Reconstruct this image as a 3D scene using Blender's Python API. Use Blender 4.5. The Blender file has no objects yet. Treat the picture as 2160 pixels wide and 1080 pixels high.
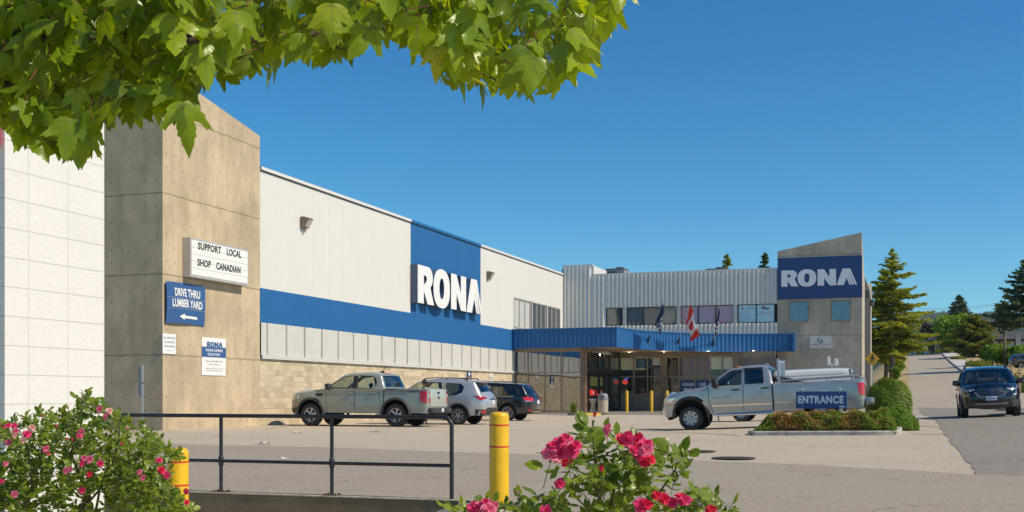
import bpy, bmesh, math, random
import numpy as np
from mathutils import Vector, Matrix, geometry
from mathutils.bvhtree import BVHTree

SC = bpy.context.scene
COL = SC.collection
R = math.radians
rnd = random.Random(11)

# ------------------------------------------------------------------ camera
F = 2434.0            # focal length in pixels of the 2160 wide photograph
HOR = 835.0           # horizon row
EYE = 1.10
cam_d = bpy.data.cameras.new('camera')
cam = bpy.data.objects.new('camera', cam_d); COL.objects.link(cam)
cam.location = (0, 0, EYE); cam.rotation_euler = (R(90), 0, 0)
cam_d.sensor_width = 36.0; cam_d.lens = 36.0 * F / 2160.0
cam_d.shift_y = (HOR - 540.0) / 2160.0
cam_d.clip_start = 0.05; cam_d.clip_end = 6000
SC.camera = cam

# ------------------------------------------------------------------ light
SUN_EL, SUN_DIR = R(44), Vector((0.9245, -0.381, 0)).normalized()
sun_vec = Vector((SUN_DIR.x * math.cos(SUN_EL), SUN_DIR.y * math.cos(SUN_EL), math.sin(SUN_EL)))
w = bpy.data.worlds.new('World'); SC.world = w; w.use_nodes = True
nt = w.node_tree; nt.nodes.clear()
sky = nt.nodes.new('ShaderNodeTexSky'); sky.sky_type = 'NISHITA'; sky.sun_disc = False
sky.sun_elevation = SUN_EL; sky.sun_rotation = math.atan2(SUN_DIR.x, SUN_DIR.y)
sky.air_density = 0.85; sky.dust_density = 0.0; sky.ozone_density = 6.0; sky.altitude = 0
bg = nt.nodes.new('ShaderNodeBackground'); bg.inputs[1].default_value = 0.125
wo = nt.nodes.new('ShaderNodeOutputWorld')
hs = nt.nodes.new('ShaderNodeHueSaturation'); hs.inputs['Saturation'].default_value = 1.24
nt.links.new(sky.outputs[0], hs.inputs['Color']); cm = nt.nodes.new('ShaderNodeMix'); cm.data_type = 'RGBA'; cm.blend_type = 'MULTIPLY'; cm.inputs[0].default_value = 1.0; cm.inputs[7].default_value = (0.80, 1.10, 1.0, 1)
nt.links.new(hs.outputs[0], cm.inputs[6]); nt.links.new(cm.outputs[2], bg.inputs[0]); nt.links.new(bg.outputs[0], wo.inputs[0])
sl = bpy.data.lights.new('sun', 'SUN'); sl.energy = 4.6; sl.angle = R(0.53); sl.color = (1.0, 0.89, 0.715)
so = bpy.data.objects.new('sun', sl); COL.objects.link(so)
so.rotation_euler = (-sun_vec).to_track_quat('-Z', 'Y').to_euler(); so.location = (20, -10, 30)
SC.view_settings.view_transform = 'Standard'; SC.view_settings.look = 'None'
SC.view_settings.exposure = 0.0; SC.view_settings.gamma = 1.0
SC.cycles.max_bounces = 8; SC.cycles.transparent_max_bounces = 12
SC.cycles.use_denoising = True

# ------------------------------------------------------------------ frames
TH = math.atan2(837.0, F)          # the store's long wall runs this far right of the view axis
CU, SU = math.cos(TH), math.sin(TH)
def UV(u, v, z=0.0): return Vector((u * CU + v * SU, -u * SU + v * CU, z))
def toUV(x, y): return (x * CU - y * SU, x * SU + y * CU)
def at_u(px, py, u):               # pixel on the plane u = const -> (v, z)
    k = (px - 1080) / F
    v = u * (-k * SU - CU) / (SU - k * CU)
    Y = -u * SU + v * CU
    return v, EYE + (HOR - py) / F * Y
def at_v(px, py, v):               # pixel on the plane v = const -> (u, z)
    k = (px - 1080) / F
    u = v * (k * CU - SU) / (CU + k * SU)
    Y = -u * SU + v * CU
    return u, EYE + (HOR - py) / F * Y
def at_d(px, py, Y): return Vector(((px - 1080) / F * Y, Y, EYE + (HOR - py) / F * Y))
def sst(a, b, x):
    t = min(1.0, max(0.0, (x - a) / (b - a))); return t * t * (3 - 2 * t)
def ground_uv(u, v):
    base = -0.18 + 0.18 * sst(13, 30, v)
    low = -0.55
    if v < 13.1:
        left = low if v < 12.95 else base
        right = low + (base - low) * sst(9.0, 12.4, v)
        k = sst(-5.15, -5.0, u)
        base = left + (right - left) * k
    rise = 0.045 * min(max(0.0, u + 7.0), 16.0) * sst(27.5, 37, v)
    S = 0.0
    if v > 36:
        t = v - 40.0
        S = 0.0555 * (t if t > 4 else (max(0.0, t + 4) ** 2) / 16.0)
        if v > 190: S = 0.0555 * 150 + 0.012 * (v - 190)
        if v > 190: S = min(S, 8.9)
        S *= sst(-3.6, -1.2, u) if v < 100 else sst(-12, -1.2, u)
        if u > 6: S *= 1 - 0.10 * sst(6, 16, u)
    return base + rise + S
def gz(x, y):
    u, v = toUV(x, y); return ground_uv(u, v)

# ------------------------------------------------------------------ mesh helpers
class MB:
    def __init__(s): s.v = []; s.f = []; s.m = []
    def add(s, vs, fs, mi=0):
        n = len(s.v); s.v.extend([tuple(p) for p in vs]); s.f.extend([tuple(i + n for i in f) for f in fs]); s.m.extend([mi] * len(fs))
    def box(s, x0, x1, y0, y1, z0, z1, mi=0):
        s.add([(x0,y0,z0),(x1,y0,z0),(x1,y1,z0),(x0,y1,z0),(x0,y0,z1),(x1,y0,z1),(x1,y1,z1),(x0,y1,z1)],
              [(3,2,1,0),(4,5,6,7),(0,1,5,4),(1,2,6,5),(2,3,7,6),(3,0,4,7)], mi)
    def cbox(s, x0, x1, y0, y1, z0, z1, b, mi=0):     # box with chamfered edges
        bm = bmesh.new(); bmesh.ops.create_cube(bm, size=1)
        for q in bm.verts: q.co = Vector(((x0+x1)/2 + q.co.x*(x1-x0), (y0+y1)/2 + q.co.y*(y1-y0), (z0+z1)/2 + q.co.z*(z1-z0)))
        bmesh.ops.bevel(bm, geom=bm.edges[:], offset=b, segments=2, affect='EDGES', profile=0.5)
        s.frombm(bm, mi); bm.free()
    def frombm(s, bm, mi=0, M=None):
        bm.verts.index_update()
        s.add([(M @ q.co if M else q.co) for q in bm.verts], [[q.index for q in f.verts] for f in bm.faces], mi)
    def frommesh(s, me, M=None, mi=0):
        s.add([(M @ q.co if M else q.co) for q in me.vertices], [tuple(p.vertices) for p in me.polygons], mi)
    def tube(s, path, r, n=8, mi=0, caps=True):
        P = [Vector(p) for p in path]; k = len(P)
        rr = r if isinstance(r, (list, tuple)) else [r] * k
        vs = []; fs = []
        up = None
        for i, p in enumerate(P):
            t = (P[min(i+1, k-1)] - P[max(i-1, 0)])
            if t.length < 1e-9: t = Vector((0, 0, 1))
            t.normalize()
            if up is None: up = t.orthogonal().normalized()
            up = (up - t * up.dot(t))
            up = up.normalized() if up.length > 1e-6 else t.orthogonal().normalized()
            b = t.cross(up)
            for j in range(n):
                a = 2 * math.pi * j / n
                vs.append(p + (up * math.cos(a) + b * math.sin(a)) * rr[i])
        for i in range(k - 1):
            for j in range(n):
                fs.append((i*n+j, i*n+(j+1) % n, (i+1)*n+(j+1) % n, (i+1)*n+j))
        if caps: fs.append(tuple(range(n))[::-1]); fs.append(tuple((k-1)*n+j for j in range(n)))
        s.add(vs, fs, mi)
    def lathe(s, prof, n=24, mi=0, M=None, caps=True):           # prof of (r, z) turned about z
        vs = []; fs = []; k = len(prof)
        for r_, z_ in prof:
            for j in range(n):
                a = 2 * math.pi * j / n; q = Vector((r_*math.cos(a), r_*math.sin(a), z_)); vs.append(M @ q if M else q)
        for i in range(k - 1):
            for j in range(n):
                fs.append((i*n+j, i*n+(j+1) % n, (i+1)*n+(j+1) % n, (i+1)*n+j))
        if caps and prof[0][0] > 1e-6: fs.append(tuple(range(n))[::-1])
        if caps and prof[-1][0] > 1e-6: fs.append(tuple((k-1)*n+j for j in range(n)))
        s.add(vs, fs, mi)
    def ellip(s, c, r, mi=0, n=12, m=8):
        c = Vector(c); vs = []; fs = []
        for i in range(m + 1):
            a = math.pi * i / m
            for j in range(n):
                b = 2 * math.pi * j / n
                vs.append((c.x + r[0]*math.sin(a)*math.cos(b), c.y + r[1]*math.sin(a)*math.sin(b), c.z + r[2]*math.cos(a)))
        for i in range(m):
            for j in range(n): fs.append((i*n+j, (i+1)*n+j, (i+1)*n+(j+1) % n, i*n+(j+1) % n))
        s.add(vs, fs, mi)
    def prism(s, outer, d0, d1, M=None, holes=(), mi=0, side_mi=None):   # 2D shape in local (x, z) -> extruded along y from d0 (front) to d1
        vs, tr = fill2d(outer, holes)
        f = [(x, d0, z) for x, z in vs]; b = [(x, d1, z) for x, z in vs]
        T = (lambda q: M @ Vector(q)) if M else (lambda q: q)
        s.add([T(q) for q in f], [t for t in tr], mi); s.add([T(q) for q in b], [t[::-1] for t in tr], mi)
        for loop in [outer] + list(holes):
            n = len(loop)
            s.add([T((x, d0, z)) for x, z in loop] + [T((x, d1, z)) for x, z in loop],
                  [(i, i+n, (i+1) % n + n, (i+1) % n) for i in range(n)], mi if side_mi is None else side_mi)
    def build(s, name, mats, parent=None, smooth=False, loc=None, rz=None, fixn=False, merge=0, kind=None):
        me = bpy.data.meshes.new(name); me.from_pydata(s.v, [], s.f)
        mats = [] if mats is None else (mats if isinstance(mats, (list, tuple)) else [mats])
        for q in mats: me.materials.append(q)
        if len(mats) > 1: me.polygons.foreach_set('material_index', s.m)
        if merge or fixn:
            bm = bmesh.new(); bm.from_mesh(me)
            if merge: bmesh.ops.remove_doubles(bm, verts=bm.verts, dist=merge)
            if fixn: bmesh.ops.recalc_face_normals(bm, faces=bm.faces)
            bm.to_mesh(me); bm.free()
        if smooth:
            me.polygons.foreach_set('use_smooth', [True] * len(me.polygons))
            if smooth is not True: me.set_sharp_from_angle(angle=R(smooth))
        me.update()
        o = bpy.data.objects.new(name, me); COL.objects.link(o)
        if parent: o.parent = parent
        if loc is not None: o.location = loc
        if rz is not None: o.rotation_euler = (0, 0, rz)
        if kind: o['kind'] = kind
        return o

def pip(x, y, poly):
    c = False; j = len(poly) - 1
    for i in range(len(poly)):
        xi, yi = poly[i]; xj, yj = poly[j]
        if (yi > y) != (yj > y) and x < (xj - xi) * (y - yi) / (yj - yi) + xi: c = not c
        j = i
    return c
def fill2d(outer, holes=(), pts=()):
    vs = []; es = []
    for loop in [outer] + list(holes):
        n0 = len(vs); n = len(loop)
        vs += [Vector(p) for p in loop]; es += [(n0 + i, n0 + (i + 1) % n) for i in range(n)]
    vs += [Vector(p) for p in pts]
    ov, oe, of, *_ = geometry.delaunay_2d_cdt(vs, es, [], 0, 1e-7)
    tr = []
    for f in of:
        cx = sum(ov[i].x for i in f) / len(f); cy = sum(ov[i].y for i in f) / len(f)
        if pip(cx, cy, outer) and not any(pip(cx, cy, h) for h in holes): tr.append(tuple(f))
    return [(q.x, q.y) for q in ov], tr

def thing(name, label, cat, loc, rz=None, group=None):
    o = bpy.data.objects.new(name, None); COL.objects.link(o)
    o.empty_display_size = 0.2
    o.location = loc; o.rotation_euler = (0, 0, -TH if rz is None else rz)
    o['label'] = label; o['category'] = cat
    if group: o['group'] = group
    return o
def tag(o, label, cat, group=None):
    o['label'] = label; o['category'] = cat
    if group: o['group'] = group
    return o
def struct(o): o['kind'] = 'structure'; return o
def stuff(o): o['kind'] = 'stuff'; return o
def copy_tree(o, parent=None):
    c = o.copy(); COL.objects.link(c)
    if parent: c.parent = parent
    for ch in list(o.children): copy_tree(ch, c)
    return c
def text_me(s, size, bold=0.0, sx=1.0, extrude=0.0, align='CENTER', spacing=1.0):
    cu = bpy.data.curves.new('lettering', 'FONT'); cu.body = s; cu.size = size; cu.offset = bold * size
    cu.align_x = align; cu.align_y = 'CENTER'; cu.extrude = extrude; cu.resolution_u = 3; cu.space_character = spacing
    o = bpy.data.objects.new('lettering', cu); COL.objects.link(o)
    bpy.context.view_layer.update()
    dg = bpy.context.evaluated_depsgraph_get()
    me = bpy.data.meshes.new_from_object(o.evaluated_get(dg))
    bpy.data.objects.remove(o)
    for q in me.vertices: q.co.x *= sx
    return me
# text lies in XY facing +Z; stand it so it faces -Y (local), x to the right
STAND = Matrix.Rotation(R(90), 4, 'X')
def fit_text(t, s, xc, y, zc, w_, h_, mat, bold=0.02, spacing=1.06, name='word'):
    # one word or line as a part of its own, its letters filling a box w_ x h_ centred on (xc, zc)
    me = text_me(s, 1.0, bold, 1.0, 0.0, 'CENTER', spacing)
    xs = [q.co.x for q in me.vertices]; ys = [q.co.y for q in me.vertices]
    x0, x1, y0, y1 = min(xs), max(xs), min(ys), max(ys)
    mb = MB(); mb.add([(xc + ((q.co.x - x0) / (x1 - x0) - .5) * w_, y, zc + ((q.co.y - y0) / (y1 - y0) - .5) * h_) for q in me.vertices], [tuple(f.vertices) for f in me.polygons])
    bpy.data.meshes.remove(me)
    return mb.build(name, mat, t)
def add_text(mb, s, x, y, z, size, bold=0.0, sx=1.0, mi=0, align='CENTER', M=None, spacing=1.0):
    me = text_me(s, size, bold, sx, 0.0, align, spacing)
    T = Matrix.Translation((x, y, z)) @ STAND
    mb.frommesh(me, (M @ T) if M else T, mi)
    bpy.data.meshes.remove(me)

# ------------------------------------------------------------------ materials
def new_mat(name):
    m = bpy.data.materials.new(name); m.use_nodes = True
    n = m.node_tree; b = n.nodes['Principled BSDF']
    return m, n, b
def N(n, t, **kw):
    q = n.nodes.new(t)
    for k, v_ in kw.items():
        if k.startswith('i'):
            key = k[1:]; q.inputs[int(key) if key.isdigit() else key].default_value = v_
        else: setattr(q, k, v_)
    return q
def L(n, a, b): n.links.new(a, b)
def mixrgb(n, fac, a, b, mode='MIX'):
    q = n.nodes.new('ShaderNodeMix'); q.data_type = 'RGBA'; q.blend_type = mode
    for sock, val in ((q.inputs[0], fac), (q.inputs[6], a), (q.inputs[7], b)):
        if hasattr(val, 'is_linked'): n.links.new(val, sock)
        elif isinstance(val, (int, float)): sock.default_value = val
        else: sock.default_value = (*val[:3], 1)
    return q.outputs[2]
def math_n(n, op, a, b=None, c=None):
    q = n.nodes.new('ShaderNodeMath'); q.operation = op
    for i, val in enumerate((a, b, c)):
        if val is None: continue
        if hasattr(val, 'is_linked'): n.links.new(val, q.inputs[i])
        else: q.inputs[i].default_value = val
    return q.outputs[0]
def noise(n, vec, scale, detail=4, rough=0.55):
    q = N(n, 'ShaderNodeTexNoise'); q.inputs['Scale'].default_value = scale; q.inputs['Detail'].default_value = detail
    q.inputs['Roughness'].default_value = rough
    if vec is not None: L(n, vec, q.inputs['Vector'])
    return q.outputs[0]
def ramp(n, fac, stops):
    q = N(n, 'ShaderNodeValToRGB'); L(n, fac, q.inputs[0]); e = q.color_ramp.elements
    while len(e) < len(stops): e.new(0.5)
    for el, (p, c) in zip(e, stops):
        el.position = p; el.color = (*c, 1) if len(c) == 3 else c
    return q.outputs[0]
def gray(n, fac, a, b):
    if a > b: return ramp(n, fac, [(b, (1, 1, 1)), (a, (0, 0, 0))])
    return ramp(n, fac, [(a, (0, 0, 0)), (b, (1, 1, 1))])
def bump(n, b, h, strength=0.3, dist=0.02):
    q = N(n, 'ShaderNodeBump'); q.inputs['Strength'].default_value = strength; q.inputs['Distance'].default_value = dist
    L(n, h, q.inputs['Height']); L(n, q.outputs[0], b.inputs['Normal'])
def objco(n): return N(n, 'ShaderNodeTexCoord').outputs['Object']
def scaled(n, vec, s):
    q = N(n, 'ShaderNodeMapping'); q.inputs['Scale'].default_value = s; L(n, vec, q.inputs[0]); return q.outputs[0]
_cache = {}
def plain(name, col, rough=0.6, metal=0.0, coat=0.0, var=0.12, vs=3.0, bmp=0.0, bs=60.0, spec=0.5, emit=None, es=1.0):
    if name in _cache: return _cache[name]
    m, n, b = new_mat(name)
    b.inputs['Roughness'].default_value = rough; b.inputs['Metallic'].default_value = metal
    b.inputs['Coat Weight'].default_value = coat; b.inputs['Coat Roughness'].default_value = 0.04
    b.inputs['Specular IOR Level'].default_value = spec
    co = objco(n)
    if var > 0:
        f = noise(n, co, vs, 5)
        L(n, mixrgb(n, gray(n, f, 0.3, 0.7), [c * (1 - var) for c in col], [min(1, c * (1 + var)) for c in col]), b.inputs['Base Color'])
    else: b.inputs['Base Color'].default_value = (*col, 1)
    if bmp > 0: bump(n, b, noise(n, co, bs, 3), bmp, 0.01)
    if emit: b.inputs['Emission Color'].default_value = (*emit, 1); b.inputs['Emission Strength'].default_value = es
    _cache[name] = m; return m
def paint(name, col, metal=0.0, rough=0.25, coat=1.0, dirt=0.25):
    if name in _cache: return _cache[name]
    m, n, b = new_mat(name); co = objco(n)
    sep = N(n, 'ShaderNodeSeparateXYZ'); L(n, co, sep.inputs[0])
    low = math_n(n, 'MULTIPLY_ADD', sep.outputs[2], -1.4, 1.25)       # road film on the lower panels
    d = math_n(n, 'MULTIPLY', gray(n, low, 0.1, 0.95), noise(n, co, 6, 5))
    L(n, mixrgb(n, math_n(n, 'MULTIPLY', d, dirt * 2), col, (0.30, 0.26, 0.21)), b.inputs['Base Color'])
    b.inputs['Metallic'].default_value = metal
    L(n, math_n(n, 'MULTIPLY_ADD', d, 0.5, rough), b.inputs['Roughness'])
    b.inputs['Coat Weight'].default_value = coat; b.inputs['Coat Roughness'].default_value = 0.03
    bump(n, b, noise(n, co, 1.5, 2), 0.05, 0.02)
    _cache[name] = m; return m
def glass_mat(name, tint, refl=0.06, rough=0.01, wav=0.0, bsc=1.2):
    if name in _cache: return _cache[name]
    m, n, b = new_mat(name); n.nodes.remove(b)
    out = n.nodes['Material Output']
    tr = N(n, 'ShaderNodeBsdfTransparent'); tr.inputs[0].default_value = (*tint, 1)
    gl = N(n, 'ShaderNodeBsdfGlossy'); gl.inputs['Roughness'].default_value = rough; gl.inputs[0].default_value = (.95, .97, 1, 1)
    fr = N(n, 'ShaderNodeLayerWeight'); fr.inputs[0].default_value = 0.5
    f2 = math_n(n, 'ADD', math_n(n, 'MULTIPLY', math_n(n, 'POWER', fr.outputs['Facing'], 4.0), 0.85), refl + 0.06)
    if wav:
        q = N(n, 'ShaderNodeBump'); q.inputs['Strength'].default_value = wav; q.inputs['Distance'].default_value = 0.05
        L(n, noise(n, objco(n), bsc, 1), q.inputs['Height']); L(n, q.outputs[0], gl.inputs['Normal'])
    mx = N(n, 'ShaderNodeMixShader'); L(n, f2, mx.inputs[0]); L(n, tr.outputs[0], mx.inputs[1]); L(n, gl.outputs[0], mx.inputs[2])
    L(n, mx.outputs[0], out.inputs[0])
    _cache[name] = m; return m
def leaf_mat(name, c1, c2, trans=0.35, gloss=0.25, rough=0.4, scale=6.0, c3=None, tcol=None):
    if name in _cache: return _cache[name]
    m, n, b = new_mat(name); out = n.nodes['Material Output']
    co = objco(n); f = noise(n, co, scale, 3, 0.6)
    at = N(n, 'ShaderNodeAttribute'); at.attribute_name = 'tone'
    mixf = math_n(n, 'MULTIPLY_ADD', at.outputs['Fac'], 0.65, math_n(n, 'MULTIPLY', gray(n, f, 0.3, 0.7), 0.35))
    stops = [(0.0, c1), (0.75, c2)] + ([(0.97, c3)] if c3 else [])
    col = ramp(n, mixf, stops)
    L(n, col, b.inputs['Base Color']); b.inputs['Roughness'].default_value = rough; b.inputs['Specular IOR Level'].default_value = gloss
    t = N(n, 'ShaderNodeBsdfTranslucent')
    tc = mixrgb(n, 1.0, col, tcol or (1.3, 1.25, 0.35), 'MULTIPLY'); L(n, tc, t.inputs[0])
    mx = N(n, 'ShaderNodeMixShader'); mx.inputs[0].default_value = trans
    L(n, b.outputs[0], mx.inputs[1]); L(n, t.outputs[0], mx.inputs[2]); L(n, mx.outputs[0], out.inputs[0])
    _cache[name] = m; return m

# concrete: board joints, tie holes, streaks (object space: x along the wall or across it, z up)
def concrete(name, col, dark=0.72, tie=0.43, lift=2.57, lift0=2.40, stain=1.0):
    m, n, b = new_mat(name); co = objco(n)
    sep = N(n, 'ShaderNodeSeparateXYZ'); L(n, co, sep.inputs[0])
    h = math_n(n, 'ADD', sep.outputs[0], sep.outputs[1]); z = sep.outputs[2]
    big = noise(n, co, 0.55, 6, 0.6); st = noise(n, scaled(n, co, (2.6, 2.6, 0.22)), 1.0, 7, 0.66); fine = noise(n, co, 38, 4, 0.7)
    mot = noise(n, scaled(n, co, (1.0, 1.0, 0.55)), 1.9, 7, 0.68)
    c = mixrgb(n, gray(n, big, 0.36, 0.62), [q * dark for q in col], col)
    c = mixrgb(n, math_n(n, 'MULTIPLY', gray(n, mot, 0.46, 0.70), 0.55), c, [q * 0.60 for q in col])
    c = mixrgb(n, math_n(n, 'MULTIPLY', gray(n, mot, 0.46, 0.28), 0.40), c, [min(1, q * 1.28) for q in col])
    c = mixrgb(n, math_n(n, 'MULTIPLY', gray(n, st, 0.50, 0.70), 0.30 * stain), c, [q * 0.52 for q in col])
    c = mixrgb(n, math_n(n, 'MULTIPLY', gray(n, st, 0.48, 0.30), 0.13), c, [min(1, q * 1.35) for q in col])
    c = mixrgb(n, math_n(n, 'MULTIPLY', gray(n, fine, 0.55, 0.78), 0.35), c, [q * 0.6 for q in col])
    # tie holes
    ax = math_n(n, 'SUBTRACT', math_n(n, 'FRACT', math_n(n, 'DIVIDE', h, tie)), 0.5)
    az = math_n(n, 'SUBTRACT', math_n(n, 'FRACT', math_n(n, 'DIVIDE', z, tie)), 0.5)
    rr = math_n(n, 'ADD', math_n(n, 'MULTIPLY', ax, ax), math_n(n, 'MULTIPLY', az, az))
    wn = noise(n, scaled(n, co, (1 / tie, 1 / tie, 1 / tie)), 1.3, 1)
    hole = math_n(n, 'MULTIPLY', math_n(n, 'LESS_THAN', rr, 0.0042), gray(n, wn, 0.38, 0.55))
    c = mixrgb(n, math_n(n, 'MULTIPLY', hole, 0.8), c, [q * 0.28 for q in col])
    # lift joints and panel seams
    wob = math_n(n, 'MULTIPLY', math_n(n, 'SUBTRACT', noise(n, co, 3.0, 3), 0.5), 0.10)
    jz = math_n(n, 'ABSOLUTE', math_n(n, 'SUBTRACT', math_n(n, 'FRACT', math_n(n, 'DIVIDE', math_n(n, 'SUBTRACT', math_n(n, 'ADD', z, wob), lift0 - lift * 0.5), lift)), 0.5))
    joint = gray(n, jz, 0.011, 0.004)
    jx = math_n(n, 'ABSOLUTE', math_n(n, 'SUBTRACT', math_n(n, 'FRACT', math_n(n, 'DIVIDE', h, 1.22)), 0.5))
    seam = math_n(n, 'MULTIPLY', gray(n, jx, 0.012, 0.004), 0.45)
    c = mixrgb(n, math_n(n, 'MULTIPLY', joint, 0.75), c, [q * 0.36 for q in col])
    c = mixrgb(n, math_n(n, 'MULTIPLY', seam, gray(n, big, 0.4, 0.6)), c, [q * 0.6 for q in col])
    L(n, c, b.inputs['Base Color']); b.inputs['Roughness'].default_value = 0.9; b.inputs['Specular IOR Level'].default_value = 0.2
    hh = math_n(n, 'SUBTRACT', math_n(n, 'MULTIPLY', fine, 0.5), math_n(n, 'ADD', hole, math_n(n, 'MULTIPLY', joint, 0.25)))
    bump(n, b, hh, 0.5, 0.012)
    return m
def blocks(name, c1, c2, mortar, w_, h_, rough_bump, ms=0.012, axis='y', soft=0.0, off=0.5):
    m, n, b = new_mat(name); co = objco(n)
    sep = N(n, 'ShaderNodeSeparateXYZ'); L(n, co, sep.inputs[0])
    cb = N(n, 'ShaderNodeCombineXYZ'); L(n, math_n(n, 'ADD', sep.outputs[0], sep.outputs[1]), cb.inputs[0]); L(n, sep.outputs[2], cb.inputs[1])
    br = N(n, 'ShaderNodeTexBrick'); L(n, cb.outputs[0], br.inputs[0])
    br.inputs['Scale'].default_value = 1.0; br.inputs['Mortar Size'].default_value = ms; br.inputs['Brick Width'].default_value = w_; br.inputs['Row Height'].default_value = h_
    br.inputs['Mortar Smooth'].default_value = 0.3; br.offset = off
    br.inputs['Color1'].default_value = (*c1, 1); br.inputs['Color2'].default_value = (*c2, 1); br.inputs['Mortar'].default_value = (*mortar, 1)
    g = noise(n, co, 14, 6, 0.7); bigg = noise(n, co, 0.8, 5, 0.6)
    c = mixrgb(n, math_n(n, 'MULTIPLY', gray(n, g, 0.35, 0.75), 0.55 - soft), br.outputs[0], [q * 0.6 for q in c2])
    c = mixrgb(n, math_n(n, 'MULTIPLY', gray(n, bigg, 0.5, 0.8), 0.45 - soft * 0.7), c, [q * 0.55 for q in c2])
    L(n, c, b.inputs['Base Color']); b.inputs['Roughness'].default_value = 0.92; b.inputs['Specular IOR Level'].default_value = 0.15
    hh = math_n(n, 'SUBTRACT', math_n(n, 'MULTIPLY', noise(n, co, 22, 5, 0.65), rough_bump), math_n(n, 'MULTIPLY', br.outputs[1], 0.6))
    bump(n, b, hh, 0.7, 0.02)
    return m
def asphalt(name, col, speck=0.5, patch=0.12, warm=(1, 1, 1)):
    m, n, b = new_mat(name); co = objco(n)
    a = noise(n, co, 42, 3, 0.75); a2 = noise(n, co, 150, 2, 0.7); big = noise(n, co, 0.35, 6, 0.6); mid = noise(n, scaled(n, co, (1, 0.4, 1)), 1.7, 5, 0.65)
    c = mixrgb(n, gray(n, a, 0.36, 0.64), [q * (1 - speck) for q in col], [q * (1 + speck) for q in col])
    c = mixrgb(n, math_n(n, 'MULTIPLY', gray(n, a2, 0.55, 0.75), 0.45), c, [q * 1.7 for q in col])
    c = mixrgb(n, math_n(n, 'MULTIPLY', gray(n, big, 0.35, 0.7), patch * 2), c, [q * 0.75 for q in col])
    c = mixrgb(n, math_n(n, 'MULTIPLY', gray(n, mid, 0.5, 0.75), 0.22), c, [q * 1.22 for q in col])
    oil = noise(n, co, 0.9, 2, 0.5); oil2 = noise(n, scaled(n, co, (0.25, 1.6, 1)), 1.2, 4, 0.6)
    c = mixrgb(n, math_n(n, 'MULTIPLY', gray(n, oil, 0.66, 0.76), 0.30), c, [q * 0.55 for q in col])
    c = mixrgb(n, math_n(n, 'MULTIPLY', gray(n, oil2, 0.56, 0.72), 0.25), c, [q * 0.72 for q in col])
    # hairline cracks
    vo = N(n, 'ShaderNodeTexVoronoi'); vo.feature = 'DISTANCE_TO_EDGE'; vo.inputs['Scale'].default_value = 0.22
    wv = N(n, 'ShaderNodeVectorMath'); wv.operation = 'ADD'; L(n, co, wv.inputs[0])
    wn_ = N(n, 'ShaderNodeTexNoise'); wn_.inputs['Scale'].default_value = 1.1; L(n, co, wn_.inputs['Vector'])
    ws = N(n, 'ShaderNodeVectorMath'); ws.operation = 'SCALE'; ws.inputs['Scale'].default_value = 1.4; L(n, wn_.outputs['Color'], ws.inputs[0]); L(n, ws.outputs[0], wv.inputs[1])
    L(n, wv.outputs[0], vo.inputs['Vector'])
    cr = math_n(n, 'MULTIPLY', math_n(n, 'LESS_THAN', vo.outputs['Distance'], 0.0035), gray(n, big, 0.42, 0.6))
    c = mixrgb(n, math_n(n, 'MULTIPLY', cr, 0.6), c, [q * 0.35 for q in col])
    L(n, c, b.inputs['Base Color']); b.inputs['Roughness'].default_value = 0.92; b.inputs['Specular IOR Level'].default_value = 0.25
    bump(n, b, math_n(n, 'ADD', a, math_n(n, 'MULTIPLY', a2, 0.5)), 0.75, 0.012)
    return m
def metal_sheet(name, col, rough=0.42, streak=0.10):
    m, n, b = new_mat(name); co = objco(n)
    st = noise(n, scaled(n, co, (3, 3, 0.12)), 1.0, 5, 0.6); big = noise(n, co, 0.3, 4)
    c = mixrgb(n, math_n(n, 'MULTIPLY', gray(n, st, 0.45, 0.8), streak * 2.2), col, [q * 0.72 for q in col])
    c = mixrgb(n, math_n(n, 'MULTIPLY', gray(n, big, 0.4, 0.7), streak), c, [min(1, q * 1.15) for q in col])
    L(n, c, b.inputs['Base Color']); L(n, math_n(n, 'MULTIPLY_ADD', st, 0.25, rough - 0.1), b.inputs['Roughness'])
    return m

M_CONC = concrete('board_concrete', (0.585, 0.46, 0.305), dark=0.76)
M_CONC_R = concrete('grey_concrete', (0.53, 0.46, 0.365), dark=0.74)
M_KERB = plain('kerb_concrete', (0.42, 0.38, 0.33), 0.9, var=0.25, vs=5, bmp=0.5, bs=40)
M_OLDC = concrete('old_wall_concrete', (0.33, 0.245, 0.15), dark=0.5, tie=1.3, lift=9)
M_OLDTOP = plain('worn_wall_top', (0.36, 0.30, 0.22), 0.95, var=0.35, vs=9, bmp=0.6, bs=60)
M_SPLIT = blocks('split_face_block', (0.76, 0.62, 0.425), (0.52, 0.415, 0.275), (0.68, 0.585, 0.44), 0.41, 0.205, 1.2, ms=0.009)
M_WHITEBLK = blocks('white_painted_block', (0.76, 0.725, 0.675), (0.745, 0.71, 0.66), (0.655, 0.62, 0.57), 0.41, 0.205, 0.35, 0.0035, soft=0.42, off=0.0)
M_WHITE = metal_sheet('white_cladding', (0.685, 0.655, 0.60), 0.5, 0.05)
M_RIBW = metal_sheet('grey_white_cladding', (0.66, 0.65, 0.62), 0.45, 0.06)
M_BLUE = metal_sheet('blue_cladding', (0.014, 0.122, 0.325), 0.42, 0.10)
M_NAVY = metal_sheet('navy_sign_face', (0.010, 0.050, 0.175), 0.4, 0.12)
M_SIGNBLUE = metal_sheet('faded_blue_sign', (0.035, 0.105, 0.27), 0.5, 0.2)
M_LETW = plain('white_letter_face', (0.82, 0.80, 0.77), 0.4, var=0.03)
M_LETG = plain('pale_grey_lettering', (0.72, 0.74, 0.78), 0.5, var=0.04)
M_LETS = plain('letter_return', (0.06, 0.10, 0.17), 0.45, var=0.1)
M_PANEL = plain('window_panel_grey', (0.59, 0.565, 0.51), 0.55, var=0.05, vs=1.2)
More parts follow.
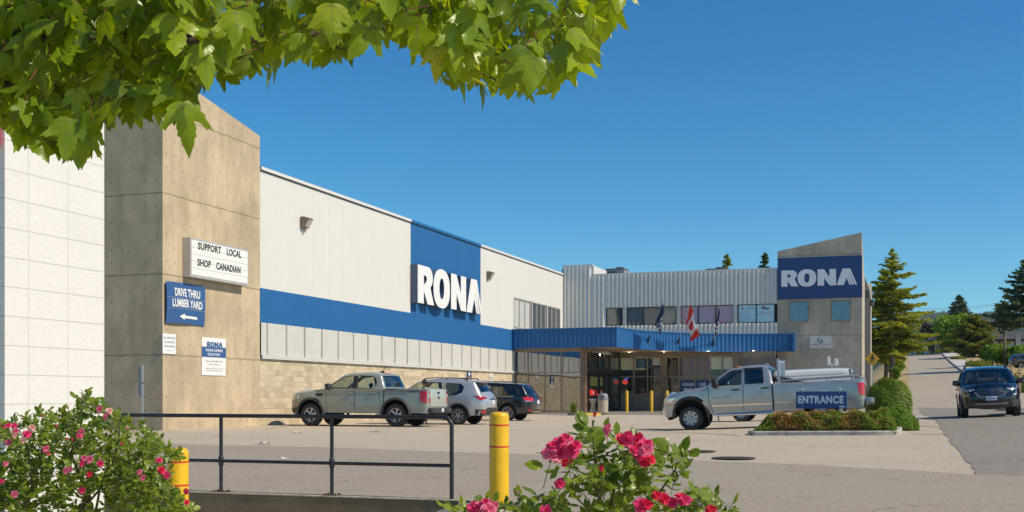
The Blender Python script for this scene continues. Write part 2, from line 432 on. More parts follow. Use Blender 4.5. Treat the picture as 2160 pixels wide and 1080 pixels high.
M_ALU = plain('aluminium_frame', (0.52, 0.49, 0.45), 0.45, 0.3, var=0.08)
M_BRONZE = plain('bronze_frame', (0.27, 0.21, 0.16), 0.45, 0.3, var=0.12)
M_DARKFR = plain('black_frame', (0.022, 0.020, 0.018), 0.4, 0.2)
M_SOFFIT = plain('tan_soffit', (0.55, 0.42, 0.27), 0.8, var=0.1)
M_BROWNW = plain('brown_wall', (0.20, 0.155, 0.11), 0.8, var=0.15)
M_BLACK = plain('black_plastic', (0.016, 0.016, 0.017), 0.5, var=0.1)
M_RAIL = plain('black_rail_paint', (0.022, 0.022, 0.025), 0.38, 0.0, var=0.4, vs=14, bmp=0.15, bs=90)
M_YEL = plain('yellow_sleeve', (0.80, 0.46, 0.008), 0.34, var=0.10, vs=7, bmp=0.08, bs=30)
M_YELP = plain('yellow_pipe_paint', (0.72, 0.42, 0.02), 0.5, var=0.15, vs=8)
M_RED = plain('red_tape', (0.62, 0.03, 0.015), 0.45, var=0.1)
M_TEXTK = plain('black_lettering', (0.03, 0.03, 0.03), 0.6, var=0)
M_SIGNW = plain('white_sign_face', (0.80, 0.78, 0.74), 0.45, var=0.04)
M_STEEL = plain('galvanised_steel', (0.45, 0.45, 0.44), 0.4, 0.7, var=0.15, vs=12)
M_RUST = plain('rusty_steel', (0.16, 0.075, 0.04), 0.85, 0.2, var=0.4, vs=18)
M_GLASS_STORE = glass_mat('shop_glass', (0.86, 0.86, 0.82), 0.0, 0.004, 0.04)
M_GLASS_REFL = glass_mat('mirror_tint_glass', (0.34, 0.34, 0.31), 0.22, 0.004, 0.10, 0.9)
M_GLASS_UP = glass_mat('upper_window_glass', (0.86, 0.88, 0.90), 0.01, 0.006, 0.05)
M_GLASS_CAR = glass_mat('car_glass', (0.66, 0.74, 0.68), 0.03, 0.003)
M_GLASS_TINT = glass_mat('tinted_car_glass', (0.10, 0.12, 0.13), 0.04, 0.003)
M_DARKIN = plain('dark_interior', (0.035, 0.032, 0.030), 0.8)
# ------------------------------------------------------------------ terrain
def ground_uv(u, v):
    base = -0.18 + 0.18 * sst(13, 30, v)
    low = -0.55
    if v < 13.1:
        left = low if v < 13.02 else base
        right = low + (base - low) * sst(9.0, 12.4, v)
        base = left + (right - left) * sst(-5.10, -5.0, u)
    rise = 0.045 * min(max(0.0, u + 7.0), 16.0) * sst(27.5, 37, v)
    S = 0.0
    if v > 46:
        t = max(0.0, min(v, 205.0) - 50.0)
        S = 0.03 * t * sst(0, 12, t) + 0.000125 * t * t
        if v > 205: S += min(0.3, 0.004 * (v - 205))
        S *= sst(-3.4, -1.0, u) if v < 100 else sst(-14, -1.0, u)
        if u > 7: S *= 1 - 0.10 * sst(7, 20, u)
    return base + rise + S
def px_ground(px, py, dz=0.0):
    lo, hi = 2.0, 400.0; prev = None; D = 2.0
    while D < 400:
        p = at_d(px, py, D)
        if p.z < gz(p.x, p.y) + dz:
            a, b_ = D / 1.02, D
            for _ in range(30):
                c = (a + b_) / 2; q = at_d(px, py, c)
                if q.z < gz(q.x, q.y) + dz: b_ = c
                else: a = c
            return at_d(px, py, (a + b_) / 2)
        D *= 1.02
    return at_d(px, py, 400)

def lines(segs):
    out = []
    for a, b_, st in segs:
        k = int(round((b_ - a) / st)); out += [a + (b_ - a) * i / k for i in range(k)]
    return out + [segs[-1][1]]
UL = lines([(-900, -100, 200), (-100, -40, 10), (-40, -24, 2), (-24, -5.2, 0.94), (-5.2, -5.1, 0.1), (-5.1, -5.0, 0.05), (-5.0, 8, 0.5), (8, 30, 1), (30, 100, 5), (100, 400, 30), (400, 1500, 220)])
VL = lines([(-12, 8, 2), (8, 12.4, 0.4), (12.4, 12.95, 0.55), (12.95, 13.1, 0.15), (13.1, 46, 0.5), (46, 100, 1), (100, 220, 2), (220, 400, 20), (400, 2400, 400)])
def sheet(name, u0, u1, v0, v1, dz, mat):
    us = [q for q in UL if u0 - 1e-6 <= q <= u1 + 1e-6]; vs = [q for q in VL if v0 - 1e-6 <= q <= v1 + 1e-6]
    mb = MB(); n = len(vs)
    V_ = [(a, b_, ground_uv(a, b_) + dz) for a in us for b_ in vs]
    mb.add(V_, [(i*n+j, (i+1)*n+j, (i+1)*n+j+1, i*n+j+1) for i in range(len(us)-1) for j in range(n-1)])
    return struct(mb.build(name, mat, rz=-TH, smooth=True))
def drape(name, poly, dz, mat, step=0.6, jit=0.0):
    us = [p[0] for p in poly]; vs = [p[1] for p in poly]
    outer = []
    for i in range(len(poly)):
        a, b_ = Vector(poly[i]), Vector(poly[(i+1) % len(poly)]); k = max(1, int((b_ - a).length / step))
        nj = Vector((-(b_ - a).y, (b_ - a).x)).normalized(); outer += [tuple(a.lerp(b_, j / k) + nj * rnd.uniform(-jit, jit)) for j in range(k)]
    pts = []
    x = math.floor(min(us) / step) * step
    while x < max(us):
        y = math.floor(min(vs) / step) * step
        while y < max(vs):
            if pip(x, y, outer): pts.append((x + 0.013, y + 0.017))
            y += step
        x += step
    v2, tr = fill2d(outer, (), pts)
    mb = MB(); mb.add([(a, b_, ground_uv(a, b_) + dz) for a, b_ in v2], tr)
    return struct(mb.build(name, mat, rz=-TH, smooth=True, fixn=True))
def pgs(*pp): return [toUV(*px_ground(*p).to_2d()) for p in pp]

M_LOT = asphalt('lot_asphalt', (0.50, 0.415, 0.315), 0.40, 0.10)
M_LOT2 = asphalt('newer_asphalt', (0.365, 0.308, 0.240), 0.38, 0.10)
M_ROAD = asphalt('road_asphalt', (0.285, 0.250, 0.205), 0.45, 0.14)
M_HILLROAD = asphalt('hill_road_asphalt', (0.42, 0.355, 0.275), 0.30, 0.14)
M_DRY = plain('dry_grass_ground', (0.42, 0.30, 0.13), 0.95, var=0.35, vs=1.5, bmp=0.8, bs=20)
M_WALK = plain('pale_walk_concrete', (0.55, 0.50, 0.45), 0.9, var=0.12, vs=2, bmp=0.3, bs=50)

sheet('ground', -900, 1500, -12, 2400, 0.0, M_DRY)
sheet('parking_lot', -100, 0.0, -12, 74, 0.005, M_LOT)
sheet('road', 0.0, 6.0, 46, 220, 0.005, M_HILLROAD)
sheet('driveway', 6.0, 30, -12, 46, 0.005, M_ROAD)
sheet('lower_pavement', 0.0, 6.0, -12, 46, 0.005, M_LOT)
drape('dark_road', pgs((1936, 860), (1960, 880), (1985, 905), (2004, 930), (2024, 952), (2040, 975), (2062, 1003), (2300, 1014), (2260, 905), (2215, 880), (2190, 862)), 0.014, M_ROAD, 0.45, 0.04)
drape('asphalt_patch', pgs((300, 936), (480, 941), (700, 946), (952, 955), (1130, 961), (1340, 967), (1540, 976), (1750, 985), (2050, 1003), (2300, 1014), (2300, 1140), (1700, 1140), (1300, 1140)) + [(-5.3, 13.15), (-22, 13.15)], 0.022, M_LOT2, 0.5, 0.05)

# sidewalk along the hill road, on a real kerb
mb = MB(); vv = [128 + 2.0 * i for i in range(40)]
for a, b_ in zip(vv, vv[1:]):
    z0, z1 = ground_uv(5.3, a), ground_uv(5.3, b_)
    for (ua, ub, h, mi) in ((5.15, 5.35, 0.15, 0), (5.35, 7.1, 0.145, 1)):
        mb.add([(ua, a, z0 - .2), (ub, a, z0 - .2), (ub, b_, z1 - .2), (ua, b_, z1 - .2), (ua, a, z0 + h), (ub, a, z0 + h), (ub, b_, z1 + h), (ua, b_, z1 + h)],
               [(4, 5, 6, 7), (0, 4, 7, 3), (1, 2, 6, 5), (0, 1, 5, 4), (3, 7, 6, 2)], mi)
struct(mb.build('sidewalk', [M_KERB, M_WALK], rz=-TH))
# entrance plaza slab with its kerb
mb = MB(); mb.box(-22.49, -8.0, 65.0, 75.2, -0.2, 0.115, 0); mb.box(-22.49, -17.6, 64.84, 65.0, -0.2, 0.125, 1)
struct(mb.build('entrance_pavement', [M_WALK, M_KERB], rz=-TH))

# faded road paint (thin sheets)
M_FADEY = plain('worn_yellow_paint', (0.50, 0.35, 0.13), 0.9, var=0.5, vs=25)
M_FADEB = plain('worn_blue_paint', (0.16, 0.30, 0.46), 0.9, var=0.4, vs=25)
def stripe(name, p0, p1, wd, mat, dz=0.03):
    a, b_ = Vector(toUV(*px_ground(*p0).to_2d())), Vector(toUV(*px_ground(*p1).to_2d())); d = (b_ - a); nrm = Vector((-d.y, d.x)).normalized() * wd / 2
    return drape(name, [tuple(a - nrm), tuple(b_ - nrm), tuple(b_ + nrm), tuple(a + nrm)], dz, mat, 0.5)
stripe('yellow_road_marking', (1925, 899), (1990, 902), 0.10, M_FADEY)
stripe('yellow_road_marking', (1925, 916), (2003, 917), 0.10, M_FADEY)
stripe('yellow_road_marking', (2060, 886), (2150, 884), 0.12, M_FADEY)
stripe('yellow_road_marking', (1340, 908), (1565, 920), 0.10, M_FADEY)
stripe('yellow_road_marking', (1400, 893), (1560, 897), 0.10, M_FADEY)
stripe('blue_bay_marking', (1150, 878), (1218, 877), 0.55, M_FADEB)
for p in ((352, 905, 468, 902), (560, 905, 620, 897)):
    stripe('yellow_road_marking', p[:2], p[2:], 0.10, plain('worn_white_paint', (0.5, 0.45, 0.38), 0.9, var=0.4, vs=25))

# ------------------------------------------------------------------ the store
BU, BV = -22.5, 37.0
store = thing('store_building', 'long white and blue hardware store with ribbed metal walls, concrete end towers and blue canopy', 'store', UV(BU, BV, 0))
OFF = (-BU, -BV, 0)
def part(mb, name, mats, parent=None, **kw):
    return mb.build(name, mats, parent or store, loc=OFF if parent is None else None, **kw)
def rib_path(pts, z0, z1, pitch, depth, flat=0.5, slope=0.16, zb=None):
    """trapezoid-ribbed sheet standing on a plan path; ribs stick out to the right of the path direction (outside)"""
    P = [Vector(p) for p in pts]; Ls = [0.0]
    for a, b_ in zip(P, P[1:]): Ls.append(Ls[-1] + (b_ - a).length)
    def at(s):
        for i in range(len(P) - 1):
            if s <= Ls[i+1] + 1e-9: return P[i].lerp(P[i+1], (s - Ls[i]) / (Ls[i+1] - Ls[i])), (P[i+1] - P[i]).normalized()
        return P[-1], (P[-1] - P[-2]).normalized()
    prof = []; T = Ls[-1]; s = 0.0
    while s < T:
        for ds, h in ((0, 0), (flat * pitch, 0), ((flat + slope) * pitch, depth), ((1 - slope) * pitch, depth)):
            if s + ds < T: prof.append((s + ds, h))
        s += pitch
    prof.append((T, 0))
    mb = MB(); vs = []
    for s, h in prof:
        p, t = at(s); n_ = Vector((t.y, -t.x)); q = p + n_ * h
        vs.append((q.x, q.y, z0)); vs.append((q.x, q.y, z1))
    mb.add(vs, [(2*i, 2*i+2, 2*i+3, 2*i+1) for i in range(len(prof) - 1)])
    return mb
def prism_uv(mb, poly, z0, z1, mi=0):
    vs, tr = fill2d(poly); n = len(vs)
    mb.add([(a, b_, z0) for a, b_ in vs], [t[::-1] for t in tr], mi); mb.add([(a, b_, z1) for a, b_ in vs], tr, mi)
    k = len(poly)
    mb.add([(a, b_, z0) for a, b_ in poly] + [(a, b_, z1) for a, b_ in poly], [(i, (i+1) % k, (i+1) % k + k, i + k) for i in range(k)], mi)

WU = -22.5
Z_BB, Z_BT, Z_TOP, Z_SILL = 3.80, 5.06, 9.40, 2.46
v_b0 = at_u(866, 560, WU)[0]; v_b1 = at_u(1013, 600, WU)[0]
# long wall: split-face block base
mb = MB(); mb.box(-22.9, WU, 37.0, 65.9, -0.3, Z_SILL); part(mb, 'block_base_wall', M_SPLIT)
# cladding (ribs run up; path goes along +v with the outside on +u: right of +v is +u)
part(rib_path([(WU, 37.0), (WU, v_b0)], Z_BT, Z_TOP, 0.19, 0.022), 'wall_cladding', M_WHITE)
part(rib_path([(WU, v_b0), (WU, v_b1)], Z_BT, Z_TOP, 0.19, 0.022), 'blue_wall_panel', M_BLUE)
wv0 = at_u(1083, 640, WU)[0]; wv1 = at_u(1180, 660, WU)[0]; wz1 = 7.05; wz0 = 5.22
part(rib_path([(WU, v_b1), (WU, wv0)], Z_BT, Z_TOP, 0.19, 0.022), 'wall_cladding', M_WHITE)
part(rib_path([(WU, wv0), (WU, 76.2)], wz1, Z_TOP, 0.19, 0.022), 'wall_cladding', M_WHITE)
part(rib_path([(WU, wv0), (WU, 76.2)], Z_BT, wz0, 0.19, 0.022), 'wall_cladding', M_WHITE)
part(rib_path([(WU, wv1), (WU, 76.2)], wz0, wz1, 0.19, 0.022), 'wall_cladding', M_WHITE)
part(rib_path([(WU + 0.004, 37.0), (WU + 0.004, 76.2)], Z_BB, Z_BT, 0.19, 0.022), 'blue_wall_band', M_BLUE)
# solid body behind the skins, roof
mb = MB(); mb.box(-60, -22.62, 37.0, 97, -0.3, 9.30); part(mb, 'wall_core', M_DARKIN)
mb = MB(); mb.box(-60, -22.62, 37.0, 97, 9.302, 9.36); part(mb, 'roof', plain('roof_membrane', (0.30, 0.29, 0.27), 0.9))
# roof edge flashing
mb = MB(); mb.box(-22.66, -22.44, 37.02, v_b0, Z_TOP, Z_TOP + 0.12); part(mb, 'roof_flashing', M_WHITE)
mb = MB(); mb.box(-22.66, -22.44, v_b0 + .002, v_b1, Z_TOP, Z_TOP + 0.12); part(mb, 'roof_flashing', M_BLUE)
mb = MB(); mb.box(-22.66, -22.44, v_b1 + .002, 76.2, Z_TOP, Z_TOP + 0.12); part(mb, 'roof_flashing', M_WHITE)
mb = MB(); mb.box(-22.60, -22.452, 37.02, 76.1, Z_TOP - 0.05, Z_TOP - 0.002); part(mb, 'roof_flashing', M_DARKFR)
# window-panel strip
mb = MB(); mb.box(-22.6, -22.40, 37.02, 65.9, Z_SILL + 0.004, Z_SILL + 0.15); part(mb, 'window_sill', M_PANEL)
v0 = 37.02; dv = 1.404; edges = [37.02, 37.43] + [38.84 + dv * i for i in range(19)] + [65.86]
edges = [37.02] + [38.84 - dv] + [38.84 + dv * i for i in range(20) if 38.84 + dv * i < 65.6] + [65.86]
for i, (a, b_) in enumerate(zip(edges, edges[1:])):
    mb = MB(); tilt = rnd.uniform(-.012, .012)
    mb.add([(-22.47 + tilt, a + .03, Z_SILL + .155), (-22.47 - tilt, b_ - .03, Z_SILL + .155), (-22.47 - tilt*.5, b_ - .03, Z_BB - 0.002), (-22.47 + tilt*.5, a + .03, Z_BB - 0.002)], [(0, 1, 2, 3)])
    pnl = part(mb, 'window_panel', M_PANEL)
    mb = MB(); mb.box(-22.56, -22.43, b_ - .03, b_ + .03, Z_SILL + .152, Z_BB - 0.003)
    if b_ < 65.8: mb.build('mullion', M_ALU, pnl)
# far upper windows in the long wall: three groups of three panes
gx = [(1083, 1117, 3), (1121, 1149, 3), (1153, 1180, 3)]
for k, (xa, xb, nn) in enumerate(gx):
    a = at_u(xa, 650, WU)[0]; b_ = at_u(xb, 650, WU)[0]
    mb = MB(); st = 0.05
    mb.box(-22.56, -22.44, a, b_, wz0, wz0 + .08); mb.box(-22.56, -22.44, a, b_, wz1 - .08, wz1)
    for j in range(nn + 1):
        c = a + (b_ - a) * j / nn; mb.box(-22.55, -22.442, c - .035, c + .035, wz0 + .082, wz1 - .082)
    wn = part(mb, 'window', M_ALU)
    for j in range(nn):
        c0 = a + (b_ - a) * j / nn + .036; c1 = a + (b_ - a) * (j + 1) / nn - .036
        mb = MB(); mb.add([(-22.50, c0, wz0 + .083), (-22.50, c1, wz0 + .083), (-22.50, c1, wz1 - .083), (-22.50, c0, wz1 - .083)], [(0, 1, 2, 3)])
        if k == 0: mb.build('pane', plain('white_blind', (0.52, 0.51, 0.48), 0.5, var=0.05), wn)
        else: mb.build('pane', M_GLASS_REFL, wn)
        if k:
            mb = MB()
            for q in range(4): mb.box(-22.60, -22.59, c0 + (c1 - c0) * (q + .1) / 4, c0 + (c1 - c0) * (q + .85) / 4, wz0 + .1, wz1 - .1)
            mb.build('blind', plain('pale_blind', (0.60, 0.58, 0.52), 0.7), wn)
    if k:
        mb = MB(); mb.box(-22.58, -22.43, a - .11, a - .002, wz0, wz1); part(mb, 'window_jamb', M_WHITE)
# left concrete tower with its sloping head
def tower(name, u0, u1, v0, v1, zfl, zfr, zbl, zbr, mat):
    mb = MB()
    mb.add([(u0, v0, -.4), (u1, v0, -.4), (u1, v1, -.4), (u0, v1, -.4), (u0, v0, zfl), (u1, v0, zfr), (u1, v1, zbr), (u0, v1, zbl)],
           [(3, 2, 1, 0), (4, 5, 6, 7), (0, 1, 5, 4), (1, 2, 6, 5), (2, 3, 7, 6), (3, 0, 4, 7)])
    return part(mb, name, mat)
tv1, tz1 = at_u(548, 287, -22.36); tv0, tz0 = at_u(343, 142, -22.36)
tower('concrete_tower', -31, -22.36, tv0, tv1, tz0 + .4, tz0, tz1 + .4, tz1, M_CONC)
# wing: ribbed front
FV = 76.2
u_l = -22.5; u_s = at_v(1250, 582, FV)[0]; u_t = at_v(1640, 568, 76.12)[0]; u_r = at_v(1818, 560, 76.12)[0]
zr = 9.28; zl = 9.95
mb = MB(); mb.box(-22.6, u_r - .02, FV + .12, 96, -0.3, 9.15); mb.box(-22.6, u_s - .1, FV + .12, 80, 9.15, zl - .1); part(mb, 'wing_core', M_DARKIN)
mb = MB(); mb.box(-22.6, u_r - .1, FV + .14, 95.9, 9.152, 9.2); part(mb, 'roof', _cache['roof_membrane'])
Wy = lambda py, px: at_v(px, py, FV)[1]
WZ0, WZ1 = Wy(684, 1460), Wy(645, 1460)
ux = lambda px: at_v(px, 660, FV)[0]
uw0, uw1 = ux(1279), ux(1636)
P_, D_ = 0.285, 0.10
part(rib_path([(u_l, FV), (u_s, FV)], 5.0, zl, P_, D_, .27, .24), 'wing_cladding', M_RIBW)
part(rib_path([(u_s, FV), (uw0, FV)], 5.0, zr, P_, D_, .27, .24), 'wing_cladding', M_RIBW)
part(rib_path([(uw0, FV), (u_t, FV)], WZ1, zr, P_, D_, .27, .24), 'wing_cladding', M_RIBW)
part(rib_path([(uw0, FV), (u_t, FV)], 4.0, WZ0, P_, D_, .27, .24), 'wing_cladding', M_RIBW)
mb = MB(); mb.box(u_l, u_s + .02, FV - .07, FV + .2, zl, zl + .12); mb.box(u_s + .022, u_t, FV - .07, FV + .2, zr, zr + .12); part(mb, 'roof_flashing', M_RIBW)
mb = MB(); mb.box(u_s - .1, u_s + .015, FV + .202, 80, zr - .1, zl + .06); part(mb, 'stair_parapet', M_WHITE)
mb = MB(); mb.box(uw0, u_t, FV - .05, FV + .11, WZ0 - .085, WZ0 - .002); mb.box(uw0, u_t, FV - .06, FV + .11, WZ1 + .002, WZ1 + .07); part(mb, 'window_trim', M_PANEL)
# wing windows (frame, panes, what hangs behind them)
groups = [((1279, 1314), 1, 'a'), ((1322, 1428), 3, 'b'), ((1436, 1547), 3, 'p'), ((1557, 1634), 2, 's')]
M_MAUVE = plain('mauve_blind', (0.66, 0.36, 0.48), 0.7, var=0.08)
M_POST = plain('pale_blue_poster', (0.66, 0.88, 0.93), 0.6, var=0.03)
for (xa, xb), nn, kk in groups:
    a, b_ = ux(xa), ux(xb)
    mb = MB()
    mb.box(a, b_, FV - .02, FV + .1, WZ0, WZ0 + .05); mb.box(a, b_, FV - .02, FV + .1, WZ1 - .05, WZ1)
    for j in range(nn + 1):
        c = a + (b_ - a) * j / nn; mb.box(c - .03, c + .03, FV - .018, FV + .1, WZ0 + .052, WZ1 - .052)
    wn = part(mb, 'window', M_DARKFR)
    for j in range(nn):
        c0 = a + (b_ - a) * j / nn + .031; c1 = a + (b_ - a) * (j + 1) / nn - .031
        mb = MB(); mb.add([(c0, FV + .02, WZ0 + .05), (c1, FV + .02, WZ0 + .05), (c1, FV + .02, WZ1 - .05), (c0, FV + .02, WZ1 - .05)], [(0, 1, 2, 3)])
        mb.build('pane', M_GLASS_UP, wn)
        back = {'a': plain('beige_blind', (0.36, 0.33, 0.26), 0.7), 'b': plain('dim_blind', (0.13, 0.14, 0.14), 0.7), 'p': M_MAUVE, 's': M_POST}[kk]
        if kk == 'b' and j > 1: back = _cache['beige_blind']
        mb = MB(); mb.box(c0, c1 if not (kk == 'a') else c0 + (c1 - c0) * .62, FV + (.07 if kk != 's' else .03), FV + (.08 if kk != 's' else .04), WZ0 + .05, WZ1 - .05)
        mb.build('poster' if kk == 's' else 'blind', back, wn)
    mb = MB(); mb.box(b_ + .002, b_ + (.26 if kk != 's' else .12), FV - .03, FV + .1, WZ0, WZ1)
    if kk != 's': part(mb, 'window_pier', M_PANEL)
    if kk == 's':
        h = WZ1 - WZ0; c = a + (b_ - a) / 2
        y = FV + .0275; M_POSTB = plain('slate_lettering', (0.05, 0.12, 0.20), 0.6, var=0); hw_ = (b_ - a) / 2
        for q, (s_, wf) in enumerate((('Standard First Aid', .56), ('Marine First Aid', .50), ('Emergency First Aid', .60), ('Childcare First Aid', .56), ('CPR Level HCP', .46), ('Emergency Medical Responder', .84), ('First Responder', .46))):
            fit_text(wn, s_, a + hw_ * (.06 + wf / 2), y, WZ1 - h * (.41 + .085 * q), hw_ * wf, h * .05, M_POSTB, .01)
        fit_text(wn, 'RED CROSS', a + hw_ * .66, y, WZ1 - h * .17, hw_ * .34, h * .045, M_POSTB, .01); fit_text(wn, 'COURSES OFFERED', a + hw_ * .66, y, WZ1 - h * .25, hw_ * .54, h * .045, M_POSTB, .01)
        mr = MB(); cx, cz = a + .28, WZ1 - h * .21
        mr.box(cx - .03, cx + .03, y - .002, y, cz - .09, cz + .09); mr.box(cx - .09, cx - .0305, y - .002, y, cz - .03, cz + .03); mr.box(cx + .0305, cx + .09, y - .002, y, cz - .03, cz + .03)
        mr.ellip((c + .42, y, WZ1 - h * .19), (.13, .004, .11)); mr.ellip((c + .5, y, WZ1 - h * .15), (.08, .004, .09))
        M_PR = plain('pink_red_lettering', (0.48, 0.10, 0.20), 0.6, var=0); mr.build('emblem', M_PR, wn)
        fit_text(wn, 'POWELL RIVER', c + hw_ * .5, y, WZ1 - h * .44, hw_ * .62, h * .065, M_PR, .012); fit_text(wn, 'FIRST AID TRAINING', c + hw_ * .5, y, WZ1 - h * .55, hw_ * .82, h * .065, M_PR, .012)
        mk = MB(); mk.box(c + .52, c + .82, y - .002, y, WZ1 - h * .30, WZ1 - h * .19); mk.build('emblem', M_POSTB, wn)
# right concrete tower
ty = 76.12
zt = lambda px, py: at_v(px, py, ty)[1]
e1 = at_u(1824, 594, u_r)
mb = MB(); ztl, ztr = zt(1640, 530), zt(1817, 490)
mb.add([(u_t, ty, -.4), (u_r, ty, -.4), (u_r, 81, -.4), (u_t, 81, -.4), (u_t, ty, ztl), (u_r, ty, ztr), (u_r, 81, 8.8), (u_t, 81, 8.6)],
       [(3, 2, 1, 0), (4, 5, 6, 7), (0, 1, 5, 4), (1, 2, 6, 5), (2, 3, 7, 6), (3, 0, 4, 7)])
part(mb, 'concrete_tower', M_CONC_R)
# end wall past the tower
mb = MB(); mb.box(u_r - .3, u_r - .06, 81.002, 95.6, 5.6, 8.7); mb.box(u_r - .3, u_r - .06, 81.002, 95.6, -.3, 3.2); part(mb, 'end_wall', M_WHITE)
mb = MB(); mb.box(u_r - .3, u_r - .10, 81.002, 95.6, 3.2, 5.6); part(mb, 'end_window_strip', M_GLASS_REFL)
mb = MB(); mb.add([(u_r - .055, 81.1, 3.3), (u_r - .055, 86.5, 3.3), (u_r - .055, 81.1, 6.4), (u_r-.058, 81.1, 3.3), (u_r-.058, 86.5, 3.3), (u_r-.058, 81.1, 6.4)], [(0, 1, 2), (5, 4, 3)]); part(mb, 'blue_wall_panel', M_BLUE)
mb = MB(); mb.add([(u_r - 2, 93, 0), (u_r + .02, 93, 0), (u_r + .02, 95.7, 0), (u_r - 2, 95.7, 0), (u_r - 2, 93, 9.0), (u_r + .02, 93, 9.0), (u_r + .02, 95.7, 10.0), (u_r - 2, 95.7, 10.0)], [(4, 5, 6, 7), (0, 1, 5, 4), (1, 2, 6, 5), (2, 3, 7, 6)]); part(mb, 'concrete_fin', M_CONC_R)
# tower windows
for xa, xb, ya, yb in ((1666, 1704, 638, 677), (1755, 1793, 636, 675)):
    a, z1 = at_v(xa, ya, ty); b_, z0 = at_v(xb, yb, ty)
    mb = MB(); f = .06
    mb.box(a - f, b_ + f, ty - .05, ty - .003, z1, z1 + f); mb.box(a - f, b_ + f, ty - .07, ty - .003, z0 - f, z0)
    mb.box(a - f, a, ty - .05, ty - .003, z0 + .002, z1 - .002); mb.box(b_, b_ + f, ty - .05, ty - .003, z0 + .002, z1 - .002)
    wn = part(mb, 'window', M_BRONZE)
    mb = MB(); mb.add([(a, ty - .02, z0), (b_, ty - .02, z0), (b_, ty - .02, z1), (a, ty - .02, z1)], [(0, 1, 2, 3)]); mb.build('pane', M_GLASS_UP, wn)
    mb = MB(); mb.box(a, b_, ty - .012, ty - .006, z0, z1); mb.build('blind', plain('teal_blind', (0.18, 0.36, 0.42), 0.6), wn)

# ---------------- canopy
CZ0, CZ1 = 3.98, 5.03
cpts = [(-16 + .0, 65.4)] + [(-6.9 - 9.1 * math.cos(t), 65.4 + 10.1 * math.sin(t)) for t in [math.pi / 2 * i / 30 for i in range(1, 28)]]
cend = cpts[-1]
front = [(-22.47, 65.4), (-16.0, 65.4)]
cpts = cpts + [(-6.95, 75.50)]
part(rib_path(front, CZ0, CZ1, 0.285, 0.055, .35, .18), 'canopy_fascia', M_BLUE)
part(rib_path(cpts, CZ0, CZ1, 0.285, 0.055, .35, .18), 'canopy_fascia', M_BLUE)
mb = MB(); mb.box(-7.0, -6.86, 75.2, 76.08, CZ0, CZ1); part(mb, 'canopy_end', M_BLUE)
outl = front + cpts[1:]
def ring(pts, off, z0, z1, mat, name):
    P = [Vector(p) for p in pts]; mbx = MB(); vs = []
    for i, p in enumerate(P):
        t = (P[min(i+1, len(P)-1)] - P[max(0, i-1)]).normalized(); n_ = Vector((t.y, -t.x))
        a = p + n_ * off; b2 = p - n_ * .12
        vs += [(a.x, a.y, z0), (a.x, a.y, z1), (b2.x, b2.y, z1), (b2.x, b2.y, z0)]
    fs = []
    for i in range(len(P) - 1):
        for j in range(4): fs.append((4*i+j, 4*i+4+j, 4*i+4+(j+1) % 4, 4*i+(j+1) % 4))
    mbx.add(vs, fs); return part(mbx, name, mat)
ring(outl, .075, CZ1, CZ1 + .07, M_BLUE, 'canopy_cap'); ring(outl, .065, CZ0 - .05, CZ0, M_BLUE, 'canopy_cap')
poly = [(a + (.02 if i > 1 else 0), b_ + .02) for i, (a, b_) in enumerate(outl)] + [(-6.95, 76.1), (-22.46, 76.1)]
mb = MB(); vs, tr = fill2d(poly); mb.add([(a, b_, CZ0 - .012) for a, b_ in vs], tr); mb.add([(a, b_, CZ0 + .03) for a, b_ in vs], tr); part(mb, 'canopy_soffit', M_SOFFIT, fixn=False)
mb = MB(); mb.add([(a, b_, CZ1 - .05) for a, b_ in vs], tr); part(mb, 'canopy_roof', _cache['roof_membrane'])
for px_, py_ in ((1330, 742), (1418, 744), (1514, 744), (1605, 743)):
    Y = EYE; D = F * (CZ0 - EYE) / (HOR - py_); p = at_d(px_, py_, D); uu, vv_ = toUV(p.x, p.y); vv_ = min(vv_, 73.5)
    mb = MB(); mb.lathe([(.07, 0), (.09, -.02), (.055, -.05)], 12); part_ = mb.build('downlight', plain('lamp_white', (.8, .75, .6), .4, emit=(1, .9, .7), es=0.25), store, loc=(uu - BU, vv_ - BV, CZ0 - .013))
    ld = bpy.data.lights.new('downlight_lamp', 'POINT'); ld.energy = 9; ld.color = (1, .88, .68); ld.shadow_soft_size = .08; lo = bpy.data.objects.new('downlight_lamp', ld); COL.objects.link(lo); lo.parent = part_; lo.location = (0, 0, -.16)

# ---------------- glazed lobby and shopfront
GV = 65.9; GU = -18.35; SV = 75.0
u_post = at_v(1227, 800, GV)[0]; GU = u_post + 0.1
ztop = 3.72; zmid = at_v(1150, 786, GV)[1]
mb = MB()
mb.box(-22.47, GU, GV - .08, GV + .08, ztop, CZ0 - .02)
mb.box(-22.47, GU, GV - .05, GV + .05, .115, .22)
mb.box(-22.47, GU, GV - .045, GV + .045, zmid - .03, zmid + .03)
mx_ = [at_v(q, 800, GV)[0] for q in (1083.5, 1114, 1149, 1184)] + [u_post - .05]
for c in mx_: mb.box(c - .035, c + .035, GV - .055, GV + .055, .222, ztop - .002)
lob = part(mb, 'lobby_glazing', M_BRONZE)
for i in range(4):
    for z0, z1 in ((.22, zmid - .03), (zmid + .03, ztop)):
        mb = MB(); mb.add([(mx_[i] + .036, GV, z0), (mx_[i+1] - .036, GV, z0), (mx_[i+1] - .036, GV, z1), (mx_[i] + .036, GV, z1)], [(0, 1, 2, 3)]); mb.build('pane', M_GLASS_REFL, lob)
mb = MB(); mb.box(u_post - .045, GU + .12, GV - .12, GV + .14, .115, CZ0 - .02); part(mb, 'lobby_post', M_BROWNW)
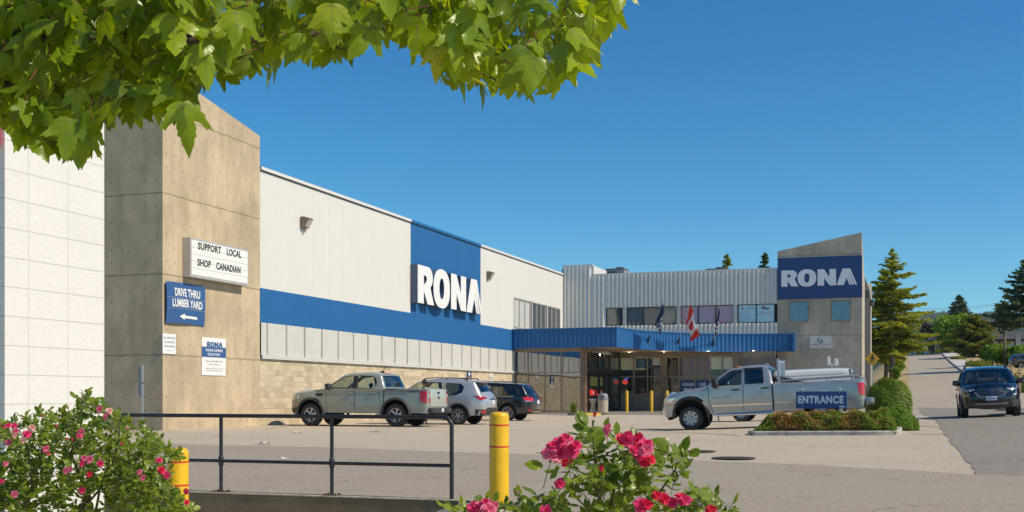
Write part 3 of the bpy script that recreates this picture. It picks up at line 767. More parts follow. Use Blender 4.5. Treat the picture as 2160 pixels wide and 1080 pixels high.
# side of the lobby with the sliding doors (faces +u)
DV = lambda px: at_u(px, 800, GU)[0]
dv_ = [GV + .16, DV(1241), DV(1262.5), DV(1273), DV(1286), SV - .05]
zd = 2.45
mb = MB()
mb.box(GU - .06, GU + .06, dv_[0], dv_[-1], ztop, CZ0 - .02); mb.box(GU - .07, GU + .07, dv_[0], dv_[-1], zd, zd + .38)
for c in dv_[1:]: mb.box(GU - .05, GU + .05, c - .09, c + .09, zd + .382, ztop - .002)
for c in dv_[1:]: mb.box(GU - .05, GU + .05, c - .06, c + .06, .13, zd - .002)
drw = part(mb, 'door_frame', M_DARKFR)
for i in range(5):
    mb = MB(); mb.add([(GU, dv_[i] + .05, zd + .38), (GU, dv_[i+1] - .09, zd + .38), (GU, dv_[i+1] - .09, ztop), (GU, dv_[i] + .05, ztop)], [(0, 1, 2, 3)]); mb.build('pane', M_GLASS_STORE, drw)
    a, b_ = dv_[i] + .06, dv_[i+1] - .06
    mb = MB(); mb.box(GU - .02, GU + .02, a, a + .07, .13, zd - .02); mb.box(GU - .02, GU + .02, b_ - .07, b_, .13, zd - .02); mb.box(GU - .02, GU + .02, a + .072, b_ - .072, .13, .30); mb.box(GU - .02, GU + .02, a + .072, b_ - .072, 1.05, 1.13); mb.box(GU - .02, GU + .02, a + .072, b_ - .072, zd - .12, zd - .02)
    d_ = part(mb, 'door', M_DARKFR)
    mb = MB(); mb.add([(GU, a + .07, .3), (GU, b_ - .07, .3), (GU, b_ - .07, zd - .12), (GU, a + .07, zd - .12)], [(0, 1, 2, 3)]); mb.build('pane', M_GLASS_STORE, d_)
    if i in (1, 2):
        m_ = (a + b_) / 2
        mb = MB(); mb.box(GU + .022, GU + .026, a + .2, b_ - .2, 1.14, 1.48); rs = mb.build('door_notice', plain('red_notice', (0.75, 0.04, 0.02), 0.4, var=0), d_)
        mb = MB(); mb.box(GU + .0265, GU + .028, m_ - .12, m_ + .12, 1.24, 1.38); mb.build('notice_symbol', M_SIGNW, rs)
        mb = MB(); mb.box(GU + .022, GU + .026, a + .25, b_ - .25, 1.70, 2.25); mb.build('door_poster', plain('yellow_poster', (0.32, 0.27, 0.06), 0.6, var=.3, vs=10), d_)
# shopfront facing the lot
sx_ = lambda px: at_v(px, 800, SV)[0]
zs = lambda py: at_v(1450, py, SV)[1]
S1, SM, SL = zs(752), zs(794), zs(832)
ztop2 = S1
u0_, u1_ = GU, u_t
mb = MB(); mb.box(u0_, u1_, SV - .1, SV + .1, S1, CZ0 - .02)
for xa, xb in ((1298, 1306), (1395, 1406), (1549, 1642)): mb.box(sx_(xa), min(sx_(xb), u_t - .01), SV - .12, SV + .12, .115, S1 - .002)
part(mb, 'shopfront_wall', M_BROWNW)
bays = [(1306, 1337, 1366, 1395), (1406, 1432, 1467, 1498, 1523, 1548)]
for k, b in enumerate(bays):
    mb = MB(); a, c = sx_(b[0]), sx_(b[-1])
    mb.box(a, c, SV - .05, SV + .05, .13, .2); mb.box(a, c, SV - .045, SV + .045, SM - .035, SM + .035); mb.box(a, c, SV - .05, SV + .05, S1 - .06, S1 - .003)
    if k == 0: mb.box(a, c, SV - .048, SV + .048, SL - .06, SL + .06)
    for q in b: mb.box(sx_(q) - .045, sx_(q) + .045, SV - .055, SV + .055, .202, S1 - .062)
    fr = part(mb, 'shop_window', M_BRONZE)
    for xa, xb in zip(b, b[1:]):
        p0, p1 = sx_(xa) + .046, sx_(xb) - .046
        for z0, z1 in ((SM + .035, S1 - .06), ((SL + .06) if k == 0 else .2, SM - .035)):
            mb = MB(); mb.add([(p0, SV, z0), (p1, SV, z0), (p1, SV, z1), (p0, SV, z1)], [(0, 1, 2, 3)]); mb.build('pane', M_GLASS_STORE, fr)
        if k == 0:
            mb = MB(); mb.box(p0, p1, SV - .01, SV + .01, .2, SL - .06); mb.build('kick_panel', plain('grey_kick_panel', (0.20, 0.19, 0.165), 0.25, var=.1), fr)
# grey service doors at the tower end of the recess
for xa, xb in ((1561, 1599), (1602, 1638)):
    mb = MB(); mb.box(sx_(xa), sx_(xb), SV - .15, SV - .122, .12, S1 - .1); d_ = part(mb, 'service_door', plain('brown_grey_door', (0.115, 0.10, 0.095), 0.6, var=.08))
    mb = MB(); mb.box(sx_(xb) - .3, sx_(xb) - .24, SV - .19, SV - .151, 1.0, 1.25); mb.build('handle', M_STEEL, d_)
# what shows behind the shop glass
mb = MB()
mb.box(u0_, u1_, 79.0, 79.02, .0, 3.9); mb.box(u0_, u1_, SV + .12, 79, 3.75, 3.9); mb.box(-22.4, u1_, 66, 79, .1, .12)
part(mb, 'shop_interior', plain('shop_inner', (0.16, 0.14, 0.12), .8, var=.3, vs=1.5))
mb = MB(); mb.box(sx_(1306), sx_(1366), SV + .10, SV + .12, SM + .45, S1); mb.box(sx_(1366), sx_(1395), SV + .10, SV + .12, SM + .75, S1); part(mb, 'bright_pane_panel', plain('bright_pane_cream', (0.80, 0.72, 0.55), .7))  # light cream panels stand in for the brightness seen in the panes
mb = MB(); mb.box(sx_(1340), sx_(1376), SV + .09, SV + .098, SM + .55, SM + 1.2); part(mb, 'inner_banner', plain('blue_banner', (0.05, 0.10, 0.2), .6))
mb = MB(); mb.box(sx_(1498), sx_(1522), SV + .25, SV + .27, SM + .45, S1 - .05); mb.box(sx_(1524), sx_(1547), SV + .25, SV + .27, SM + .45, S1 - .05); part(mb, 'roller_blind', plain('cream_blind', (0.80, 0.74, 0.58), .7))
mb = MB(); mb.box(sx_(1433), sx_(1497), SV + .35, SV + .38, SM - .2, S1 - .1); part(mb, 'inner_drape', plain('maroon_drape', (0.26, 0.03, 0.07), .8, var=.4, vs=3))
mb = MB()
for i, (q, h, wd) in enumerate(((1310, 1.3, .7), (1322, 1.0, .5), (1340, 1.4, .8), (1352, 1.2, .5), (1410, 1.7, .5), (1418, 1.0, .5), (1480, .8, .8), (1510, 1.2, .6), (1535, 1.4, .5))):
    mb.cbox(sx_(q), sx_(q) + wd, SV + .8 + .3 * (i % 3), SV + 1.4 + .3 * (i % 3), .12, .12 + h, .03)
part(mb, 'display_goods', plain('mixed_goods', (0.22, 0.16, 0.11), .7, var=.6, vs=2.5))
mb = MB(); mb.cbox(sx_(1370), sx_(1394), SV + .9, SV + 1.5, .6, 1.75, .3); part(mb, 'display_tub', plain('beige_tub', (0.45, 0.37, 0.29), .5))
# neon and door notices
mb = MB(); mb.tube([(sx_(1317) + .15 * math.cos(t), SV + .25, SM - .35 + .11 * math.sin(t)) for t in [math.pi * 2 * i / 20 for i in range(21)]], .018, 6); add_text(mb, 'OPEN', sx_(1317), SV + .25, SM - .35, .10, .02)
part(mb, 'neon_sign', plain('red_neon', (.8, .02, .02), .5, var=0, emit=(1, .05, .04), es=1.3))
mb = MB(); mb.tube([(sx_(1316), SV + .25, SM - .18), (sx_(1323), SV + .25, SM - .10)], .03, 6); part(mb, 'neon_tube', plain('blue_neon', (.05, .05, .8), .5, var=0, emit=(.1, .15, 1), es=1.3))
for px_, l1, l2 in ((1452, 'PLEASE', 'MAIN'), (1482, 'USE', 'DOORS')):
    a = sx_(px_); mb = MB(); mb.box(a - .50, a + .50, SV - .012, SV - .006, SM - 1.15, SM - .25); bdg = part(mb, 'window_notice', M_NAVY)
    fit_text(bdg, l1, a, SV - .014, SM - .52, .72 if l1 == 'PLEASE' else .42, .2, M_LETW, .02); fit_text(bdg, l2, a, SV - .014, SM - .86, .56 if l2 == 'MAIN' else .66, .2, M_LETW, .02)
# downspout by the lobby corner
mb = MB(); ud = GU + .17
mb.tube([(ud + .45, GV - .3, CZ0 - .03), (ud + .3, GV - .3, CZ0 - .15), (ud + .1, GV - .25, CZ0 - .3), (ud + .06, GV - .2, CZ0 - .5), (ud + .06, GV - .2, .12)], .055, 10)
part(mb, 'downspout', plain('copper_brown_pipe', (0.27, 0.15, 0.10), .5, .2, var=.25), smooth=40)

# ---------------- signs on the store
def logo(mb, x0, z0, h, sx, y0, y1, mi=0, side=1, letters='RONA', M=None):
    def arc(cx, cy, rx, ry, a0, a1, k=14, p=2.0):
        o = []
        for i in range(k + 1):
            t = R(a0 + (a1 - a0) * i / k); c, s_ = math.cos(t), math.sin(t)
            o.append((cx + rx * math.copysign(abs(c) ** (2 / p), c), cy + ry * math.copysign(abs(s_) ** (2 / p), s_)))
        return o
    S = lambda pts: [(x0 + a / 330 * h * sx, z0 + b_ * h) for a, b_ in pts]
    if 'R' in letters:
        bowl = arc(240, .715, 106, .285, 90, -62, 14)
        mb.prism(S([(0, 0), (0, 1)] + bowl + [(376, 0), (224, 0), (138, .34), (138, 0)][0:4][::1]), y0, y1, M, [S([(138, .755), (160, .755)] + arc(165, .66, 42, .095, 85, -60, 8) + [(138, .50)])], mi, side)
    if 'O' in letters:
        mb.prism(S(arc(565, .5, 203, .535, 0, 360, 44, 2.35)[:-1]), y0, y1, M, [S(arc(565, .5, 57, .285, 0, 360, 28, 2.3)[:-1])], mi, side)
    if 'N' in letters:
        mb.prism(S([(797, 0), (797, 1), (938, 1), (1055, .50), (1055, 1), (1197, 1), (1197, 0), (1060, 0), (940, .46), (940, 0)]), y0, y1, M, (), mi, side)
    if 'A' in letters:
        mb.prism(S([(1209, 0), (1337, 1), (1502, 1), (1650, 0), (1606, 0), (1480, .85), (1589, 0), (1549, 0), (1452, .66), (1534, 0), (1490, 0), (1422, .42), (1362, 0)]), y0, y1, M, (), mi, side)
RZU = -TH + R(90)      # for things that hang on the long wall: local x runs along it, -y faces out
# channel letters on the blue panel
va, za = at_u(880.5, 638, -22.1); vb, zb = at_u(1016, 656, -22.1); _, zc = at_u(880.5, 557.5, -22.1)
hh = zc - za; sxx = (vb - va) / (5.0 * hh)
t = thing('letter_sign', "raised white channel letters of the shop name on the long wall's blue panel", 'sign', UV(WU, va, za), RZU)
for ch in 'RONA':
    mb = MB(); logo(mb, 0, 0, hh, sxx, -.42, -.035, 0, 1, ch); l_ = mb.build('letter', [M_LETW, M_LETS], t)
mb = MB()
for q in range(9): mb.tube([(.3 + q * .98, -.1, hh + .0), (.3 + q * .98, -.1, hh + .1)], .02, 6)
mb.build('conduit', M_LETS, t)
# panel on the right tower
zs_ = lambda px, py: at_v(px, py, 76.04)[1]
a, b_ = u_t + .02, u_r + .02; z0 = zs_(1640, 632); z1 = zs_(1640, 545)
t = thing('tower_sign', 'dark blue panel with large pale grey lettering across the right concrete tower', 'sign', UV(a, 76.12, z0))
mb = MB(); mb.box(0, b_ - a, -.08, -.004, 0, z1 - z0); mb.build('panel', M_NAVY, t)
la, lz = at_v(1648, 605, 76.04); lb, _ = at_v(1808, 600, 76.04); _, lz1 = at_v(1648, 571, 76.04)
mb = MB(); h_ = lz1 - lz; logo(mb, la - a, lz - z0, h_, (lb - la) / (5 * h_), -.084, -.0805, 0, 0); mb.build('lettering', M_LETG, t)
# hot tub dealer's plate
a, z1 = at_v(1708, 709, 76.08); b_, z0 = at_v(1753, 734, 76.08)
t = thing('wall_plate', 'small pale grey plate with a round green emblem on the right concrete tower', 'sign', UV(a, 76.12, z0))
W_, H_ = b_ - a, z1 - z0
mb = MB(); mb.box(0, W_, -.04, -.004, 0, H_); mb.build('plate', plain('pale_plate', (.62, .60, .57), .4, var=.03), t)
M_GL = plain('grey_lettering', (.16, .16, .15), .6, var=0)
fit_text(t, 'BEACHCOMBER', W_ / 2, -.0425, H_ * .30, W_ * .92, H_ * .14, M_GL, 0, 1.0); fit_text(t, 'HOT TUBS', W_ / 2, -.0425, H_ * .13, W_ * .44, H_ * .07, M_GL, .02, 1.3)
mb = MB()
for k in range(5):
    pth = [(W_ / 2 + (.10 + .03 * k) * math.cos(q) * (1 if k < 3 else .8), -.044, H_ * .66 + (.09 + .02 * k) * math.sin(q)) for q in [R(60 + 26 * i + k * 12) for i in range(8)]]
    mb.tube(pth, [.012 * (1 - abs(i - 3.5) / 5) for i in range(8)], 5)
mb.build('emblem', plain('grey_green_emblem', (.20, .26, .20), .6, var=0), t)
mb = MB(); mb.tube([(W_ / 2 - .02 + .15 * math.cos(q), -.044, H_ * .62 + .14 * math.sin(q)) for q in [R(-100 + 18 * i) for i in range(9)]], [.012 + .035 * math.sin(i / 8 * math.pi) for i in range(9)], 6); mb.build('emblem', plain('dark_green_emblem', (.05, .09, .05), .6, var=0), t)
# reader board
va, z1 = at_u(402, 500, -22.05); vb, z0 = at_u(525, 604, -22.05)
t = thing('reader_board', 'white light-box sign reading SUPPORT LOCAL SHOP CANADIAN on the left concrete tower', 'sign', UV(-22.36, va, z0), RZU)
W_, H_ = vb - va, z1 - z0
mb = MB(); mb.cbox(0, W_, -.30, -.004, 0, H_, .012); mb.build('cabinet', plain('cabinet_grey', (.50, .47, .43), .4, .2, var=.1), t)
mb = MB(); mb.box(.07, W_ - .07, -.306, -.301, .09, H_ - .07); mb.build('face', M_SIGNW, t)
mb = MB(); nr = 5
for q in range(1, nr): mb.box(.07, W_ - .07, -.312, -.3065, .09 + (H_ - .16) * q / nr - .01, .09 + (H_ - .16) * q / nr + .01)
mb.build('letter_track', plain('clear_track', (.66, .63, .58), .3, var=0), t)
for s_, xa, xb, zc in (('SUPPORT', .118, .504, .825), ('LOCAL', .60, .86, .825), ('SHOP', .11, .33, .40), ('CANADIAN', .42, .845, .40)):
    fit_text(t, s_, W_ * (xa + xb) / 2, -.314, H_ * zc, W_ * (xb - xa), H_ * .185, M_TEXTK, .03)
# drive-through board: slightly buckled planks
va, z1 = at_u(352, 593, -22.25); vb, z0 = at_u(435, 689, -22.25); W_, H_ = vb - va, z1 - z0
t = thing('direction_board', 'faded blue plank board reading DRIVE THRU LUMBER YARD with a left arrow', 'sign', UV(-22.36, va, z0), RZU)
mb = MB(); n1, n2 = 12, 5
def warp(x, z): return -.07 - .035 * math.sin(x / W_ * 5 + z * 1.3) - .02 * math.sin(z * 3)
vs = []
for j in range(n2 + 1):
    for i in range(n1 + 1): x = W_ * i / n1; z = H_ * j / n2; vs.append((x, warp(x, z), z + .03 * math.sin(x / W_ * 3)))
vs2 = [(x, y + .02, z) for x, y, z in vs]; K = (n1 + 1)
fs = [(j*K+i, j*K+i+1, (j+1)*K+i+1, (j+1)*K+i) for j in range(n2) for i in range(n1)]
mb.add(vs, fs); mb.add(vs2, [f[::-1] for f in fs])
for j, ln in ((0, 1), (n2, 1)): mb.add([vs[j*K+i] for i in range(K)] + [vs2[j*K+i] for i in range(K)], [(i, i+1, K+i+1, K+i) for i in range(K-1)])
mb.build('panel', M_SIGNBLUE, t, smooth=40)
def warp_part(o):
    for vtx in o.data.vertices: x, z = vtx.co.x, vtx.co.z; vtx.co = (x, warp(x, z) - .012, z + .03 * math.sin(x / W_ * 3))
warp_part(fit_text(t, 'DRIVE THRU', W_ * .535, 0, H_ * .765, W_ * .67, H_ * .20, M_LETW, .032)); warp_part(fit_text(t, 'LUMBER YARD', W_ * .525, 0, H_ * .50, W_ * .80, H_ * .20, M_LETW, .032))
mb = MB()
ar = [(.30, .17), (.44, .25), (.44, .20), (.79, .20), (.79, .135), (.44, .135), (.44, .09)]
v2, tr = fill2d([(W_ * a, H_ * b_) for a, b_ in ar], (), [(W_ * (.5 + .06 * i), H_ * .17) for i in range(5)])
mb.add([(x, 0, z) for x, z in v2], tr)
mb.v = [(x, warp(x, z) - .012, z + .03 * math.sin(x / W_ * 3)) for x, y, z in mb.v]
mb.build('arrow', M_LETW, t)
mb = MB()
for z in (.36, .63): mb.tube([(W_ * i / 10, warp(W_ * i / 10, H_ * z) - .004, H_ * z + .03 * math.sin(i / 10 * 3)) for i in range(11)], .012, 4)
mb.build('plank_joint', plain('pale_joint', (.22, .30, .42), .6, var=.2), t)
# small cargo notice and curbside notice
va, z1 = at_u(343.5, 703, -22.33); vb, z0 = at_u(371, 747.5, -22.33); W_, H_ = vb - va, z1 - z0
t = thing('cargo_notice', 'small white notice reading ALL CARGO WILL BE CHECKED UPON EXITING at the tower corner', 'sign', UV(-22.36, va, z0), RZU)
mb = MB(); mb.cbox(0, W_, -.03, -.004, 0, H_, .008); mb.build('plate', M_SIGNW, t)
M_BGL = plain('blue_grey_lettering', (.10, .16, .32), .6, var=0)
for s_, z_, wf in (('ALL CARGO WILL', .80, .88), ('BE CHECKED', .59, .72), ('UPON EXITING', .38, .80)): fit_text(t, s_, W_ / 2, -.033, H_ * z_, W_ * wf, H_ * .105, M_BGL, .012)
fit_text(t, 'Thank you', W_ / 2, -.033, H_ * .17, W_ * .46, H_ * .07, M_BGL, 0)
va, z1 = at_u(426, 711, -22.33); vb, z0 = at_u(476.5, 793, -22.33); W_, H_ = vb - va, z1 - z0
t = thing('curbside_notice', 'tall white notice with a blue band reading ONLINE CURBSIDE PICKUP ONLY', 'sign', UV(-22.36, va, z0), RZU)
mb = MB(); mb.cbox(0, W_, -.03, -.004, 0, H_, .01); mb.build('plate', M_SIGNW, t)
mb = MB(); mb.box(.0, W_, -.034, -.0305, H_ * .485, H_ * .755); mb.build('band', M_SIGNBLUE, t)
mb = MB(); hL = H_ * .135; logo(mb, W_ * .20, H_ * .757, hL, W_ * .66 / (5 * hL), -.035, -.031, 0, 0); mb.build('logo', M_SIGNBLUE, t)
fit_text(t, 'ONLINE CURBSIDE', W_ / 2, -.036, H_ * .672, W_ * .72, H_ * .072, M_LETW, .02); fit_text(t, 'PICKUP ONLY', W_ / 2, -.036, H_ * .562, W_ * .53, H_ * .072, M_LETW, .02)
M_SLP = plain('slate_print', (.10, .12, .18), .6, var=0)
for s_, z_, wf, hf in (('CALL 604 485 2791', .375, .70, .042), ('UPON ARRIVAL', .29, .42, .028), ('PLEASE HAVE PHOTO I.D. AND', .185, .72, .024), ('ORDER INFORMATION READY', .13, .70, .024)): fit_text(t, s_, W_ / 2, -.033, H_ * z_, W_ * wf, H_ * hf, M_SLP, .008)
# two bay signs on the block wall
va, z1 = at_u(986, 784, -22.45); vb, z0 = at_u(995.5, 813, -22.45); W_, H_ = vb - va, z1 - z0
t = thing('bay_sign', 'narrow navy sign with white symbol on the block wall above the silver car', 'sign', UV(WU, va, z0), RZU)
mb = MB(); mb.box(0, W_, -.03, -.004, H_ * .30, H_); mb.build('plate', M_NAVY, t)
mb = MB(); mb.box(0, W_, -.03, -.004, 0, H_ * .295); mb.ellip((W_ / 2, -.03, H_ * .83), (W_ * .22, .006, H_ * .12)); mb.box(W_ * .3, W_ * .7, -.034, -.0305, H_ * .36, H_ * .52); mb.build('symbol', M_LETW, t)
mb = MB(); mb.box(W_ * .3, W_ * .7, -.034, -.0305, H_ * .56, H_ * .63); mb.build('stripe', M_YELP, t)
va, z1 = at_u(1035, 786, -22.45); vb, z0 = at_u(1039, 804, -22.45); W_, H_ = vb - va, z1 - z0
t = thing('accessible_bay_sign', 'slim white sign with a blue symbol on the block wall near the lobby', 'sign', UV(WU, va, z0), RZU)
mb = MB(); mb.box(0, W_, -.03, -.004, 0, H_); mb.build('plate', M_SIGNW, t)
mb = MB(); mb.box(W_ * .25, W_ * .75, -.034, -.0305, H_ * .15, H_ * .5); mb.build('symbol', M_BLUE, t)

# wall lamps
for px_, py_, lab in ((641, 470, 'bronze box floodlight on the white wall nearest the left tower'), (1031, 581, 'bronze box floodlight on the white wall beside the raised white letters')):
    v_, z_ = at_u(px_ - 3, py_, WU)
    t = thing('wall_lamp', lab, 'lamp', UV(WU + .025, v_, z_), RZU, 'box floodlights on the long wall')
    mb = MB(); mb.cbox(-.22, .22, -.16, -.002, -.20, .22, .02); mb.add([(-.21, -.16, -.18), (.21, -.16, -.18), (.21, -.34, .16), (-.21, -.34, .16), (-.21, -.16, .2), (.21, -.16, .2)], [(2, 3, 4, 5), (0, 3, 2, 1), (1, 2, 5), (0, 4, 3)]); mb.build('housing', plain('bronze_housing', (.20, .165, .125), .5, .3, var=.15), t)
    mb = MB(); mb.add([(-.18, -.178, -.17), (.18, -.178, -.17), (.18, -.345, .10), (-.18, -.345, .10)], [(3, 2, 1, 0)]); mb.build('lens', plain('lamp_lens', (.55, .50, .42), .2, var=.1), t)
    mb = MB(); mb.tube([(0, -.12, -.2), (0, -.14, -.30)], .04, 8); mb.build('knuckle', M_BRONZE, t)
# side-wall lamp boxes at the right end wall
for v_, z_ in ((83.0, 8.1), (92.2, 8.2)):
    t = thing('wall_lamp', 'grey box lamp high on the right end wall, %s' % ('nearer the concrete tower' if v_ < 90 else 'nearer the rear fin'), 'lamp', UV(u_r - .05, v_, z_), RZU, 'box lamps on the end wall')
    mb = MB(); mb.cbox(-.35, .35, -.32, 0, -.25, .25, .03); mb.build('housing', plain('grey_housing', (.16, .15, .14), .5, .2), t)
    mb = MB(); mb.box(-.28, .28, -.325, -.321, -.2, .05); mb.build('lens', _cache['lamp_lens'], t)
# roof plant
for px_, py_, w_, h_, vv_, lab in ((1278, 567, 1.35, 1.0, 81.0, 'grey rooftop air unit beside the raised stair parapet'), (1490, 567, 1.3, .55, 79.0, 'low dark rooftop air unit behind the middle of the roof edge')):
    u_, z_ = at_v(px_, py_, vv_)
    t = thing('rooftop_unit', lab, 'air unit', UV(u_, vv_, 9.2), None, 'air units on the wing roof')
    zt_ = z_ - 9.2
    mb = MB(); mb.cbox(0, w_, 0, 1.3, 0, zt_ - .06, .03); mb.build('casing', plain('unit_casing', (.30, .29, .27), .6, .2, var=.15), t)
    mb = MB(); mb.cbox(-.05, w_ + .05, -.05, 1.35, zt_ - .058, zt_, .015); mb.build('lid', plain('unit_lid', (.22, .21, .20), .6, .2), t)
    mb = MB()
    for q in range(7): mb.box(.06, w_ * .62, -.02, -.004, .12 + q * (zt_ - .3) / 7, .12 + (q + .5) * (zt_ - .3) / 7)
    mb.build('grille', M_DARKFR, t)
    mb = MB(); mb.lathe([(.3, 0), (.3, .12), (.24, .12), (.24, .02)], 18); mb.build('fan_ring', M_DARKFR, t, loc=(w_ * .65, .6, zt_))

# ------------------------------------------------------------------ neighbour's white block pier, close on the left
pv1, _ = at_u(220, 600, -5.94); pv0, _ = at_u(10, 600, -5.94)
t = thing('block_building', 'near corner of a white painted block building at the left edge', 'building', UV(-5.94, pv1, -.6))
mb = MB(); mb.box(-2.5, 0, pv0 - pv1, 0, 0, 5.2); mb.build('wall', M_WHITEBLK, t)
mb = MB(); mb.box(-2.55, .05, pv0 - pv1 - .05, .05, 5.2, 5.32); mb.build('coping', M_WHITE, t)
mb = MB(); mb.cbox(-1.6, -.03, pv0 - pv1 - .10, pv0 - pv1 - .004, 3.43, 3.65, .01); tag(mb.build('red_sign', plain('red_sign_face', (.70, .02, .02), .4, var=.05)), 'red sign box at the far left edge on the white block building', 'sign').location = UV(-5.94, pv1, -.6)
COL.objects[-1].rotation_euler = (0, 0, -TH)
# ------------------------------------------------------------------ vehicles
M_TYRE = plain('tyre_rubber', (0.035, 0.033, 0.031), 0.85, var=0.3, vs=6, bmp=0.4, bs=50)
M_ALLOY = plain('alloy_rim', (0.44, 0.44, 0.445), 0.32, 0.35, var=0.08, coat=0.5)
M_RIMD = plain('rim_shadow_black', (0.012, 0.012, 0.013), 0.5)
M_CHROME = plain('chrome_trim', (0.72, 0.72, 0.72), 0.12, 1.0, var=0.03)
M_TAIL = plain('red_lamp_lens', (0.45, 0.008, 0.006), 0.12, coat=1.0, var=0.3, vs=9)
M_TAILB = plain('bright_red_lens', (0.70, 0.02, 0.015), 0.12, coat=1.0, var=0.15, vs=9)
M_LENS = plain('clear_lamp_lens', (0.62, 0.64, 0.66), 0.08, 0.5, coat=1.0, var=0.35, vs=14)
M_AMBER = plain('amber_lens', (0.75, 0.20, 0.01), 0.15, coat=1.0, var=0.1)
M_SEAT = plain('dark_seat_cloth', (0.030, 0.030, 0.032), 0.9)
M_SEATG = plain('grey_seat_cloth', (0.10, 0.10, 0.095), 0.9)
M_UNDER = plain('underbody_black', (0.010, 0.010, 0.010), 0.8)
M_PLATE = plain('plate_white', (0.62, 0.64, 0.68), 0.45, var=0.25, vs=30)
M_GREYPL = plain('grey_trim_plastic', (0.045, 0.043, 0.040), 0.55, var=0.2, vs=8)

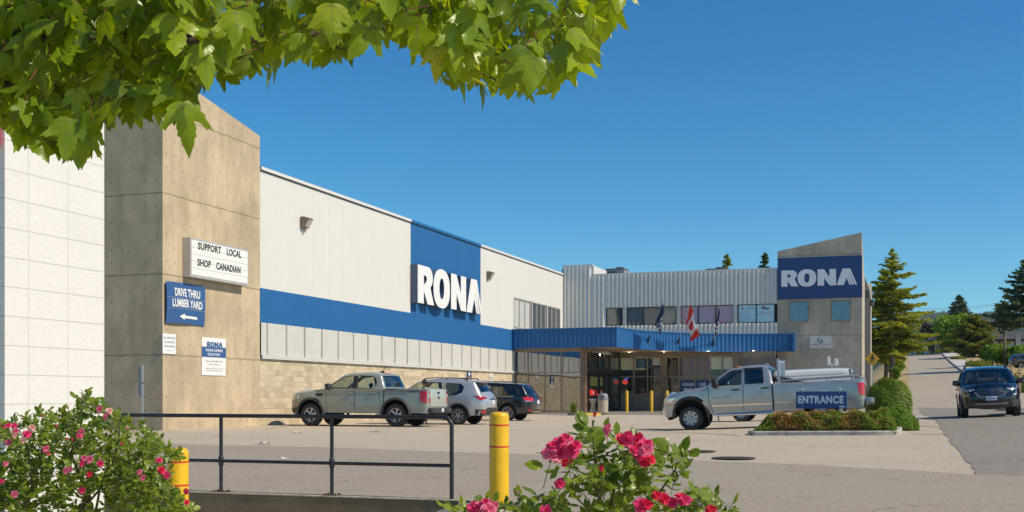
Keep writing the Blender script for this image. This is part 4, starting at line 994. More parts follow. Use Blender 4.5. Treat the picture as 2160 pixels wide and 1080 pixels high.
def chaikin(P, k=2):
    for _ in range(k):
        Q = [P[0]]
        for a, b_ in zip(P, P[1:]):
            Q.append((a[0]*.75 + b_[0]*.25, a[1]*.75 + b_[1]*.25)); Q.append((a[0]*.25 + b_[0]*.75, a[1]*.25 + b_[1]*.75))
        Q.append(P[-1]); P = Q
    return P
def resample(P, step):
    out = [P[0]]
    for a, b_ in zip(P, P[1:]):
        d = math.hypot(b_[0]-a[0], b_[1]-a[1]); k = max(1, int(math.ceil(d / step)))
        out += [(a[0] + (b_[0]-a[0])*i/k, a[1] + (b_[1]-a[1])*i/k) for i in range(1, k+1)]
    return out
class Car:
    """shell from a side outline: a side sheet with the wheel arches and window openings cut out, and a top strip across"""
    def __init__(s, root, sil, sill, arches, hw, belt, paint_m, ws=None, rg=None, windows=(), tumble=0.20, bulge=0.05, rr=0.11, front=(0.7, 0.16), rear=(0.5, 0.06),
                 crown=None, hi=None, glass=None, rglass=None, liner=None, tumb2=0.0, zmid=0.72, sharp=()):
        s.root, s.hw, s.belt, s.tumble, s.bulge, s.rr, s.fr, s.re, s.zmid = root, hw, belt, tumble, bulge, rr, front, rear, zmid
        P = []
        seg = []
        for q in sil:
            if len(q) == 3 and q[2] == 's':         # sharp corner: smooth the two sides apart
                seg.append((q[0], q[1])); P += chaikin(seg, 2)[(1 if P else 0):]; seg = [(q[0], q[1])]
            else: seg.append((q[0], q[1]))
        P += chaikin(seg, 2)[(1 if P else 0):]
        s.sil = resample(P, 0.09); s.silA = np.array(s.sil)
        s.xf, s.xr = max(p[0] for p in s.sil), min(p[0] for p in s.sil)
        low = [s.sil[-1]]
        s.arches = arches
        for ax, az, ar in sorted(arches, key=lambda q: q[0]):
            dx = math.sqrt(max(0.01, ar*ar - (sill - az)**2)); a0 = math.atan2(sill - az, -dx); a1 = math.atan2(sill - az, dx)
            if a0 < 0: a0 += 2 * math.pi
            low += [(ax + ar * math.cos(a0 + (a1 - a0) * i / 22), az + ar * math.sin(a0 + (a1 - a0) * i / 22)) for i in range(23)]
        low.append(s.sil[0])
        low = resample(low, 0.10)
        outer = s.sil + low[1:-1]
        wins = [resample(list(w_) + [w_[0]], 0.08)[:-1] for w_ in windows]
        pts = []
        x = s.xr + .04
        zmax = max(p[1] for p in s.sil)
        while x < s.xf:
            z = sill + .03
            while z < zmax:
                if pip(x, z, outer) and not any(pip(x, z, q) for q in wins) and s.dist(x, z) > .03: pts.append((x + .003, z + .002))
                z += .075
            x += .075
        n = len(s.sil)
        for off in (.008, .025, .055, .09):
            for i in range(1, n - 1):
                a, b_ = Vector(s.sil[i-1]), Vector(s.sil[i+1]); t = (b_ - a).normalized(); nn = Vector((t.y, -t.x)) if True else None
                # outline runs front-bottom -> top -> rear-bottom: inside is to the left of travel (x falling on top => inside is -z)
                q = Vector(s.sil[i]) + Vector((-t.y, t.x)) * off
                if not pip(q.x, q.y, outer): continue
                if any(pip(q.x, q.y, w_) for w_ in wins): continue
                if abs(s.dist(q.x, q.y) - off) < off * .3: pts.append((q.x, q.y))
        v2, tr = fill2d(outer, wins, pts)
        mb = MB()
        for sd in (1, -1):
            mb.add([(x, sd * s.W(x, z), z) for x, z in v2], [t if sd < 0 else t[::-1] for t in tr])
        # strip over the top
        qs = [-1, -.97, -.92, -.7, -.4, 0, .4, .7, .92, .97, 1]
        crown = crown or (lambda x, z: .03)
        gl = MB(); rgm = MB(); ln = MB()
        rows = []
        for i, (x, z) in enumerate(s.sil):
            a, b_ = Vector(s.sil[max(0, i-1)]), Vector(s.sil[min(n-1, i+1)]); t = (b_ - a).normalized(); nn = Vector((t.y, -t.x))
            w_ = s.W(x, z); c = crown(x, z)
            rows.append([(x + nn.x * c * (1 - abs(q) ** 2.2), q * w_, z + nn.y * c * (1 - abs(q) ** 2.2)) for q in qs])
        inb = lambda p, seg_: seg_ and min(seg_[0][0], seg_[1][0]) - .001 <= p[0] <= max(seg_[0][0], seg_[1][0]) + .001 and min(seg_[0][1], seg_[1][1]) - .001 <= p[1] <= max(seg_[0][1], seg_[1][1]) + .001
        for i in range(n - 1):
            m_ = ((s.sil[i][0] + s.sil[i+1][0]) / 2, (s.sil[i][1] + s.sil[i+1][1]) / 2)
            for j in range(len(qs) - 1):
                quad = [rows[i][j], rows[i][j+1], rows[i+1][j+1], rows[i+1][j]]
                inner = 2 <= j < len(qs) - 3
                dst = mb
                if inner and inb(m_, ws): dst = gl
                elif inner and inb(m_, rg): dst = rgm
                elif inner and inb(m_, liner): dst = ln
                dst.add(quad, [(0, 1, 2, 3)])
        s.body = mb.build('body', paint_m, root, smooth=38, merge=0.0015, fixn=True)
        if gl.v: s.wsg = gl.build('windscreen', glass or M_GLASS_CAR, root, smooth=True, merge=.001)
        if rgm.v: s.rgl = rgm.build('rear_window', rglass or M_GLASS_TINT, root, smooth=True, merge=.001)
        if ln.v: ln.build('bed_liner', M_BLACK, root, smooth=True, merge=.001)
        s.bvh = BVHTree.FromPolygons([tuple(v.co) for v in s.body.data.vertices], [tuple(p.vertices) for p in s.body.data.polygons])
        # panes
        s.panes = []
        for w_, m_ in zip(wins, [None] * len(wins)):
            for sd in (1, -1):
                v2, tr = fill2d(w_)
                pm = MB(); pm.add([(x, sd * (s.W(x, z) - .012), z) for x, z in v2], [t if sd < 0 else t[::-1] for t in tr])
                s.panes.append(pm.build('side_window', M_GLASS_CAR, root))
            rim = MB()
            for sd in (1, -1): rim.tube([(x, sd * (s.W(x, z) - .002), z) for x, z in w_ + [w_[0]]], .012, 5, caps=False)
            rim.build('window_seal', M_BLACK, root)
        # wheel wells and underside
        um = MB()
        for ax, az, ar in arches:
            for sd in (1, -1):
                A = [(ax + ar * math.cos(R(-20 + 220 * i / 24)), az + ar * math.sin(R(-20 + 220 * i / 24))) for i in range(25)]
                A = [(x, max(z, sill - .02)) for x, z in A]
                um.add([(x, sd * (s.W(x, max(z, sill)) - .012), z) for x, z in A] + [(x, sd * (hw - .36), z) for x, z in A], [(i, i+1, 26+i, 25+i) for i in range(24)])
                um.add([(x, sd * (hw - .361), z) for x, z in A], [tuple(range(25))])
        fx, rx = s.sil[0][0] - .05, s.sil[-1][0] + .05
        um.box(rx, fx, -hw + .37, hw - .37, sill - .02, sill + .06)
        xs = sorted([(ax - ar, ax + ar) for ax, az, ar in arches]); cuts = [rx] + [q for a in xs for q in a] + [fx]
        for a, b_ in zip(cuts[::2], cuts[1::2]):
            for sd in (1, -1):
                y0, y1 = sorted((sd * (hw - .37), sd * (min(s.W(a, sill), s.W(b_, sill)) - .03)))
                if b_ > a: um.box(a, b_, y0, y1, sill - .005, sill + .05)
        um.build('underbody', M_UNDER, root)
    def dist(s, x, z):
        A = s.silA[:-1]; B = s.silA[1:]; d = B - A; p = np.array((x, z))
        t = np.clip(((p - A) * d).sum(1) / np.maximum(1e-12, (d * d).sum(1)), 0, 1)
        return float(np.sqrt((((A + d * t[:, None]) - p) ** 2).sum(1)).min())
    def W(s, x, z):
        w_ = s.hw
        if z > s.belt: w_ -= s.tumble * (z - s.belt) + 0.02 * min(1, (z - s.belt) / .1)
        else: w_ -= s.bulge * (abs(z - s.zmid) / .5) ** 2
        a, c = s.fr
        t = (x - (s.xf - a)) / a
        if t > 0: w_ -= c * t ** 2.4
        a, c = s.re
        t = ((s.xr + a) - x) / a
        if t > 0: w_ -= c * t ** 2.4
        d = s.dist(x, z)
        if d < s.rr: w_ -= s.rr * .62 * (1 - math.sqrt(max(0, 1 - (1 - d / s.rr) ** 2)))
        return w_
    # pieces laid on the shell
    def side(s, name, poly, mat, off=.006, sides=(1, -1), parent=None, thick=.02):
        objs = []
        poly = resample(list(poly) + [poly[0]], .07)[:-1]; n = len(poly)
        for sd in sides:
            gp_ = []; x0, x1 = min(q[0] for q in poly), max(q[0] for q in poly); z0, z1 = min(q[1] for q in poly), max(q[1] for q in poly)
            for i in range(1, int((x1 - x0) / .045) + 1):
                for j in range(1, int((z1 - z0) / .045) + 1):
                    a, b_ = x0 + i * .045 - .01, z0 + j * .045 - .012
                    if pip(a, b_, poly): gp_.append((a, b_))
            v2, tr = fill2d(poly, (), gp_); mb = MB()
            mb.add([(x, sd * (s.W(x, z) + off), z) for x, z in v2], [t if sd < 0 else t[::-1] for t in tr])
            mb.add([(x, sd * (s.W(x, z) + off), z) for x, z in poly] + [(x, sd * (s.W(x, z) + off - thick), z) for x, z in poly], [(i, (i+1) % n, (i+1) % n + n, i + n) for i in range(n)])
            objs.append(mb.build(name, mat, parent or s.root, fixn=True))
        return objs
    def strip(s, name, path, wd, mat, off=.004, sides=(1, -1)):
        path = resample(path, .06)
        for sd in sides:
            mb = MB(); vs = []
            for i, p in enumerate(path):
                a, b_ = Vector(path[max(0, i-1)]), Vector(path[min(len(path)-1, i+1)]); t = (b_ - a).normalized(); nn = Vector((-t.y, t.x)) * wd / 2
                for k in (1, -1):
                    q = Vector(p) + nn * k; vs.append((q.x, sd * (s.W(q.x, q.y) + off), q.y))
            mb.add(vs, [(2*i, 2*i+1, 2*i+3, 2*i+2) for i in range(len(path) - 1)])
            mb.build(name, mat, s.root)
    def end(s, name, poly, mat, dirx, off=.006, parent=None, thick=.03, step=.08):
        """poly in (y, z), laid on the front (dirx=+1) or the rear (-1)"""
        poly = resample(list(poly) + [poly[0]], step)[:-1]; n = len(poly)
        ys = [p[0] for p in poly]; zs_ = [p[1] for p in poly]
        pts = []
        y = min(ys)
        while y < max(ys):
            z = min(zs_)
            while z < max(zs_):
                if pip(y + .01, z + .01, poly): pts.append((y + .01, z + .01))
                z += step
            y += step
        v2, tr = fill2d(poly, (), pts)
        def hit(y, z):
            h = s.bvh.ray_cast(Vector((dirx * 6, y, z)), Vector((-dirx, 0, 0)))
            if h[0] is None: return (s.xf if dirx > 0 else s.xr) + dirx * off - dirx * .15
            return h[0].x + dirx * off
        mb = MB(); mb.add([(hit(y, z), y, z) for y, z in v2], [t for t in tr])
        e = [(hit(y, z), y, z) for y, z in poly]
        mb.add(e + [(x - dirx * thick, y, z) for x, y, z in e], [(i, (i+1) % n, (i+1) % n + n, i + n) for i in range(n)])
        return mb.build(name, mat, parent or s.root, fixn=True)
    def flare(s, ax, az, ar, wd, mat, out=.03, a0=-8, a1=188, name='wheel_arch_trim'):
        for sd in (1, -1):
            mb = MB(); vs = []; k = 26
            for i in range(k + 1):
                t = R(a0 + (a1 - a0) * i / k); c, s_ = math.cos(t), math.sin(t)
                for r_, o_ in ((ar - .012, -.05), (ar - .012, out * .8), (ar + wd * .35, out), (ar + wd, .004)):
                    x, z = ax + r_ * c, az + r_ * s_; vs.append((x, sd * (s.W(x, z) + o_), z))
            mb.add(vs, [(4*i+j, 4*i+j+1, 4*i+j+5, 4*i+j+4) for i in range(k) for j in range(3)])
            mb.build(name, mat, s.root, smooth=40, fixn=True)
    def wheels(s, xs, tr, rim, wd=.24, style='twin5', z0=0.0, dark=False, inset=.0):
        for ax in xs:
            for sd in (1, -1):
                y = sd * (s.hw - .02 - inset)
                T = Matrix.Translation((ax, y, tr + z0)) @ Matrix.Rotation(R(-90 * sd), 4, 'X')      # local +z looks outwards
                w_ = s.wheel(tr, rim, wd, style)
                w_.parent = s.root; w_.matrix_parent_inverse = Matrix.Identity(4); w_.matrix_local = T
    def wheel(s, tr, rim, wd, style):
        mb = MB(); h = wd
        mb.lathe([(rim * .98, -h), (rim * 1.02, -h), (tr * .93, -h * .97), (tr, -h * .78), (tr, -h * .5), (tr * .985, -h * .49), (tr * .985, -h * .47), (tr, -h * .46), (tr, -h * .2), (tr * .97, -.02), (tr * .90, .006), (rim * 1.12, .012), (rim * 1.02, .0), (rim * .98, -.02)], 36, caps=False)
        # tread blocks on the shoulder
        for i in range(36):
            a = 2 * math.pi * i / 36; c, s_ = math.cos(a), math.sin(a); c2, s2 = math.cos(a + .09), math.sin(a + .09)
            r0, r1 = tr * .955, tr * 1.008
            mb.add([(r0*c, r0*s_, -.004), (r1*c, r1*s_, -h*.2), (r1*c2, r1*s2, -h*.2), (r0*c2, r0*s2, -.004), (r1*c, r1*s_, -h*.42), (r1*c2, r1*s2, -h*.42)], [(0, 1, 2, 3), (1, 4, 5, 2)])
        t = mb.build('wheel', M_TYRE, None, smooth=35, fixn=True)
        mb = MB(); mb.lathe([(rim, -.01), (rim * .93, -.012), (rim * .90, -.05), (rim * .88, -h * .8), (.0, -h * .8)], 32, 0, caps=False); mb.build('rim_barrel', M_RIMD, t, smooth=40)
        mb = MB(); mb.lathe([(rim * 1.0, -.016), (rim * 1.0, .006), (rim * .93, .002), (rim * .90, -.03)], 36, caps=False)
        n = {'twin5': 5, 'star5': 5, 'ten': 10, 'holes': 8, 'six': 6}[style]
        for i in range(n):
            a = 2 * math.pi * (i + .25) / n
            def spoke(aa, r0, r1, w0, w1, z0=-.02, z1=-.008, dep=.035):
                d = Vector((math.cos(aa), math.sin(aa), 0)); p = Vector((-d.y, d.x, 0)); v = []
                for r_, ww, zz in ((r0, w0, z0), (r1, w1, z1)):
                    for k, q in ((1, 0), (-1, 0), (-1, -dep), (1, -dep)): v.append(d * r_ + p * ww * k + Vector((0, 0, zz + q)))
                mb.add(v, [(0, 1, 5, 4), (1, 2, 6, 5), (2, 3, 7, 6), (3, 0, 4, 7)])
            if style in ('twin5', 'six'):
                spoke(a - .13, rim * .16, rim * .95, rim * .06, rim * .07); spoke(a + .13, rim * .16, rim * .95, rim * .06, rim * .07)
            elif style == 'star5':
                for dd in (-.30, .30):
                    p0 = Vector((math.cos(a), math.sin(a), 0)) * rim * .22; p1 = Vector((math.cos(a + dd), math.sin(a + dd), 0)) * rim * .95
                    mb.tube([p0 + Vector((0, 0, -.02)), p1 + Vector((0, 0, -.012))], [rim * .085, rim * .06], 6)
            elif style == 'ten': spoke(a, rim * .15, rim * .95, rim * .055, rim * .045)
            else: spoke(a, rim * .3, rim * .93, rim * .20, rim * .20)
        mb.lathe([(0, .006), (rim * .14, .004), (rim * .24, -.015), (rim * .26, -.05)][::-1], 20)
        if style == 'holes':
            mb.lathe([(rim * .62, -.02), (rim * .35, -.012), (0, -.012)], 28)
            for i in range(8):
                a = 2 * math.pi * i / 8; mb.ellip((rim * .34 * math.cos(a), rim * .34 * math.sin(a), -.004), (.022, .022, .02), n=8, m=5)
        mb.build('rim', M_ALLOY, t, smooth=40, fixn=True)
        return t
    def text(s, txt, x, z, w_, h_, mat, side=1):
        """raised script on the left side, reading front to back for a viewer on that side"""
        me = text_me(txt, 1, .02, 1, 0, 'CENTER', 1.05); X = [q.co.x for q in me.vertices]; Yv = [q.co.y for q in me.vertices]; mb = MB(); vs = []
        for q in me.vertices:
            xx = x - side * ((q.co.x - min(X)) / (max(X) - min(X)) - .5) * w_; zz = z + ((q.co.y - min(Yv)) / (max(Yv) - min(Yv)) - .5) * h_
            vs.append((xx * 1.0, side * (s.W(xx, zz) + .007), zz))
        if side > 0: vs = [(2 * x - a, b_, c) for a, b_, c in vs]; vs = [(2 * x - a, s.W(2 * x - a, c) + .007, c) for a, b_, c in vs]
        mb.add(vs, [tuple(f.vertices) for f in me.polygons]); bpy.data.meshes.remove(me)
        return mb.build('badge_lettering', mat, s.root)
    def mirror(s, x, z, mat, size=(.10, .13, .10), out=.14, sides=(1, -1), foldx=0):
        for sd in sides:
            y = sd * (s.W(x, z) + out)
            mb = MB(); bm = bmesh.new(); bmesh.ops.create_cube(bm, size=2)
            bmesh.ops.bevel(bm, geom=bm.edges[:], offset=.55, segments=3, affect='EDGES', profile=.5)
            for q in bm.verts: q.co = Vector((q.co.x * size[0] * (.75 if q.co.z < 0 else 1), q.co.y * size[1], q.co.z * size[2]))
            mb.frombm(bm, 0, Matrix.Translation((x, y, z + .02))); bm.free()
            mb.tube([(x + .02, sd * (s.W(x, z) - .02), z - .05), (x + .01, y - sd * size[1] * .5, z - .03)], .035, 8)
            o = mb.build('wing_mirror', mat, s.root, smooth=40)
            mb = MB(); mb.ellip((x - size[0] * .97, y, z + .02), (.012, size[1] * .82, size[2] * .78)); mb.build('mirror_glass', M_CHROME, o, smooth=True)
    def handle(s, x, z, mat, L_=.20):
        for sd in (1, -1):
            y = s.W(x, z)
            mb = MB(); mb.cbox(x - L_ / 2, x + L_ / 2, sd * y + (.012 if sd > 0 else -.05), sd * y + (.05 if sd > 0 else -.012), z - .022, z + .022, .012); h = mb.build('door_handle', mat, s.root, smooth=40)
    def cabin(s, dash_x, front_x, rear_x, floor, mat=None, sr=None, wheel_side=1, headz=None):
        mat = mat or M_SEAT
        top = headz or s.belt + .22
        for x in [front_x] + ([rear_x] if rear_x is not None else []):
            for y in ((-.38, .38) if x == front_x or True else (0,)):
                mb = MB()
                mb.cbox(x - .25, x + .28, y - .25, y + .25, floor + .15, floor + .32, .06)
                M_ = Matrix.Translation((x - .26, y, floor + .30)) @ Matrix.Rotation(R(-14), 4, 'Y')
                bm = bmesh.new(); bmesh.ops.create_cube(bm, size=1)
                hgt = top - .16 - (floor + .30)
                for q in bm.verts: q.co = Vector((q.co.x * .13, q.co.y * (.48 if q.co.z < 0 else .42), (q.co.z + .5) * hgt))
                bmesh.ops.bevel(bm, geom=bm.edges[:], offset=.05, segments=2, affect='EDGES'); mb.frombm(bm, 0, M_); bm.free()
                bm = bmesh.new(); bmesh.ops.create_cube(bm, size=1)
                for q in bm.verts: q.co = Vector((q.co.x * .09, q.co.y * .26, q.co.z * .17 + hgt + .11))
                bmesh.ops.bevel(bm, geom=bm.edges[:], offset=.04, segments=2, affect='EDGES'); mb.frombm(bm, 0, M_); bm.free()
                mb.build('seat', mat, s.root, smooth=40)
        mb = MB(); mb.cbox(dash_x - .35, dash_x + .15, -s.hw + .18, s.hw - .18, s.belt - .30, s.belt - .04, .06); mb.box(s.xr + .4, dash_x + .1, -s.hw + .2, s.hw - .2, floor, floor + .03)
        mb.build('dashboard', M_SEAT, s.root, smooth=40)
        mb = MB(); mb.tube([(.19 * math.cos(a), .19 * math.sin(a), 0) for a in [2 * math.pi * i / 20 for i in range(21)]], .016, 6); mb.tube([(-.18, 0, 0), (0, 0, -.03), (.18, 0, 0)], .02, 6); mb.tube([(0, 0, -.03), (0, 0, -.25)], .03, 6)
        o = mb.build('steering_wheel', M_BLACK, s.root, smooth=40); o.location = (dash_x - .47, .38 * wheel_side, s.belt - .10); o.rotation_euler = (0, R(-65), 0)
        mb = MB(); mb.cbox(dash_x - .62, dash_x - .59, -.13, .13, s.belt + .36, s.belt + .42, .01); mb.build('rear_view_mirror', M_BLACK, s.root)

def place_on_ground(u, v, heading, wb=3.0):
    """heading: angle in uv plane from +u; returns location and euler that follow the ground"""
    d = Vector((math.cos(heading), math.sin(heading))); n_ = Vector((-d.y, d.x))
    zf = ground_uv(u + d.x * wb / 2, v + d.y * wb / 2); zb = ground_uv(u - d.x * wb / 2, v - d.y * wb / 2)
    zl = ground_uv(u + n_.x * .8, v + n_.y * .8); zr_ = ground_uv(u - n_.x * .8, v - n_.y * .8)
    f = (UV(d.x, d.y, 0) * wb + Vector((0, 0, zf - zb))).normalized()
    l = (UV(n_.x, n_.y, 0) * 1.6 + Vector((0, 0, zl - zr_))).normalized()
    up = f.cross(l).normalized(); l = up.cross(f)
    M_ = Matrix((f, l, up)).transposed()
    return UV(u, v, (zf + zb) / 2), M_.to_euler()
def vehicle(name, label, cat, u, v, heading, wb, group=None):
    loc, rot = place_on_ground(u, v, R(heading), wb)
    t = thing(name, label, cat, loc, None, group); t.rotation_euler = rot
    return t

# ---------- grey-green crew-cab pickup
P_SAGE = paint('sage_grey_paint', (0.27, 0.292, 0.245), 0.0, 0.28)
pk_v, _ = 40.2, 0
t = vehicle('pickup_truck', 'grey-green crew-cab pickup parked nose to the tan block wall', 'pickup truck', -18.65, 38.1, 180, 3.2); t.scale = (1.05, 1.05, 1.06)
sil = [(2.50, .40), (2.62, .50), (2.66, .72), (2.64, .92), (2.56, 1.06), (2.42, 1.14), (2.0, 1.20), (1.35, 1.275, 's'), (1.25, 1.30, 's'), (.52, 1.755, 's'), (.30, 1.815), (-.3, 1.83), (-.72, 1.79), (-.86, 1.74, 's'), (-1.04, 1.30, 's'), (-1.06, 1.285, 's'),
       (-1.8, 1.275), (-2.50, 1.275), (-2.60, 1.265, 's'), (-2.63, 1.0), (-2.63, .66), (-2.60, .45)]
wf = [(1.16, 1.295), (.50, 1.68), (.16, 1.715), (.13, 1.285)]
wr = [(-.02, 1.285), (.0, 1.715), (-.52, 1.70), (-.69, 1.62), (-.74, 1.50), (-.68, 1.29)]
c = Car(t, sil, .47, [(1.76, .42, .50), (-1.46, .42, .50)], .93, 1.24, P_SAGE, ws=((1.25, 1.30), (.52, 1.755)), rg=((-.87, 1.70), (-1.035, 1.315)), windows=[wf, wr], front=(.9, .26), rear=(.25, .035), rr=.10, tumble=.26,
        crown=lambda x, z: .13 if x > 2.3 else (.035 if z > 1.2 and x > -1.0 else .012), liner=((-1.12, 1.20), (-2.52, 1.40)), rglass=M_GLASS_TINT)
c.cabin(1.05, .1, -.55, .55, M_SEAT)
c.wheels((1.76, -1.46), .40, .235, .26, 'six')
for ax in (1.76, -1.46): c.flare(ax, .42, .50, .075, M_GREYPL, .045)
c.strip('door_seam', [(1.17, 1.26), (1.14, .75), (1.10, .52)], .014, M_BLACK); c.strip('door_seam', [(.07, 1.70), (.06, .9), (.05, .50)], .014, M_BLACK); c.strip('door_seam', [(-.80, 1.25), (-.86, .95), (-.95, .75)], .014, M_BLACK)
c.strip('cab_gap', [(-1.02, 1.24), (-1.03, .50)], .03, M_BLACK); c.strip('pillar_cover', [(.065, 1.28), (.075, 1.72)], .12, M_BLACK, .003)
c.strip('bed_rail_cap', [(-1.08, 1.262), (-2.55, 1.255)], .035, M_BLACK, .006)
c.strip('door_crease', [(1.1, .70), (-.9, .74)], .02, plain('crease_shade', (0.24, 0.25, 0.21), .3, coat=1), .003)
c.handle(.27, 1.13, P_SAGE); c.handle(-.62, 1.14, P_SAGE); c.mirror(1.02, 1.33, M_BLACK, (.09, .12, .11), .13)
c.side('side_vent', [(1.56, 1.13), (1.28, 1.12), (1.30, 1.04), (1.52, 1.02)], M_BLACK)
c.side('marker_lamp', [(2.40, .80), (2.30, .82), (2.30, .74), (2.40, .72)], M_AMBER)
for sd in (1, -1):
    tl = c.side('tail_lamp', [(-2.36, 1.19), (-2.585, 1.19), (-2.60, .80), (-2.44, .80), (-2.36, .88)], M_TAIL, .012, (sd,))[0]
    c.end('tail_lamp_back', [(sd * .80, 1.19), (sd * .70, 1.19), (sd * .70, .80), (sd * .80, .80)], M_TAIL, -1, .010, tl)
    mb = MB(); mb.box(-2.605, -2.55, sd * .885, sd * .90, .98, 1.08) if False else mb.cbox(-2.652, -2.60, sd * .77 - .035, sd * .77 + .035, .99, 1.10, .008); mb.build('reverse_lens', M_LENS, tl)
c.end('tailgate', [(-.70, 1.255), (.70, 1.255), (.70, .68), (-.70, .68)], paint('sunlit_sage_gate', (0.40, 0.41, 0.355), 0, .3), -1, .012)  # body sage lightened on this sun-facing side, sunlight put into the colour
c.end('tailgate_handle', [(-.10, 1.17), (.10, 1.17), (.10, 1.10), (-.10, 1.10)], M_BLACK, -1, .022)
c.end('emblem', [(.11 * math.cos(R(a)), .98 + .055 * math.sin(R(a))) for a in range(0, 360, 24)], plain('blue_oval', (.10, .13, .22), .3, .3, coat=1), -1, .022)
mb = MB(); mb.cbox(-2.80, -2.60, -.86, .86, .46, .64, .04); rb = mb.build('rear_bumper', M_GREYPL, t, smooth=40)
mb = MB(); mb.box(-2.804, -2.798, -.10, .10, .50, .62); mb.build('number_plate', M_PLATE, rb)
mb = MB(); mb.cbox(-2.81, -2.79, -.40, -.22, .50, .60, .01); mb.build('tow_light', M_BLACK, rb)
mb = MB(); mb.cbox(-2.72, -2.62, -.5, .5, .40, .46, .02); mb.build('hitch_bar', M_UNDER, rb)
for sd in (1, -1): c.side('headlamp', [(2.52, 1.02), (2.20, 1.10), (2.24, .95), (2.50, .88)], M_LENS, .006, (sd,))
c.end('grille', [(-.55, 1.0), (.55, 1.0), (.50, .62), (-.50, .62)], M_BLACK, 1)
c.side('front_bumper', [(2.62, .62), (2.28, .66), (2.22, .50), (2.50, .44)], M_GREYPL, .012)
c.end('front_bumper', [(-.75, .58), (.75, .58), (.70, .44), (-.70, .44)], M_GREYPL, 1, .02)
mb = MB(); mb.cbox(-.80, -.70, -.16, .16, 1.77, 1.82, .015); mb.build('stop_lamp', M_TAILB, t)
mb = MB(); mb.tube([(-.55, .05, 1.83), (-.60, .05, 1.90), (-.72, .05, 2.06)], .008, 5); mb.add([(-.40, .05, 1.83), (-.66, .02, 1.83), (-.66, .08, 1.83), (-.60, .05, 1.91)], [(0, 1, 3), (0, 3, 2), (1, 2, 3)]); mb.build('aerial', M_BLACK, t)
c.text('TREMOR', -2.10, 1.185, .40, .042, plain('dark_red_decal', (.13, .02, .03), .5, var=0))

# ---------- silver heavy pickup with headache rack
P_SILV = paint('silver_paint', (0.46, 0.445, 0.425), 0.5, 0.30)
M_TANLOW = plain('sill_film', (0.30, 0.26, 0.21), .5)
ru, rv = -4.35, 37.25
t = vehicle('pickup_truck', 'silver long-bed pickup with grey headache rack, standing behind the ENTRANCE sign', 'pickup truck', ru + .06, rv - .45, 180, 4.1); t.scale = (.965, 1, .965)
sil = [(2.98, .42), (3.08, .52), (3.12, .72), (3.08, .84), (3.05, 1.02), (2.98, 1.12), (2.80, 1.19), (2.3, 1.30), (1.72, 1.385, 's'), (1.66, 1.40, 's'), (.98, 1.87, 's'), (.80, 1.93), (.3, 1.985), (-.10, 1.985), (-.30, 1.94), (-.38, 1.86, 's'), (-.44, 1.42, 's'), (-.46, 1.40, 's'),
       (-1.8, 1.395), (-3.06, 1.41), (-3.19, 1.40, 's'), (-3.22, 1.1), (-3.20, .66), (-3.16, .50)]
wf = [(1.50, 1.40), (.93, 1.80), (.80, 1.86), (.52, 1.875), (.56, 1.40)]
wr = [(.42, 1.41), (.42, 1.87), (-.10, 1.865), (-.14, 1.83), (-.16, 1.42)]
c = Car(t, sil, .50, [(2.20, .47, .55), (-1.90, .47, .53)], 1.0, 1.36, P_SILV, ws=((1.66, 1.40), (.98, 1.87)), rg=((-.385, 1.83), (-.435, 1.45)), windows=[wf, wr], front=(.8, .22), rear=(.3, .05), rr=.12, tumble=.22, bulge=.035, zmid=.95,
        crown=lambda x, z: .12 if x > 2.85 else (.045 if z > 1.36 and x > -.4 else .01), liner=((-.52, 1.2), (-3.1, 1.6)))
for o in c.panes[2:]: o.data.materials[0] = M_GLASS_TINT
c.cabin(1.45, .55, -.05, .62, M_SEAT)
c.wheels((2.20, -1.90), .392, .235, .27, 'holes')
for ax in (2.20, -1.90): c.flare(ax, .47, .54, .10, M_BLACK if ax > 0 else P_SILV, .06)
c.strip('door_seam', [(1.60, 1.36), (1.58, .9), (1.48, .56)], .018, M_BLACK); c.strip('door_seam', [(.49, 1.90), (.49, .56)], .018, M_BLACK); c.strip('cab_gap', [(-.43, 1.36), (-.44, .52)], .05, M_BLACK)
c.strip('door_moulding', [(1.50, .76), (-.38, .76)], .055, M_CHROME, .018); c.strip('bed_crease', [(-.50, .78), (-1.25, .785)], .02, M_CHROME, .006); c.strip('bed_crease', [(-2.52, .795), (-3.1, .80)], .02, M_CHROME, .006)
c.strip('pillar_trim', [(.49, 1.42), (.49, 1.86)], .05, P_SILV, .008)
c.strip('window_visor', [(.46, 1.90), (-.16, 1.90)], .05, M_BLACK, .03)
c.handle(.72, 1.24, M_BLACK, .26); c.handle(-.20, 1.26, M_BLACK, .26); c.mirror(1.36, 1.44, M_BLACK, (.10, .14, .14), .15)
for sd in (1, -1):
    h_ = c.side('headlamp', [(2.98, 1.03), (2.68, 1.06), (2.66, 1.0), (2.72, .86), (2.98, .86)], M_LENS, .008, (sd,))[0]
    c.side('indicator', [(2.73, 1.02), (2.675, 1.02), (2.70, .93), (2.75, .93)], M_AMBER, .014, (sd,), h_); c.side('indicator', [(2.98, .885), (2.73, .885), (2.735, .855), (2.98, .855)], M_AMBER, .012, (sd,), h_)
    tl = c.side('tail_lamp', [(-3.00, 1.29), (-3.19, 1.29), (-3.20, .90), (-3.06, .90), (-3.02, 1.0)], M_TAILB, .012, (sd,))[0]
    c.end('tail_lamp_back', [(sd * .90, 1.29), (sd * .78, 1.29), (sd * .78, .90), (sd * .90, .90)], M_TAILB, -1, .010, tl)
c.side('front_bumper', [(3.06, .80), (2.72, .82), (2.70, .50), (3.00, .45)], P_SILV, .03)
c.end('front_bumper', [(-.80, .78), (.80, .78), (.78, .46), (-.78, .46)], M_CHROME, 1, .03); c.end('grille', [(-.55, 1.08), (.55, 1.08), (.5, .84), (-.5, .84)], M_CHROME, 1, .02)
mb = MB(); mb.cbox(-3.46, -3.22, -.92, .92, .60, .82, .05); mb.build('rear_bumper', P_SILV, t, smooth=40)
